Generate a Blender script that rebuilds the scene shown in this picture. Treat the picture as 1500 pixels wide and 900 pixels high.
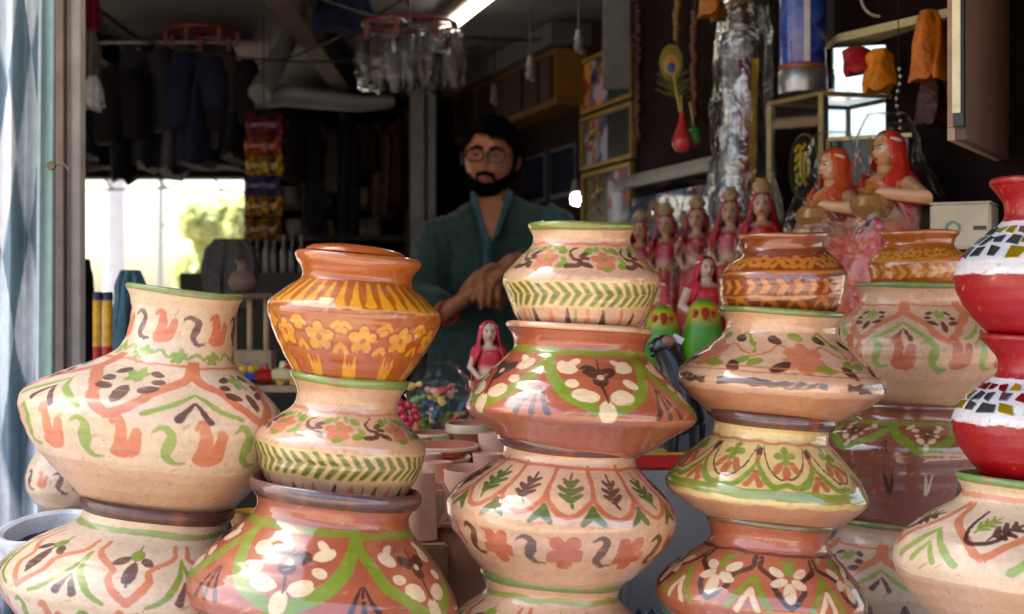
import bpy, bmesh, math, random
import numpy as np
from mathutils import Vector, Matrix, noise as mnoise

for _o in list(bpy.data.objects):
    bpy.data.objects.remove(_o)
sc = bpy.context.scene
col = sc.collection
R = math.radians
random.seed(7)

# ------------------------------------------------------------------ camera
FPX = 2400.0      # focal length in pixels of a 1500 px wide picture
HZ = 475.0        # eye level in that picture
ZC = 1.30         # camera height
cam_d = bpy.data.cameras.new('camera')
cam = bpy.data.objects.new('camera', cam_d)
col.objects.link(cam)
cam.location = (0, 0, ZC)
cam.rotation_euler = (R(90), 0, 0)
cam_d.sensor_width = 36.0
cam_d.lens = 36.0 * FPX / 1500.0
cam_d.shift_y = (HZ - 450.0) / 1500.0
cam_d.clip_start = 0.05
cam_d.clip_end = 2000
cam_d.dof.use_dof = True
cam_d.dof.focus_distance = 2.16
cam_d.dof.aperture_fstop = 6.3
sc.camera = cam

# ------------------------------------------------------------------ sky, sun, exposure
SUN_EL, SUN_AZ = R(60), R(298)      # azimuth from +Y (behind the stall) towards +X: the sun stands behind left, hidden by the upper storey added to block it
world = bpy.data.worlds.new('World')
sc.world = world
world.use_nodes = True
wn = world.node_tree
wn.nodes.clear()
sky = wn.nodes.new('ShaderNodeTexSky')
sky.sky_type = 'NISHITA'
sky.sun_disc = False
sky.sun_elevation = SUN_EL
sky.sun_rotation = SUN_AZ
sky.altitude = 50
sky.air_density = 1.3
sky.dust_density = 4.0
sky.ozone_density = 1.0
bg = wn.nodes.new('ShaderNodeBackground')
bg.inputs['Strength'].default_value = 0.15
wo = wn.nodes.new('ShaderNodeOutputWorld')
wn.links.new(sky.outputs[0], bg.inputs[0])
wn.links.new(bg.outputs[0], wo.inputs[0])
sun_d = bpy.data.lights.new('sun', 'SUN')
sun_d.energy = 4.5
sun_d.angle = R(0.5)
sun_d.color = (1.0, 0.95, 0.87)
sun = bpy.data.objects.new('sun', sun_d)
col.objects.link(sun)
_sd = Vector((math.sin(SUN_AZ) * math.cos(SUN_EL), math.cos(SUN_AZ) * math.cos(SUN_EL), math.sin(SUN_EL)))
sun.rotation_euler = _sd.to_track_quat('Z', 'Y').to_euler()
sun.location = _sd * 30
sc.view_settings.view_transform = 'Standard'
sc.view_settings.look = 'None'
sc.view_settings.gamma = 1.0
sc.view_settings.use_curve_mapping = False
sc.view_settings.exposure = 2.0
sc.render.engine = 'CYCLES'
sc.cycles.use_denoising = True
sc.cycles.max_bounces = 8
sc.cycles.diffuse_bounces = 4
sc.cycles.glossy_bounces = 4
sc.cycles.transmission_bounces = 6
sc.cycles.transparent_max_bounces = 16
sc.cycles.sample_clamp_indirect = 6.0
sc.cycles.caustics_reflective = False
sc.cycles.caustics_refractive = False

# ------------------------------------------------------------------ helpers
def P(px, py, Y):
    return Vector(((px - 750.0) / FPX * Y, Y, ZC + (HZ - py) / FPX * Y))

def lin(c):
    c = c / 255.0
    return c / 12.92 if c <= 0.04045 else ((c + 0.055) / 1.055) ** 2.4

def rgb(r, g, b):
    return (lin(r), lin(g), lin(b))

def tag(o, label=None, cat=None, group=None, kind=None):
    if label: o['label'] = label
    if cat: o['category'] = cat
    if group: o['group'] = group
    if kind: o['kind'] = kind
    return o

def empty(name, loc, label=None, cat=None, group=None, rz=0):
    o = bpy.data.objects.new(name, None)
    o.empty_display_size = 0.05
    col.objects.link(o)
    o.location = loc
    o.rotation_euler = (0, 0, rz)
    tag(o, label, cat, group)
    return o

class MB:
    """collects vertices and faces; build() links them as one mesh object"""
    def __init__(self):
        self.v, self.f, self.c = [], [], None
    def add(self, vs, fs):
        n = len(self.v)
        self.v += [tuple(v) for v in vs]
        self.f += [tuple(i + n for i in f) for f in fs]
        return self
    def box(self, c, s, rot=None, bev=0.0):
        bm = bmesh.new()
        bmesh.ops.create_cube(bm, size=1.0)
        for v in bm.verts:
            v.co = Vector((v.co.x * s[0], v.co.y * s[1], v.co.z * s[2]))
        if bev > 0:
            bmesh.ops.bevel(bm, geom=bm.edges[:], offset=bev, segments=2, affect='EDGES')
        M = Matrix.Translation(Vector(c)) @ (rot.to_4x4() if rot is not None else Matrix())
        bm.transform(M)
        bm.verts.index_update()
        self.add([v.co for v in bm.verts], [[v.index for v in f.verts] for f in bm.faces])
        bm.free()
        return self
    def tube(self, pts, rad, seg=10, cap=True, flat=None):
        pts = [Vector(p) for p in pts]
        n = len(pts)
        rads = rad if isinstance(rad, (list, tuple)) else [rad] * n
        up = None
        rings = []
        for i in range(n):
            t = (pts[min(i + 1, n - 1)] - pts[max(i - 1, 0)])
            t = t.normalized() if t.length > 1e-9 else Vector((0, 0, 1))
            if up is None:
                up = Vector((0, 0, 1)) if abs(t.z) < 0.9 else Vector((0, 1, 0))
            u = (up - t * up.dot(t))
            u = u.normalized() if u.length > 1e-6 else t.orthogonal().normalized()
            up = u
            w = t.cross(u)
            r = rads[i]
            ru, rw = (r, r) if not isinstance(r, (tuple, list)) else r
            rings.append([pts[i] + u * (math.cos(a) * ru) + w * (math.sin(a) * rw)
                          for a in [2 * math.pi * k / seg for k in range(seg)]])
        return self.loft(rings, cap, cap)
    def loft(self, rings, cap0=True, cap1=True, closed=True):
        seg = len(rings[0])
        vs = [v for r in rings for v in r]
        fs = []
        for i in range(len(rings) - 1):
            for k in range(seg if closed else seg - 1):
                a, b = i * seg + k, i * seg + (k + 1) % seg
                fs.append((a, b, b + seg, a + seg))
        if cap0: fs.append(tuple(reversed(range(seg))))
        if cap1: fs.append(tuple(range((len(rings) - 1) * seg, len(rings) * seg)))
        return self.add(vs, fs)
    def lathe(self, prof, c=(0, 0, 0), seg=32, cap0=False, cap1=False, tilt=None, wob=0.0, sx=1.0, sy=1.0):
        c = Vector(c)
        rings = []
        for r, z in prof:
            ring = []
            for k in range(seg):
                a = 2 * math.pi * k / seg
                rr = r * (1 + wob * math.sin(2 * a + z * 40))
                v = Vector((math.cos(a) * rr * sx, math.sin(a) * rr * sy, z))
                if tilt is not None: v = tilt @ v
                ring.append(c + v)
            rings.append(ring)
        return self.loft(rings, cap0, cap1)
    def ball(self, c, r, seg=16, rings=10, rot=None):
        c = Vector(c)
        rr = r if isinstance(r, (tuple, list)) else (r, r, r)
        vs, fs = [], []
        for i in range(rings + 1):
            ph = math.pi * i / rings
            for k in range(seg):
                a = 2 * math.pi * k / seg
                v = Vector((math.sin(ph) * math.cos(a) * rr[0], math.sin(ph) * math.sin(a) * rr[1], math.cos(ph) * rr[2]))
                if rot is not None: v = rot @ v
                vs.append(c + v)
        for i in range(rings):
            for k in range(seg):
                a, b = i * seg + k, i * seg + (k + 1) % seg
                fs.append((a, a + seg, b + seg, b))
        return self.add(vs, fs)
    def quad(self, a, b, c, d):
        return self.add([a, b, c, d], [(0, 1, 2, 3)])
    def slab(self, pts, t):
        """prism: polygon pts thickened along vector t"""
        n = len(pts)
        pts = [Vector(p) for p in pts]
        t = Vector(t)
        vs = pts + [p + t for p in pts]
        fs = [tuple(reversed(range(n))), tuple(range(n, 2 * n))]
        for i in range(n):
            j = (i + 1) % n
            fs.append((i, j, j + n, i + n))
        return self.add(vs, fs)
    def build(self, name, mat, parent=None, smooth=True, auto=None):
        o = None
        base = Vector((0, 0, 0))
        me = bpy.data.meshes.new(name)
        off = parent_world(parent) if parent is not None else base
        me.from_pydata([tuple(Vector(v) - off) for v in self.v], [], self.f)
        me.validate(verbose=False)
        bm = bmesh.new(); bm.from_mesh(me)
        bmesh.ops.remove_doubles(bm, verts=bm.verts[:], dist=1e-6)
        bmesh.ops.recalc_face_normals(bm, faces=bm.faces[:])
        ang = R(auto if auto is not None else 40)
        for e in bm.edges:
            if len(e.link_faces) == 2 and e.calc_face_angle(0) > ang:
                e.smooth = False
        for f in bm.faces: f.smooth = smooth
        bm.to_mesh(me); bm.free()
        return link(name, me, mat, parent)

def parent_world(p):
    """world offset of a (translation only) parent chain"""
    v = Vector((0, 0, 0))
    while p is not None:
        v = v + p.location
        p = p.parent
    return v

def link(name, me, mat, parent=None):
    o = bpy.data.objects.new(name, me)
    col.objects.link(o)
    if mat is not None:
        me.materials.append(mat)
    if parent is not None:
        o.parent = parent
    return o

def thing(name, label, cat, mb, mat, group=None, **kw):
    """a thing that is one mesh, origin at its base"""
    xs = np.array([tuple(v) for v in mb.v])
    base = Vector((xs[:, 0].mean(), xs[:, 1].mean(), xs[:, 2].min()))
    mb.v = [tuple(Vector(v) - base) for v in mb.v]
    o = mb.build(name, mat, None, **kw)
    o.location = base
    return tag(o, label, cat, group)

def copy_tree(o, parent=None):
    c = o.copy()
    col.objects.link(c)
    c.parent = parent
    for ch in list(o.children):
        copy_tree(ch, c)
    return c

# ------------------------------------------------------------------ materials
MATS = {}
def newmat(name):
    m = bpy.data.materials.new(name)
    m.use_nodes = True
    MATS[name] = m
    return m, m.node_tree, m.node_tree.nodes['Principled BSDF']

def setin(b, **kw):
    for k, v in kw.items():
        b.inputs[k.replace('_', ' ')].default_value = v

def noise_node(nt, scale, detail=4, rough=0.6, coord='Object'):
    tc = nt.nodes.new('ShaderNodeTexCoord')
    n = nt.nodes.new('ShaderNodeTexNoise')
    n.inputs['Scale'].default_value = scale
    n.inputs['Detail'].default_value = detail
    n.inputs['Roughness'].default_value = rough
    nt.links.new(tc.outputs[coord], n.inputs['Vector'])
    return n

def ramp(nt, src, lo, hi, p0=0.3, p1=0.7):
    r = nt.nodes.new('ShaderNodeValToRGB')
    r.color_ramp.elements[0].position = p0
    r.color_ramp.elements[1].position = p1
    r.color_ramp.elements[0].color = (*lo, 1)
    r.color_ramp.elements[1].color = (*hi, 1)
    nt.links.new(src, r.inputs[0])
    return r

def add_bump(nt, b, src, strength, dist):
    bp = nt.nodes.new('ShaderNodeBump')
    bp.inputs['Strength'].default_value = strength
    bp.inputs['Distance'].default_value = dist
    nt.links.new(src, bp.inputs['Height'])
    nt.links.new(bp.outputs[0], b.inputs['Normal'])
    return bp

def pmat(name, c, rough=0.6, var=0.25, scale=25.0, bump=0.15, bdist=0.002, metal=0.0, spec=0.5, coat=0.0, c2=None, sheen=0.0, detail=5):
    """plain procedural material: colour with noise variation, roughness variation and fine bump"""
    if name in MATS: return MATS[name]
    m, nt, b = newmat(name)
    n = noise_node(nt, scale, detail)
    lo = tuple(max(0, x * (1 - var)) for x in c) if c2 is None else c2
    hi = tuple(min(1, x * (1 + var * 0.5)) for x in c)
    r = ramp(nt, n.outputs[0], lo, hi)
    nt.links.new(r.outputs[0], b.inputs['Base Color'])
    rr = nt.nodes.new('ShaderNodeMapRange')
    rr.inputs['To Min'].default_value = max(0.02, rough - 0.1)
    rr.inputs['To Max'].default_value = min(1, rough + 0.12)
    n2 = noise_node(nt, scale * 2.3, 3)
    nt.links.new(n2.outputs[0], rr.inputs[0])
    nt.links.new(rr.outputs[0], b.inputs['Roughness'])
    setin(b, Metallic=metal, Specular_IOR_Level=spec, Coat_Weight=coat, Sheen_Weight=sheen)
    if bump > 0:
        n3 = noise_node(nt, scale * 4, 4)
        add_bump(nt, b, n3.outputs[0], bump, bdist)
    return m

def glazemat(name, rough, coat, bump=0.25, var=0.16, crough=0.035, spec=0.5):
    """painted clay: slip colour comes from the mesh, glaze from the coat"""
    m, nt, b = newmat(name)
    at = nt.nodes.new('ShaderNodeAttribute')
    at.attribute_name = 'Col'
    n1 = noise_node(nt, 14, 5, 0.65)
    n2 = noise_node(nt, 120, 3, 0.6)
    r1 = ramp(nt, n1.outputs[0], (1 - var, 1 - var * 1.1, 1 - var * 1.25), (1.06, 1.05, 1.04), 0.25, 0.75)
    r2 = ramp(nt, n2.outputs[0], (0.90, 0.89, 0.88), (1.05, 1.05, 1.05), 0.3, 0.7)
    mx = nt.nodes.new('ShaderNodeMix'); mx.data_type = 'RGBA'; mx.blend_type = 'MULTIPLY'
    mx.inputs[0].default_value = 1
    nt.links.new(at.outputs['Color'], mx.inputs[6]); nt.links.new(r1.outputs[0], mx.inputs[7])
    my = nt.nodes.new('ShaderNodeMix'); my.data_type = 'RGBA'; my.blend_type = 'MULTIPLY'
    my.inputs[0].default_value = 1
    nt.links.new(mx.outputs[2], my.inputs[6]); nt.links.new(r2.outputs[0], my.inputs[7])
    # small chips and pin-holes in the glaze
    vo = noise_node(nt, 260, 2, 0.5)
    rc = ramp(nt, vo.outputs[0], (0, 0, 0), (1, 1, 1), 0.70, 0.74)
    mz = nt.nodes.new('ShaderNodeMix'); mz.data_type = 'RGBA'
    nt.links.new(rc.outputs[0], mz.inputs[0]); nt.links.new(my.outputs[2], mz.inputs[6])
    mz.inputs[7].default_value = (*rgb(150, 96, 70), 1)
    nt.links.new(mz.outputs[2], b.inputs['Base Color'])
    rr = nt.nodes.new('ShaderNodeMapRange')
    rr.inputs['From Min'].default_value = 0.3; rr.inputs['From Max'].default_value = 0.7
    rr.inputs['To Min'].default_value = rough - 0.08
    rr.inputs['To Max'].default_value = rough + 0.14
    nt.links.new(n1.outputs[0], rr.inputs[0])
    nt.links.new(rr.outputs[0], b.inputs['Roughness'])
    setin(b, Coat_Weight=coat, Coat_Roughness=crough, Coat_IOR=1.95, Specular_IOR_Level=spec)
    if coat > .3:      # uneven glaze: thin and dusty patches
        n4 = noise_node(nt, 9, 5, .6); n5 = noise_node(nt, 31, 4, .7)
        cw = nt.nodes.new('ShaderNodeMapRange'); cw.inputs['From Min'].default_value = .35; cw.inputs['From Max'].default_value = .6
        cw.inputs['To Min'].default_value = coat * .55; cw.inputs['To Max'].default_value = coat
        nt.links.new(n4.outputs[0], cw.inputs[0]); nt.links.new(cw.outputs[0], b.inputs['Coat Weight'])
        cr = nt.nodes.new('ShaderNodeMapRange'); cr.inputs['From Min'].default_value = .45; cr.inputs['From Max'].default_value = .75
        cr.inputs['To Min'].default_value = crough * .7; cr.inputs['To Max'].default_value = crough + .16
        nt.links.new(n5.outputs[0], cr.inputs[0]); nt.links.new(cr.outputs[0], b.inputs['Coat Roughness'])
    n3 = noise_node(nt, 38, 4, 0.55)
    # wheel marks: noise stretched round the pot
    tw = nt.nodes.new('ShaderNodeTexCoord'); mp = nt.nodes.new('ShaderNodeMapping'); mp.inputs['Scale'].default_value = (4, 4, 240)
    nw = nt.nodes.new('ShaderNodeTexNoise'); nw.inputs['Scale'].default_value = 1.0; nw.inputs['Detail'].default_value = 3
    nt.links.new(tw.outputs['Object'], mp.inputs['Vector']); nt.links.new(mp.outputs[0], nw.inputs['Vector'])
    ad = nt.nodes.new('ShaderNodeMath'); ad.operation = 'MULTIPLY_ADD'; ad.inputs[1].default_value = 0.28
    nt.links.new(nw.outputs[0], ad.inputs[0]); nt.links.new(n3.outputs[0], ad.inputs[2])
    add_bump(nt, b, ad.outputs[0], bump, 0.004)
    if coat > 0:
        bp2 = nt.nodes.new('ShaderNodeBump')
        bp2.inputs['Strength'].default_value = bump * 0.3
        bp2.inputs['Distance'].default_value = 0.004
        nt.links.new(ad.outputs[0], bp2.inputs['Height'])
        nt.links.new(bp2.outputs[0], b.inputs['Coat Normal'])
    return m

M_GLAZE = glazemat('glazed_slip', 0.38, 0.9)
M_SATIN = glazemat('satin_slip', 0.42, 0.35, crough=0.16)
M_MATTE = glazemat('matte_slip', 0.62, 0.08, bump=0.4, crough=0.3)
M_REDP = glazemat('red_gloss_paint', 0.38, 0.15, bump=0.45, var=0.12, crough=0.2)

def attrmat(name, rough=0.5, coat=0.0, spec=0.5):
    m, nt, b = newmat(name)
    at = nt.nodes.new('ShaderNodeAttribute'); at.attribute_name = 'Col'
    n1 = noise_node(nt, 40, 4)
    r1 = ramp(nt, n1.outputs[0], (0.85,) * 3, (1.05,) * 3)
    mx = nt.nodes.new('ShaderNodeMix'); mx.data_type = 'RGBA'; mx.blend_type = 'MULTIPLY'; mx.inputs[0].default_value = 1
    nt.links.new(at.outputs['Color'], mx.inputs[6]); nt.links.new(r1.outputs[0], mx.inputs[7])
    nt.links.new(mx.outputs[2], b.inputs['Base Color'])
    setin(b, Roughness=rough, Coat_Weight=coat, Specular_IOR_Level=spec)
    add_bump(nt, b, n1.outputs[0], 0.1, 0.003)
    return m

def clearmat(name, f0, rough, bump=0.0, tint=(0.96, 0.97, 0.97), scale=22, power=5.0, top=0.85):
    """thin clear film or pane: transparent with a reflection that grows towards grazing view"""
    m = bpy.data.materials.new(name); m.use_nodes = True
    nt = m.node_tree; nt.nodes.clear()
    out = nt.nodes.new('ShaderNodeOutputMaterial')
    tr = nt.nodes.new('ShaderNodeBsdfTransparent'); tr.inputs[0].default_value = (*tint, 1)
    gl = nt.nodes.new('ShaderNodeBsdfGlossy'); gl.inputs['Roughness'].default_value = rough
    gl.inputs[0].default_value = (1, 1, 1, 1)
    lw = nt.nodes.new('ShaderNodeLayerWeight'); lw.inputs[0].default_value = 0.5
    pw = nt.nodes.new('ShaderNodeMath'); pw.operation = 'POWER'; pw.inputs[1].default_value = power
    mu = nt.nodes.new('ShaderNodeMath'); mu.operation = 'MULTIPLY_ADD'; mu.inputs[1].default_value = top - f0; mu.inputs[2].default_value = f0
    nt.links.new(lw.outputs['Facing'], pw.inputs[0]); nt.links.new(pw.outputs[0], mu.inputs[0])
    if bump > 0:
        n = noise_node(nt, scale, 4, 0.6)
        n.inputs['Distortion'].default_value = 1.2
        bp = nt.nodes.new('ShaderNodeBump'); bp.inputs['Strength'].default_value = bump; bp.inputs['Distance'].default_value = 0.01
        nt.links.new(n.outputs[0], bp.inputs['Height'])
        nt.links.new(bp.outputs[0], gl.inputs['Normal']); nt.links.new(bp.outputs[0], lw.inputs['Normal'])
    mix = nt.nodes.new('ShaderNodeMixShader')
    nt.links.new(mu.outputs[0], mix.inputs[0]); nt.links.new(tr.outputs[0], mix.inputs[1]); nt.links.new(gl.outputs[0], mix.inputs[2])
    nt.links.new(mix.outputs[0], out.inputs[0])
    MATS[name] = m
    return m
M_WRAP = clearmat('clear_plastic_wrap', 0.022, 0.03, 1.0, (0.98, 0.98, 0.98), power=4.0, scale=13)
M_WRAPL = clearmat('shiny_clear_plastic', 0.05, 0.015, 1.3, (0.98, 0.98, 0.98), power=3.5, scale=10)
M_FOIL = clearmat('silvery_plastic_wrap', 0.22, 0.08, 1.0, (0.9, 0.92, 0.95), 14, 2.5)
M_GLASS = clearmat('pane_glass', 0.05, 0.02)
M_LENS = clearmat('lens_glass', 0.006, 0.02, 0.0, (0.97, 0.97, 0.97), top=0.15)
def mirrormat():
    m, nt, b = newmat('mirror_silver')
    n = noise_node(nt, 30, 3)
    r = ramp(nt, n.outputs[0], (0.55, 0.58, 0.6), (0.8, 0.82, 0.83))
    nt.links.new(r.outputs[0], b.inputs['Base Color'])
    setin(b, Metallic=1.0, Roughness=0.06)
    return m
M_MIRROR = mirrormat()
# ------------------------------------------------------------------ painted pots
CREAM = rgb(222, 195, 165); PEACH = rgb(216, 172, 137); YCREAM = rgb(224, 196, 130)
TERRA = rgb(192, 100, 62); GREEN = rgb(124, 148, 34); LGREEN = rgb(140, 164, 70); DGREEN = rgb(66, 100, 24)
BROWN = rgb(62, 32, 26); CLAY = rgb(172, 88, 56); CLAYD = rgb(126, 64, 46); CPETAL = rgb(236, 208, 168)
ORANGE = rgb(174, 88, 8); ORANGED = rgb(134, 60, 10); YEL = rgb(226, 156, 24); PLUM = rgb(90, 50, 44)
SALMON = rgb(208, 120, 82); PINKC = rgb(226, 176, 160); RIMB = rgb(92, 56, 52)

def smooth01(x):
    x = np.clip(x, 0, 1)
    return x * x * (3 - 2 * x)

class Painter:
    def __init__(self, TH, S, Rr, base, seed):
        self.TH, self.S, self.R = TH, S, Rr           # TH (cols), S (rows), R (rows), all in picture pixels / radians
        nr, nc = len(S), len(TH)
        self.C = np.empty((nr, nc, 3)); self.C[:] = base
        rs = np.random.RandomState(seed)
        self.rs = rs
        # hand wobble: low frequency offsets
        t = TH[None, :]; s = S[:, None]
        def wob(amp):
            w = 0
            for _ in range(4):
                k = rs.randint(3, 17); q = rs.uniform(0.03, 0.11)
                w = w + np.sin(k * t + q * s + rs.uniform(0, 6.28))
            return w * amp / 2
        self.wa, self.wb = wob(1.3), wob(1.1)
        self.hash = rs.uniform(-1, 1, (64, 4))
        self.fine = sum(np.sin(rs.randint(20, 60) * t + rs.uniform(0.2, 0.7) * s + rs.uniform(0, 6)) for _ in range(5)) / 3
        self.sl = slice(0, nr)
        self.aa = 0.7
        # brush paint thins out in streaks; the turned clay shows faint horizontal bands
        st = sum(np.sin(rs.uniform(.25, 1.1) * s + rs.randint(2, 26) * t + rs.uniform(0, 6)) for _ in range(7)) / 2.6
        self.thin = np.clip(.99 - .10 * np.clip(st - .2, 0, 1.6), .6, 1)
        rb = np.convolve(rs.uniform(-1, 1, nr + 8), np.ones(3) / 3, 'same')[4:-4]
        rb2 = np.interp(np.arange(nr), np.arange(0, nr + 12, 12), rs.uniform(-1, 1, len(np.arange(0, nr + 12, 12))))
        cl = sum(np.sin(rs.randint(1, 6) * t + rs.uniform(.01, .06) * s + rs.uniform(0, 6)) for _ in range(4)) / 3
        self.shade = 1 + .030 * rb[:, None] + .045 * rb2[:, None] + .05 * cl
    def put(self, d, c, alpha=0.96):
        """d: signed distance in px (negative inside)"""
        m = smooth01(0.5 - (d + 0.45 * self.fine[self.sl]) / (2 * self.aa)) * alpha * self.thin[self.sl]
        C = self.C[self.sl]
        m = m[..., None]
        C[...] = C * (1 - m) + np.array(c) * m
    def band(self, s0, s1, c, alpha=0.97, wav=1.0):
        self.sl = slice(0, len(self.S))
        s = self.S[:, None] + self.wb * wav
        self.put(np.maximum(s0 - s, s - s1), c, alpha)
    def rep(self, n, sc_, ext, fn, phase=0.0, jit=1.0):
        idx = np.where(np.abs(self.S - sc_) < ext)[0]
        if len(idx) == 0: return
        self.sl = slice(idx[0], idx[-1] + 1)
        st = 2 * math.pi / n
        q = (self.TH - phase + st / 2) / st
        k = np.floor(q).astype(int)
        d = (q - k - 0.5) * st
        kk = np.mod(k, n)
        h = self.hash[np.mod(kk * 7 + n, 64)]
        sz = 1 + 0.07 * jit * h[:, 2][None, :]
        Rl = self.R[self.sl][:, None]
        a = (d[None, :] * Rl + self.wa[self.sl] + h[:, 0][None, :] * 2.2 * jit) * sz
        b = (sc_ - self.S[self.sl][:, None] + self.wb[self.sl] + h[:, 1][None, :] * 1.6 * jit) * sz
        w = st * np.interp(sc_, self.S, self.R)
        ang = d[None, :] / st * w + self.wa[self.sl]
        fn(self, a, b, kk[None, :] + np.zeros_like(a, int), ang, w)

def ell(a, b, ca, cb, ra, rb, rot=0.0):
    c, s = math.cos(R(rot)), math.sin(R(rot))
    x = (a - ca) * c + (b - cb) * s
    y = -(a - ca) * s + (b - cb) * c
    return (np.sqrt((x / ra) ** 2 + (y / rb) ** 2) - 1) * min(ra, rb)

def stroke(a, b, pts, w0, w1=None, wm=None):
    """brush stroke through pts; half width w0 -> (wm) -> w1"""
    w1 = w0 if w1 is None else w1
    n = len(pts) - 1
    best = None
    for i in range(n):
        (x0, y0), (x1, y1) = pts[i], pts[i + 1]
        dx, dy = x1 - x0, y1 - y0
        L2 = dx * dx + dy * dy + 1e-9
        t = np.clip(((a - x0) * dx + (b - y0) * dy) / L2, 0, 1)
        d = np.hypot(a - x0 - t * dx, b - y0 - t * dy)
        u = (i + t) / n
        w = w0 + (w1 - w0) * u if wm is None else np.where(u < .5, w0 + (wm - w0) * 2 * u, wm + (w1 - wm) * (2 * u - 1))
        d = d - w
        best = d if best is None else np.minimum(best, d)
    return best

def curve(pts, n=4):
    """Catmull-Rom refine"""
    out = []
    p = [pts[0]] + list(pts) + [pts[-1]]
    for i in range(1, len(p) - 2):
        for j in range(n):
            t = j / n
            out.append(tuple(0.5 * (2 * p[i][q] + (p[i + 1][q] - p[i - 1][q]) * t + (2 * p[i - 1][q] - 5 * p[i][q] + 4 * p[i + 1][q] - p[i + 2][q]) * t * t + (3 * p[i][q] - p[i - 1][q] - 3 * p[i + 1][q] + p[i + 2][q]) * t ** 3) for q in (0, 1)))
    out.append(tuple(pts[-1]))
    return out

# ---- motifs (k: size factor)
def m_bird(p, a, b, k, c):
    d = ell(a, b, -1 * k, -10 * k, 15 * k, 9 * k, 6)
    d = np.minimum(d, stroke(a, b, curve([(-13 * k, 17 * k), (-7 * k, 21 * k), (-4 * k, 10 * k), (-5 * k, -6 * k)]), 2.5 * k, 8 * k))
    d = np.minimum(d, stroke(a, b, [(12 * k, 9 * k), (8 * k, -6 * k)], 5.5 * k, 7 * k))
    p.put(d, c)
def m_scurl(p, a, b, k, c, flip=1):
    pts = curve([(-13 * k * flip, 14 * k), (-4 * k * flip, 19 * k), (4 * k * flip, 12 * k), (1 * k * flip, 0), (-2 * k * flip, -10 * k), (6 * k * flip, -18 * k), (17 * k * flip, -17 * k)])
    p.put(stroke(a, b, pts, 1.3 * k, 1.2 * k, 6.4 * k), c)
def m_leaf(p, a, b, x, y, L, w, rot, c):
    p.put(ell(a, b, x, y, w, L, rot), c)
def m_sprig(p, a, b, k, c, rot=0.0):
    """oak-leaf like sprig pointing up"""
    cr, sr = math.cos(R(rot)), math.sin(R(rot))
    x, y = a * cr + b * sr, -a * sr + b * cr
    d = stroke(x, y, curve([(1 * k, 30 * k), (0, 12 * k), (-2 * k, -10 * k), (4 * k, -27 * k)]), 1.5 * k, 1.2 * k, 3.2 * k)
    for yy, L in ((14, 9), (2, 13), (-10, 11)):
        d = np.minimum(d, stroke(x, y, [(0, (yy - 5) * k), (L * k, (yy + 4) * k)], 5.0 * k, 2.8 * k))
        d = np.minimum(d, stroke(x, y, [(0, (yy - 5) * k), (-L * k, (yy + 4) * k)], 5.0 * k, 2.8 * k))
    p.put(d, c)
def m_tuft(p, a, b, k, c, n=3, spread=9, L=26):
    d = None
    for i in range(n):
        u = (i - (n - 1) / 2) / max(1, (n - 1) / 2)
        e = stroke(a, b, [(u * 2 * k, L * k * 0.5), (u * spread * k, -L * k * 0.5)], 1.1 * k, 3.2 * k)
        d = e if d is None else np.minimum(d, e)
    p.put(d, c)
def m_flame(p, a, b, k, c, n=2):
    d = None
    for i in range(n):
        u = (i - (n - 1) / 2)
        e = stroke(a, b, [(u * 11 * k, 17 * k), (u * 7 * k, -2 * k), (u * 3 * k, -16 * k)], 0.8 * k, 3.0 * k, 3.0 * k)
        d = e if d is None else np.minimum(d, e)
    p.put(d, c)
def m_flower(p, a, b, k, c, cc=None, n=5, rot=90):
    d = ell(a, b, 0, 0, 7 * k, 7 * k)
    for i in range(n):
        t = R(rot + 360 * i / n)
        d = np.minimum(d, ell(a, b, math.cos(t) * 13 * k, math.sin(t) * 13 * k, 9.5 * k, 8 * k, math.degrees(t)))
    p.put(d, c)
    if cc is not None: p.put(ell(a, b, 0, 0, 5 * k, 5 * k), cc)
def m_petals(p, a, b, k, dark=BROWN, pet=CPETAL):
    """dark three-lobed heart with cream petals round it"""
    for (x, y, rx, ry, ro) in ((-42, 18, 17, 12, -20), (40, 20, 17, 11, 25), (-34, -8, 10, 8, 0), (36, -6, 11, 8, -20), (-19, -25, 17, 12, -15), (20, -26, 17, 12, 18), (2, -46, 11, 17, 0)):
        p.put(ell(a, b, x * k, y * k, rx * .84 * k, ry * .82 * k, ro), pet)
    d = ell(a, b, -11 * k, 13 * k, 14 * k, 9 * k, -24)
    d = np.minimum(d, ell(a, b, 12 * k, 12 * k, 14 * k, 9 * k, 24))
    d = np.minimum(d, ell(a, b, 1 * k, -1 * k, 10 * k, 10 * k))
    d = np.minimum(d, stroke(a, b, [(0, 32 * k), (0, 8 * k)], 1.4 * k, 2.8 * k))
    d = np.minimum(d, stroke(a, b, [(0, 0), (3 * k, -34 * k)], 2.6 * k, 1.0 * k))
    p.put(d, dark)
    p.put(ell(a, b, 2 * k, 5 * k, 5 * k, 4.5 * k), pet, 0.75)
def m_bunch(p, a, b, k, dark=PLUM, gr=GREEN, big=True):
    """green bud with plum leaves hanging under it"""
    p.put(np.minimum(ell(a, b, 0, 16 * k, 10 * k, 9 * k), stroke(a, b, [(0, 34 * k), (0, 18 * k)], 1.2 * k, 3 * k)), gr)
    for x, y, L, w, ro in ((-17, 6, 11, 6, -58), (17, 6, 11, 6, 58), (0, -14, 19, 9, 0)):
        p.put(ell(a, b, x * k, y * k, w * k, L * k, ro), dark)
    p.put(stroke(a, b, [(0, 8 * k), (0, -34 * k)], 1.0 * k, 1.6 * k), dark)
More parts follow.
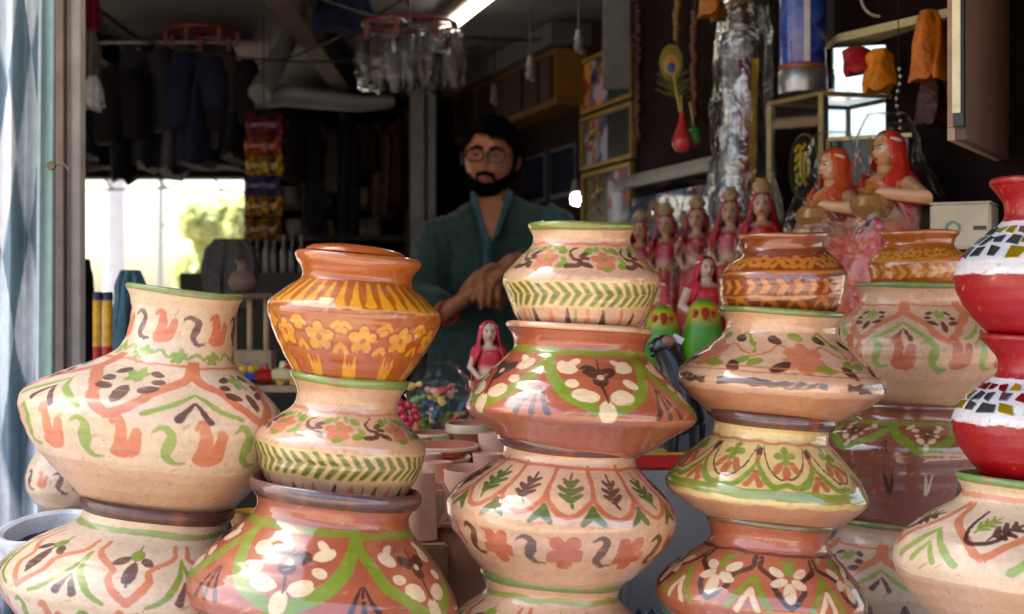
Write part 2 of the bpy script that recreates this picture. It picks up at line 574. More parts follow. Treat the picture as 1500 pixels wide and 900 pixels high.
def m_dots(p, a, b, k, c=PLUM):
    for x, y, rx, ry, ro in ((-30, 24, 13, 7, 25), (30, 26, 13, 7, -25), (-38, 4, 11, 7, 0), (38, 5, 11, 7, 0), (-30, -15, 15, 8, -18), (30, -14, 15, 8, 20), (0, -28, 9, 19, 0)):
        p.put(ell(a, b, x * k, y * k, rx * k, ry * k, ro), c)

def chevrons(p, s0, s1, c, n, kx=0.75, duty=0.5, alpha=0.95):
    """row of > shaped brush marks between arc lengths s0 and s1"""
    idx = np.where((p.S > s0 - 4) & (p.S < s1 + 4))[0]
    p.sl = slice(idx[0], idx[-1] + 1)
    s = p.S[p.sl][:, None] + p.wb[p.sl]
    y = np.abs(s - (s0 + s1) / 2)
    Rm = np.interp((s0 + s1) / 2, p.S, p.R)
    x = p.TH[None, :] * Rm + kx * y + p.wa[p.sl] * 0.8
    per = 2 * math.pi * Rm / n
    f = np.abs(np.mod(x / per, 1) - 0.5) * per
    d = f - per * duty / 2 * (1.12 - 0.3 * y / ((s1 - s0) / 2))
    d = np.maximum(d, y - (s1 - s0) / 2 * 0.96)
    d = np.maximum(d, -(y - 0.0))
    p.put(d, c, alpha)

def scallop(w, top, bot, lobes=3, amp=0.14):
    """half outline of a hanging pointed lobe, from the top corner to the tip (x>=0), with scalloped edge"""
    pts = []
    for i in range(13):
        u = i / 12
        x = w * 0.5 * (1 - u) ** 0.75
        y = top + (bot - top) * u
        x += w * amp * math.sin(u * math.pi * lobes) * (1 - u * 0.5) * math.sin(math.pi * min(1, u * 1.3))
        pts.append((x, y))
    return pts

# ---- designs: p painter, s(py) gives arc length at a picture row
def d_birds(p, s, neck0, neck1, keel, low, n_med=6, ph=0.0, k=1.0, base=CREAM, nb=12, bandk=1.0):
    sh = (neck1 + keel) / 2
    Hs = (s(keel) - s(neck1))
    if neck0 is not None:
        def f(p, a, b, kk, ang, w):
            m_bird(p, np.where(kk % 2 == 0, a, 999), b - 2, 1.05 * k, SALMON)
            m_scurl(p, np.where(kk % 2 == 1, a, 999), b - 2, 1.05 * k, PLUM)
        sm = (s(neck0) + s(neck1)) / 2
        p.rep(12, sm - 8 * k, 44 * k, f, ph)
        def g(p, a, b, kk, ang, w):
            p.put(stroke(a, b, curve([(-w / 2, -3), (-w / 4, 5), (0, -4), (w / 4, 4), (w / 2, -3)]), 2.4 * k), LGREEN)
            m_flower(p, a - w * .25, b + 2, .55 * k, LGREEN)
        p.rep(10, s(neck1) - 16 * k, 24 * k, g, ph + .2)
    p.band(s(neck1) + 1, s(neck1) + 6 * k, SALMON)
    def med(p, a, b, kk, ang, w):
        H = Hs * .5
        pts = scallop(w * .96, H * 1.0, -H * 0.95, 2, .10)
        wd = 9.0 * k
        p.put(stroke(np.abs(ang), b, pts, wd * 1.15, wd * 0.75), SALMON)
        p.put(np.maximum(stroke(np.abs(ang), b, [(w * .5, H), (w * .5, H * .45)], wd * 1.6, wd * .5), -b - 999), SALMON)
        q = min(1.0, Hs / 95.0) * k
        m_dots(p, ang * 1.0, b - H * .12, 1.0 * q, PLUM)
        m_flower(p, ang, b - H * .42, .9 * q, LGREEN)
        # between lobes: green arcs and small plum wedge
        e = w * .5 - np.abs(ang)
        p.put(stroke(e, b, curve([(0, -H * .1), (w * .13, -H * .5), (w * .31, -H * .84)]), 2 * k, 3.5 * k, 5 * k), LGREEN)
        p.put(stroke(e, b, [(0, -H * .45), (w * .1, -H * .9)], 2.2 * k, 5 * k), PLUM)
    p.rep(n_med, (s(neck1) + s(keel)) / 2, Hs * .56, med, ph, .5)
    if low is not None:
        def bd(p, a, b, kk, ang, w):
            m_bird(p, np.where(kk % 2 == 0, a, 999), b, 1.42 * bandk, TERRA if base is PEACH else SALMON)
            m_scurl(p, np.where(kk % 2 == 1, a, 999), b, 1.38 * bandk, LGREEN)
        p.rep(nb * 2, s(low), 40 * bandk, bd, ph + .12)

def d_medallion(p, s, neck, keel, n=7, ph=0.0, k=1.0, low=None, line=SALMON, dark=PLUM, gr=GREEN, gband=True):
    Hs = s(keel) - s(neck)
    if gband: p.band(s(neck) - 12 * k, s(neck) - 3 * k, gr, .8)
    def med(p, a, b, kk, ang, w):
        H = Hs * .5
        pts = scallop(w * .84, H * .75, -H * .92, 3, .13)
        p.put(stroke(np.abs(ang), b, pts, 4.2 * k, 5.0 * k), line)
        q = min(1.0, Hs / 90.0) * k
        m_bunch(p, ang, b - H * .1, 1.12 * q, dark, gr)
        e = w * .5 - np.abs(ang)
        p.put(stroke(e, b, curve([(0, H * .35), (w * .05, -H * .2), (w * .18, -H * .75), (w * .33, -H * .98)]), 2 * k, 2.5 * k, 5 * k), gr)
        p.put(stroke(e, b, [(0, -H * .35), (w * .07, -H * .85)], 2.2 * k, 5.2 * k), dark)
    p.rep(n, (s(neck) + s(keel)) / 2, Hs * .55, med, ph, .5)
    if low is not None:
        def bd(p, a, b, kk, ang, w):
            m_bird(p, np.where(kk % 2 == 0, a, 999), b, 1.1 * k, line)
            m_scurl(p, np.where(kk % 2 == 1, a, 999), b, 1.1 * k, gr)
        p.rep(22, s(low), 36 * k, bd, ph)

def d_orange_b1(p, s, neck, keel, mid, low, ph=0.0):
    Hs = s(keel) - s(neck)
    def rays(p, a, b, kk, ang, w):
        H = Hs * .5
        p.put(stroke(ang, b, [(0, H * .8), (0, -H * .1), (0, -H * .66)], 3.2, 7.5, 4.2), YEL)
    p.rep(34, (s(neck) + s(keel)) / 2, Hs * .55, rays, ph, .8)
    p.band(s(keel) - 7, s(keel) - 2, rgb(226, 168, 96), .8)
    def fl(p, a, b, kk, ang, w):
        m_flower(p, a, b, 1.12, ORANGED, None, 5, 90)
        m_flower(p, a, b, .98, YEL, rgb(170, 84, 20), 5, 90)
        for sx in (-1, 1):
            p.put(stroke(a, b, curve([(sx * (w * .5 - 9), 17), (sx * (w * .5), 24), (sx * (w * .5 + 7), 17), (sx * (w * .5 - 1), 12)]), 3.2, 4.6), YEL)
            p.put(stroke(a, b, curve([(sx * (w * .5 - 9), -21), (sx * w * .5, -11), (sx * (w * .5 + 9), -21)]), 3.4, 3.4), YEL)
    p.rep(12, s(mid), 40, fl, ph + .1)
    def tl(p, a, b, kk, ang, w):
        m_flame(p, a, b, 1.35, YEL, 2)
        p.put(stroke(a, b, [(0, 16), (0, -20)], 1, 4), YEL)
    p.rep(11, s(low), 30, tl, ph)

def d_cream_chev(p, s, neck, keel, cb0, cb1, low, ph=0.0, k=1.0):
    Hs = s(keel) - s(neck)
    p.band(s(neck) - 2, s(neck) + 3, SALMON, .8)
    def vine(p, a, b, kk, ang, w):
        m_flower(p, ang, b + 2 * k, .9 * k, SALMON, None, 5, 90)
        p.put(ell(ang, b, 0, 2 * k, 4 * k, 3 * k), GREEN)
        for sx in (-1, 1):
            p.put(ell(ang, b, sx * 22 * k, 17 * k, 6.5 * k, 10 * k, sx * 50), GREEN)
            p.put(ell(ang, b, sx * 26 * k, -11 * k, 9 * k, 5 * k, sx * 30), GREEN if sx > 0 else PLUM)
            p.put(ell(ang, b, sx * 8 * k, 22 * k, 4 * k, 7 * k, sx * 30), LGREEN)
        p.put(ell(ang, b, 0, -19 * k, 8 * k, 4.5 * k), GREEN)
        e = np.where(ang < 0, ang + w, ang) - w * .5
        p.put(stroke(e, b, curve([(4 * k, 24 * k), (-8 * k, 14 * k), (-2 * k, 2 * k), (8 * k, -2 * k), (6 * k, -12 * k), (-8 * k, -12 * k)]), 1.4 * k, 5.0 * k), PLUM)
        p.put(np.minimum(ell(e, b, 13 * k, 10 * k, 8 * k, 5 * k, 30), ell(e, b, 16 * k, 2 * k, 7 * k, 4 * k, -10)), PLUM)
        p.put(ell(e, b, -15 * k, -2 * k, 4 * k, 8 * k, 30), LGREEN)
    p.rep(7, (s(neck) + s(keel)) / 2, Hs * .5, vine, ph, .8)
    p.band(s(cb0) - 3, s(cb1) + 3, YCREAM, .8)
    chevrons(p, s(cb0), s(cb1), rgb(88, 112, 8), 44, .75, .56)
    def tf(p, a, b, kk, ang, w):
        m_tuft(p, np.where(kk % 2 == 0, a, 999), b, .8 * k, BROWN, 2, 6, 26)
        m_tuft(p, np.where(kk % 2 == 1, a, 999), b, .8 * k, SALMON, 2, 6, 26)
        m_tuft(p, np.where(kk % 3 == 1, a - w * .5, 999), b, .7 * k, GREEN, 2, 6, 26)
    p.rep(24, s(low), 22 * k, tf, ph)

def d_swag(p, s, neck, keel, n=5, ph=0.0, k=1.0, edge=True):
    Hs = s(keel) - s(neck)
    p.band(s(neck) - 2, s(neck) + 10 * k, GREEN, .85)
    def sw(p, a, b, kk, ang, w):
        H = Hs * .5
        e = w * .5 - np.abs(ang)
        # broad green swag: from the neck between two flowers down and round under the flower
        pts = curve([(0, H * .95), (w * .06, H * .35), (w * .19, -H * .3), (w * .36, -H * .72), (w * .5, -H * .9)])
        p.put(stroke(e, b, pts, 9 * k, 9.5 * k), GREEN)
        q = min(1.05, Hs / 96.0) * k
        m_petals(p, ang, b - H * .05, 1.12 * q)
        m_tuft(p, e, b + H * .62, 1.25 * q, BROWN, 3, 15, 34)
        p.put(ell(e, b, w * .28, H * .62, 12 * k, 6 * k, 30), CPETAL)
    p.rep(n, (s(neck) + s(keel)) / 2, Hs * .58, sw, ph, .5)

def d_scales(p, s, neck, keel, mid, ph=0.0, k=1.0):
    Hs = s(keel) - s(neck)
    p.band(s(neck), s(neck) + 5 * k, TERRA)
    def scl(p, a, b, kk, ang, w):
        H = Hs * .5
        pts = curve([(w * .5, H * .98), (w * .5, -H * .05), (w * .40, -H * .38), (w * .2, -H * .68), (0, -H * .78)])
        p.put(stroke(np.abs(ang), b, pts, 4.2 * k, 3.6 * k), TERRA)
        m_sprig(p, np.where(kk % 2 == 0, ang, 999), b - H * .10, 1.2 * k, DGREEN)
        m_sprig(p, np.where(kk % 2 == 1, ang, 999), b - H * .10, 1.12 * k, BROWN)
        e = w * .5 - np.abs(ang)
        p.put(stroke(e, b, [(0, -H * .42), (w * .05, -H * .7), (w * .2, -H * .93)], 2.5 * k, 3 * k, 6 * k), DGREEN)
    p.rep(14, (s(neck) + s(keel)) / 2, Hs * .56, scl, ph, .5)
    def fl(p, a, b, kk, ang, w):
        A = np.where(kk % 2 == 0, a, 999)
        m_flower(p, A, b + 2, 1.35 * k, TERRA, None, 5, 60)
        p.put(stroke(A, b, curve([(-30 * k, 22 * k), (-18 * k, 18 * k), (-10 * k, 6 * k)]), 1.2 * k, 4 * k), TERRA)
        m_scurl(p, np.where(kk % 2 == 1, a, 999), b, 1.3 * k, rgb(96, 58, 28))
    p.rep(20, s(mid), 36 * k, fl, ph)

def d_vine(p, s, neck, keel, ph=0.0, k=1.0):
    Hs = s(keel) - s(neck)
    def vn(p, a, b, kk, ang, w):
        m_flower(p, ang, b + 4 * k, 1.45 * k, SALMON, None, 6, 90)
        p.put(stroke(ang, b, curve([(10 * k, 0), (34 * k, 20 * k), (54 * k, 8 * k), (w * .5, -2 * k)]), 2 * k, 2 * k), SALMON)
        p.put(stroke(ang, b, curve([(-10 * k, 0), (-34 * k, 22 * k), (-52 * k, 4 * k), (-w * .5, -8 * k)]), 2 * k, 2 * k), SALMON)
        for x, y, L, wd, ro, c in ((-44, 30, 13, 8, 70, BROWN), (-6, 38, 15, 7, 80, GREEN), (40, 34, 13, 8, 60, BROWN), (26, -26, 16, 8, 85, GREEN), (-32, -26, 16, 8, -50, BROWN),
                                   (-66, -18, 12, 7, -60, GREEN), (66, -16, 12, 7, -50, GREEN), (58, -30, 13, 8, 20, BROWN), (-76, 10, 11, 6, 30, GREEN), (72, 22, 14, 5, 60, GREEN)):
            p.put(ell(ang, b, x * k, y * k, wd * k, L * k, ro), c)
        p.put(stroke(ang, b, curve([(30 * k, 40 * k), (48 * k, 46 * k), (62 * k, 32 * k)]), 1.4 * k, 3.4 * k), GREEN)
    p.rep(5, (s(neck) + s(keel)) / 2 - Hs * .06, Hs * .5, vn, ph, .6)
    p.band(s(keel) - 32 * k, s(keel) - 29 * k, TERRA, .85)
    p.band(s(keel) - 22 * k, s(keel) - 19 * k, TERRA, .8)
    def ln(p, a, b, kk, ang, w):
        d = np.maximum(np.abs(b) - 5.2 * k - 1.6 * p.fine[p.sl] - 1.2 * np.sin(ang * .11 + kk), np.abs(ang) - w * (.42 + .05 * (kk % 2)))
        p.put(d, BROWN, .92)
    p.rep(5, s(keel) - 3 * k, 15 * k, ln, ph + .9)

def d_arches(p, s, neck, keel, ph=0.0, k=1.0):
    Hs = s(keel) - s(neck)
    p.band(s(neck) - 3, s(neck) + 2, TERRA, .8)
    def ar(p, a, b, kk, ang, w):
        H = Hs * .5
        e = w * .5 - np.abs(ang)
        p.put(stroke(e, b, curve([(0, H * .25), (w * .05, -H * .05), (w * .17, -H * .45), (w * .33, -H * .68), (w * .5, -H * .6)]), 2 * k, 4 * k, 5 * k), GREEN)
        p.put(stroke(e, b, [(0, -H * .2), (w * .04, -H * .45), (w * .10, -H * .66)], 3 * k, 5 * k), TERRA)
        p.put(stroke(e, b, curve([(w * .06, H * .85), (w * .12, H * .45), (w * .22, -H * .05), (w * .4, -H * .42), (w * .5, -H * .36)]), 1.0 * k, 1.8 * k), BROWN)
        for x, y, L, wd, ro in ((-13, .02, 14, 6, -25), (13, .02, 14, 6, 25), (0, -.16, 15, 6.5, 0)):
            p.put(ell(ang, b, x * k, y * H, wd * k, L * k, ro), TERRA)
        m_flower(p, ang, b - H * .5, .85 * k, GREEN, None, 4, 90)
        p.put(stroke(ang, b, [(0, H * .9), (0, H * .4)], 1.5 * k, 4 * k), GREEN)
        p.put(ell(e, b, 0, H * .58, 6 * k, 11 * k, 0), BROWN)
        p.put(ell(e, b, 0, H * .3, 4 * k, 8 * k, 0), TERRA)
    p.rep(9, (s(neck) + s(keel)) / 2 - 2, Hs * .54, ar, ph, .5)
    p.band(s(keel) - 13 * k, s(keel) + 3 * k, GREEN, .93)

def d_brown_scallop(p, s, neck, keel, ph=0.0, k=1.0):
    Hs = s(keel) - s(neck)
    p.band(s(neck) - 1, s(neck) + 5 * k, BROWN, .8)
    def sc2(p, a, b, kk, ang, w):
        H = Hs * .5
        p.put(stroke(np.abs(ang), b, scallop(w * .9, H * .8, -H * .8, 3, .13), 4.6 * k, 4.0 * k), BROWN)
        for x, y, rx, ry, ro in ((-20, .32, 14, 8, -35), (20, .32, 14, 8, 35), (-15, -.06, 13, 8, 30), (15, -.06, 13, 8, -30), (0, -.36, 9, 17, 0)):
            p.put(ell(ang, b, x * k, y * H, rx * k, ry * k, ro), CPETAL)
        p.put(np.minimum(ell(ang, b, 0, H * .45, 8 * k, 15 * k), stroke(ang, b, [(-12 * k, H * .7), (12 * k, H * .7)], 4 * k)), GREEN)
        e = w * .5 - np.abs(ang)
        p.put(stroke(e, b, [(0, H * .1), (w * .16, -H * .55), (w * .25, -H * .9)], 4.5 * k), GREEN)
        p.put(stroke(e, b, [(0, -H * .35), (w * .12, -H * .95)], 4 * k), CPETAL)
    p.rep(8, (s(neck) + s(keel)) / 2, Hs * .56, sc2, ph, .5)

def d_orange_flowers(p, s, neck, keel, cb0, cb1, low=None, ph=0.0, k=1.0, c=YEL):
    Hs = s(keel) - s(neck)
    def fl(p, a, b, kk, ang, w):
        m_flower(p, ang, b, .82 * k, c, ORANGED, 5, 90)
        for sx in (-1, 1):
            p.put(stroke(ang, b, curve([(sx * 16 * k, -8 * k), (sx * w * .32, -12 * k), (sx * w * .46, 3 * k)]), 2.5 * k, 5 * k), c)
            p.put(ell(ang, b, sx * w * .36, 9 * k, 8 * k, 4.5 * k, sx * 30), c)
    p.rep(10, (s(neck) + s(keel)) / 2 + 2, Hs * .5, fl, ph)
    p.band(s(keel) - 4, s(keel) + 1, c, .8)
    chevrons(p, s(cb0), s(cb1), c, 26 if k > .8 else 30, .8, .45, .9)
    p.band(s(cb1) + 2, s(cb1) + 6, c, .7)
    if low is not None:
        def arc(p, a, b, kk, ang, w):
            p.put(stroke(ang, b, curve([(-w * .4, -6), (-w * .2, 8), (w * .05, 6), (w * .3, -8)]), 2, 5), c, .8)
        p.rep(14, s(low), 18, arc, ph)

def grid_obj(name, V, C, mat, parent, cap_bottom=True):
    """V rows x cols x 3 (world), wraps round the columns; C rows x cols x 3 colours"""
    nr, nc, _ = V.shape
    off = np.array(parent_world(parent)) if parent is not None else np.zeros(3)
    co = (V - off).reshape(-1, 3)
    cl = np.ones((nr * nc, 4)); cl[:, :3] = C.reshape(-1, 3)
    i = np.arange(nr - 1)[:, None]; k = np.arange(nc)[None, :]
    a = i * nc + k; b = i * nc + (k + 1) % nc
    F = np.stack([a, a + nc, b + nc, b], -1).reshape(-1, 4)
    nf = len(F)
    loops = F.reshape(-1); starts = np.arange(nf) * 4; tot = np.full(nf, 4)
    if cap_bottom:
        loops = np.concatenate([loops, ((nr - 1) * nc + np.arange(nc))[::-1]])
        starts = np.append(starts, nf * 4); tot = np.append(tot, nc)
    me = bpy.data.meshes.new(name)
    me.vertices.add(len(co)); me.vertices.foreach_set('co', co.astype(np.float32).ravel())
    me.loops.add(len(loops)); me.loops.foreach_set('vertex_index', loops.astype(np.int32))
    me.polygons.add(len(starts)); me.polygons.foreach_set('loop_start', starts.astype(np.int32)); me.polygons.foreach_set('loop_total', tot.astype(np.int32))
    me.polygons.foreach_set('use_smooth', np.ones(len(starts), bool))
    me.update(calc_edges=True)
    me.validate(verbose=False)
    at = me.color_attributes.new('Col', 'FLOAT_COLOR', 'POINT')
    at.data.foreach_set('color', cl.astype(np.float32).ravel())
    return link(name, me, mat, parent)

def resample(rows, n, sig, fine_to=None):
    """rows (py, cx, hw) -> n rows evenly spaced along the outline, corners rounded by sig px"""
    r = np.array(rows, float)
    seg = np.hypot(np.diff(r[:, 0]), np.diff(r[:, 2]))
    s = np.concatenate([[0], np.cumsum(seg)])
    fine = np.linspace(0, s[-1], 600)
    q = np.stack([np.interp(fine, s, r[:, j]) for j in range(3)], 1)
    step = fine[1] - fine[0]
    m = max(1, int(3 * sig / step))
    kern = np.exp(-0.5 * (np.arange(-m, m + 1) * step / sig) ** 2); kern /= kern.sum()
    ext = np.concatenate([2 * q[0] - q[m:0:-1], q, 2 * q[-1] - q[-2:-m - 2:-1]])
    q2 = np.stack([np.convolve(ext[:, j], kern, 'valid') for j in range(3)], 1)
    seg = np.hypot(np.diff(q2[:, 0]), np.diff(q2[:, 2]))
    s2 = np.concatenate([[0], np.cumsum(seg)])
    if fine_to is None:
        S = np.linspace(0, s2[-1], n)
    else:                      # coarser rows on the hidden underside
        o = np.argsort(q2[:, 0]); sf = float(np.interp(fine_to, q2[o, 0], s2[o]))
        nb = int(n * .16)
        S = np.concatenate([np.linspace(0, sf, n - nb, endpoint=False), np.linspace(sf, s2[-1], nb)])
    return S, np.stack([np.interp(S, s2, q2[:, j]) for j in range(3)], 1)

def front_cols(nfront, nback, half=R(102)):
    f = np.linspace(-half, half, nfront)
    b = np.linspace(half, 2 * math.pi - half, nback + 2)[1:-1]
    return np.concatenate([f, b])

def rings(q, TH, Y, tilt, seed, uneven=0.006):
    """picture-pixel rows -> world rings. TH 0 faces the camera, + to the right"""
    rs = np.random.RandomState(seed)
    t = TH[None, :]
    rr = q[:, 2][:, None]
    z = q[:, 0][:, None]
    dev = 0
    for kf in (1, 2, 3):
        dev = dev + rs.uniform(-1, 1) / kf * np.sin(kf * t + rs.uniform(0, 6.28) + z * .01)
    rr = rr * (1 + uneven * dev) + 0.05 * np.sin(z * .8 + rs.uniform(0, 6)) + 0.35 * np.sin(z * .31 + 2 * t + rs.uniform(0, 6))
    x = np.sin(t) * rr; y = -np.cos(t) * rr
    ct, st = math.cos(tilt), math.sin(tilt)
    X = q[:, 1][:, None] + x * ct
    rw = np.random.RandomState(seed % 50)
    Z = q[:, 0][:, None] + x * st + 1.0 * np.sin(2 * t + rw.uniform(0, 6)) + .7 * np.sin(3 * t + rw.uniform(0, 6))   # picture y grows downwards, lips a little wavy
    W = np.empty(x.shape + (3,))
    W[..., 0] = (X - 750) / FPX * Y
    W[..., 1] = Y + y / FPX * Y
    W[..., 2] = ZC + (HZ - Z) / FPX * Y
    return W

def make_pot(name, label, rim, rows, Y, tilt, base, rimcol, design, mat=M_GLAZE, seed=1, sig=7, dens=1.0, under=None, cat='pot', group=None, roll=False, lip=None):
    """rim: (py top, py bottom, cx, hw); rows: body outline from just under the rim to the base (py, cx, hw)"""
    tilt = R(tilt)
    t0, t1, cx, hw = rim
    if not roll:
        t1 = t0 + (t1 - t0) * .55
        rows = [(t1 - .5, cx, hw - 2.5), (t1 + 3, cx, hw - 5.5)] + [r for r in rows[1:] if r[0] > t1 + 6]
    bx = P(rows[-1][1], rows[-1][0], Y)
    root = empty(name, bx, label, cat, group)
    nr = int(164 * dens); TH = front_cols(int(max(200, min(400, 2.05 * max(r[2] for r in rows))) * dens), 30)
    S, q = resample(rows, nr, sig, rows[-4][0])
    p = Painter(TH, S, q[:, 2], base, seed)
    order = np.argsort(q[:, 0])
    s = lambda py: float(np.interp(py, q[order, 0], S[order]))
    if under is not None:
        py0, c = under
        p.band(s(py0), 1e6, c, .95, 1.5)
    if design: design(p, s)
    # chips along the widest edge where pots knock together
    sk = float(S[int(np.argmax(q[:, 2]))])
    ch = sum(np.sin(p.rs.randint(5, 70) * TH[None, :] + p.rs.uniform(.1, .6) * S[:, None] + p.rs.uniform(0, 6)) for _ in range(6)) / 2.4
    wear = np.clip((ch - .95) * 5, 0, 1) * np.exp(-((S[:, None] - sk + 3) / 5.5) ** 2) + np.clip((ch - 1.55) * 5, 0, 1) * .8
    wear = np.clip(wear, 0, 1)[..., None] * .75
    p.C = p.C * (1 - wear) + np.array(rgb(196, 138, 108)) * wear
    p.C *= p.shade[..., None] * np.array([1.0, 1.0, 1.0])
    W = rings(q, TH, Y, tilt, seed)
    grid_obj('body', W, p.C, mat, root)
    # rim: rounded lip with the inner wall going down into the pot
    h = t1 - t0
    li = lip if lip is not None else (7 if roll else 4)
    prof = [(t1 + h * .25, hw - li * 1.2), (t1, hw - li * .55), (t1 - h * .2, hw - 1), (t0 + h * .45, hw), (t0 + h * .15, hw - 1.5), (t0, hw - 4.5), (t0 + 1.5, hw - 9), (t0 + h * .6, hw - 13)]
    n0 = min(rows, key=lambda r: r[2] if r[0] < rows[0][0] + 70 else 1e9)
    prof += [(max(rows[0][0], t0 + h) + 6, n0[2] - 5), (n0[0] + 4, n0[2] - 7)]
    # hidden inner wall
    for r in rows[2:]:
        if r[0] > n0[0] + 4: prof.append((r[0], max(4, r[2] - 8)))
    TH2 = np.linspace(-math.pi, math.pi, 97)[:-1]
    q2 = np.array([(a, cx + (rows[0][1] - cx) * 0 if a <= t1 + h else np.interp(a, [r[0] for r in rows], [r[1] for r in rows]), b) for a, b in prof])
    W2 = rings(q2, TH2, Y, tilt, seed + 50, .004)
    C2 = np.empty(W2.shape); C2[:] = rimcol
    C2[7:] = np.array(CLAY) * .8
    rs = np.random.RandomState(seed)
    wear = np.clip(sum(np.sin(TH2 * kf + rs.uniform(0, 6)) for kf in (3, 7, 13, 23)) / 2.2 - .45, 0, 1)[None, :, None] * .5
    C2[:7] = C2[:7] * (1 - wear) + np.array(CLAY) * wear
    grid_obj('rim', W2, C2, mat, root, cap_bottom=True)
    return root
# ------------------------------------------------------------------ ground and shop shell
def groundmat():
    m, nt, b = newmat('street_ground')
    n1 = noise_node(nt, .35, 6, .65); n2 = noise_node(nt, 9, 6, .7)
    r1 = ramp(nt, n1.outputs[0], rgb(128, 114, 98), rgb(176, 162, 142))
    r2 = ramp(nt, n2.outputs[0], (.75, .74, .72), (1.08, 1.06, 1.03))
    mx = nt.nodes.new('ShaderNodeMix'); mx.data_type = 'RGBA'; mx.blend_type = 'MULTIPLY'; mx.inputs[0].default_value = 1
    nt.links.new(r1.outputs[0], mx.inputs[6]); nt.links.new(r2.outputs[0], mx.inputs[7]); nt.links.new(mx.outputs[2], b.inputs['Base Color'])
    setin(b, Roughness=.9)
    add_bump(nt, b, n2.outputs[0], .5, .01)
    return m
g = MB().quad((-900, -900, 0), (900, -900, 0), (900, 900, 0), (-900, 900, 0))
tag(g.build('ground', groundmat()), 'dusty pale street ground around the stall', kind='structure')
CEIL = 2.22
tag(MB().box((-.2, 4.7, .1), (4.6, 3.9, .2)).build('shop_floor', pmat('shop_floor_cement', rgb(96, 88, 80), .8, .3, 6)), 'raised cement shop floor', kind='structure')
# ceiling of sheet panels
m_ceil = pmat('ceiling_sheet_grey', rgb(88, 86, 86), .8, .22, 5, .3, .004)
ce = MB().box((0, 4.63, CEIL + .07), (6.4, 3.9, .06)).build('ceiling', pmat('roof_boards_dark', rgb(52, 44, 38), .9))
tag(ce, 'grey sheet ceiling of the shop', kind='structure')
for i in range(6):
    for j in range(2):
        MB().box((-2.6 + i * .92, 3.64 + j * 1.94, CEIL + .018 + .004 * ((i + j) % 2)), (.905, 1.92, .022)).build('panel', m_ceil, ce, smooth=False)
us = empty('sun_block_storey', (0, 4.7, CEIL + .13), 'unseen plastered storey added above the shop to block the sun', 'building')
MB().box((0, 4.85, 3.75), (9, 4.2, 2.76)).build('wall', pmat('facade_plaster', rgb(190, 170, 146), .85, .2, 2), us, smooth=False)  # unseen storey, added to keep direct sun off the pots
for x in (-2.6, 0, 2.6):
    MB().box((x, 2.73, 3.7), (1.0, .06, 1.2)).build('window', pmat('dark_pane', rgb(30, 34, 38), .2), us, smooth=False)
# unseen awning over the right part, placed to block sky and darken reflections
aw = empty('awning', (1.4, 2.6, CEIL), 'unseen brown canvas awning placed to block sky over the right stall front', 'awning')
_rg = []
for i in range(26):
    x = -.36 + 3.5 * i / 25
    _rg.append([Vector((x, 2.66 - 1.7 * j / 12, CEIL + .035 - .02 * j / 12 - .03 * math.sin(math.pi * j / 12) + .012 * math.sin(i * .9 + j * .4))) for j in range(13)])
_aw = MB().loft(_rg, False, False, closed=False).build('canvas', pmat('canvas_brown', rgb(84, 66, 54), .85, .25, 10), aw)
_aw.modifiers.new('t', 'SOLIDIFY').thickness = .004
for x in (-.34, 3.1):
    MB().tube([(x, .97, 0), (x, .97, CEIL - .0)], .018, 10).build('pole', pmat('awning_pole', rgb(120, 118, 114), .5, metal=.4), aw) if x > 0 else MB().tube([(x, .97, CEIL - .01), (x, 2.66, CEIL + .01)], .012, 10).build('side_rod', pmat('awning_pole', rgb(120, 118, 114)), aw)
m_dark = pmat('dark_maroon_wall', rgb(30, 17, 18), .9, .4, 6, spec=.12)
m_wallg = pmat('dark_plaster', rgb(26, 21, 20), .9, .4, 5, spec=.12)  # plain plaster with an evenly very dark colour
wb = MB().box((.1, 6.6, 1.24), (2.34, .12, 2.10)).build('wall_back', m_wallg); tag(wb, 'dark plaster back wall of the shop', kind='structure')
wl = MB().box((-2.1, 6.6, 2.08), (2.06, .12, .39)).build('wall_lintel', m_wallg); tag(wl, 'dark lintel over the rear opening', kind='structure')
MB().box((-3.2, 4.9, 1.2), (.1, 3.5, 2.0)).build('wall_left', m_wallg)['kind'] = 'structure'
# right wall runs back to the left
WD = Vector((-.3125, 1, 0)).normalized(); WNRM = Vector((-WD.y, WD.x, 0))   # faces the shop
def WP(px, py, off=0.0):
    """point on the right wall (moved off it by off) seen at a picture position"""
    t = (px - 750) / FPX
    Y = (1.7875 + off * WNRM.x * -1 * 0) / (t + .3125)
    q = P(px, py, Y)
    return q + WNRM * off
def wy(px): return 1.7875 / ((px - 750) / FPX + .3125)
_a, _b = Vector((.6 - .3125 * (2.7 - 3.8), 2.7, .2)), Vector((.6 - .3125 * (6.55 - 3.8), 6.55, .2))
_n = -WNRM * .1
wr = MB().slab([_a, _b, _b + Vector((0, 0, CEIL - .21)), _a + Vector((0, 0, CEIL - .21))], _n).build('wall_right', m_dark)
tag(wr, 'dark maroon right wall of the shop', kind='structure')

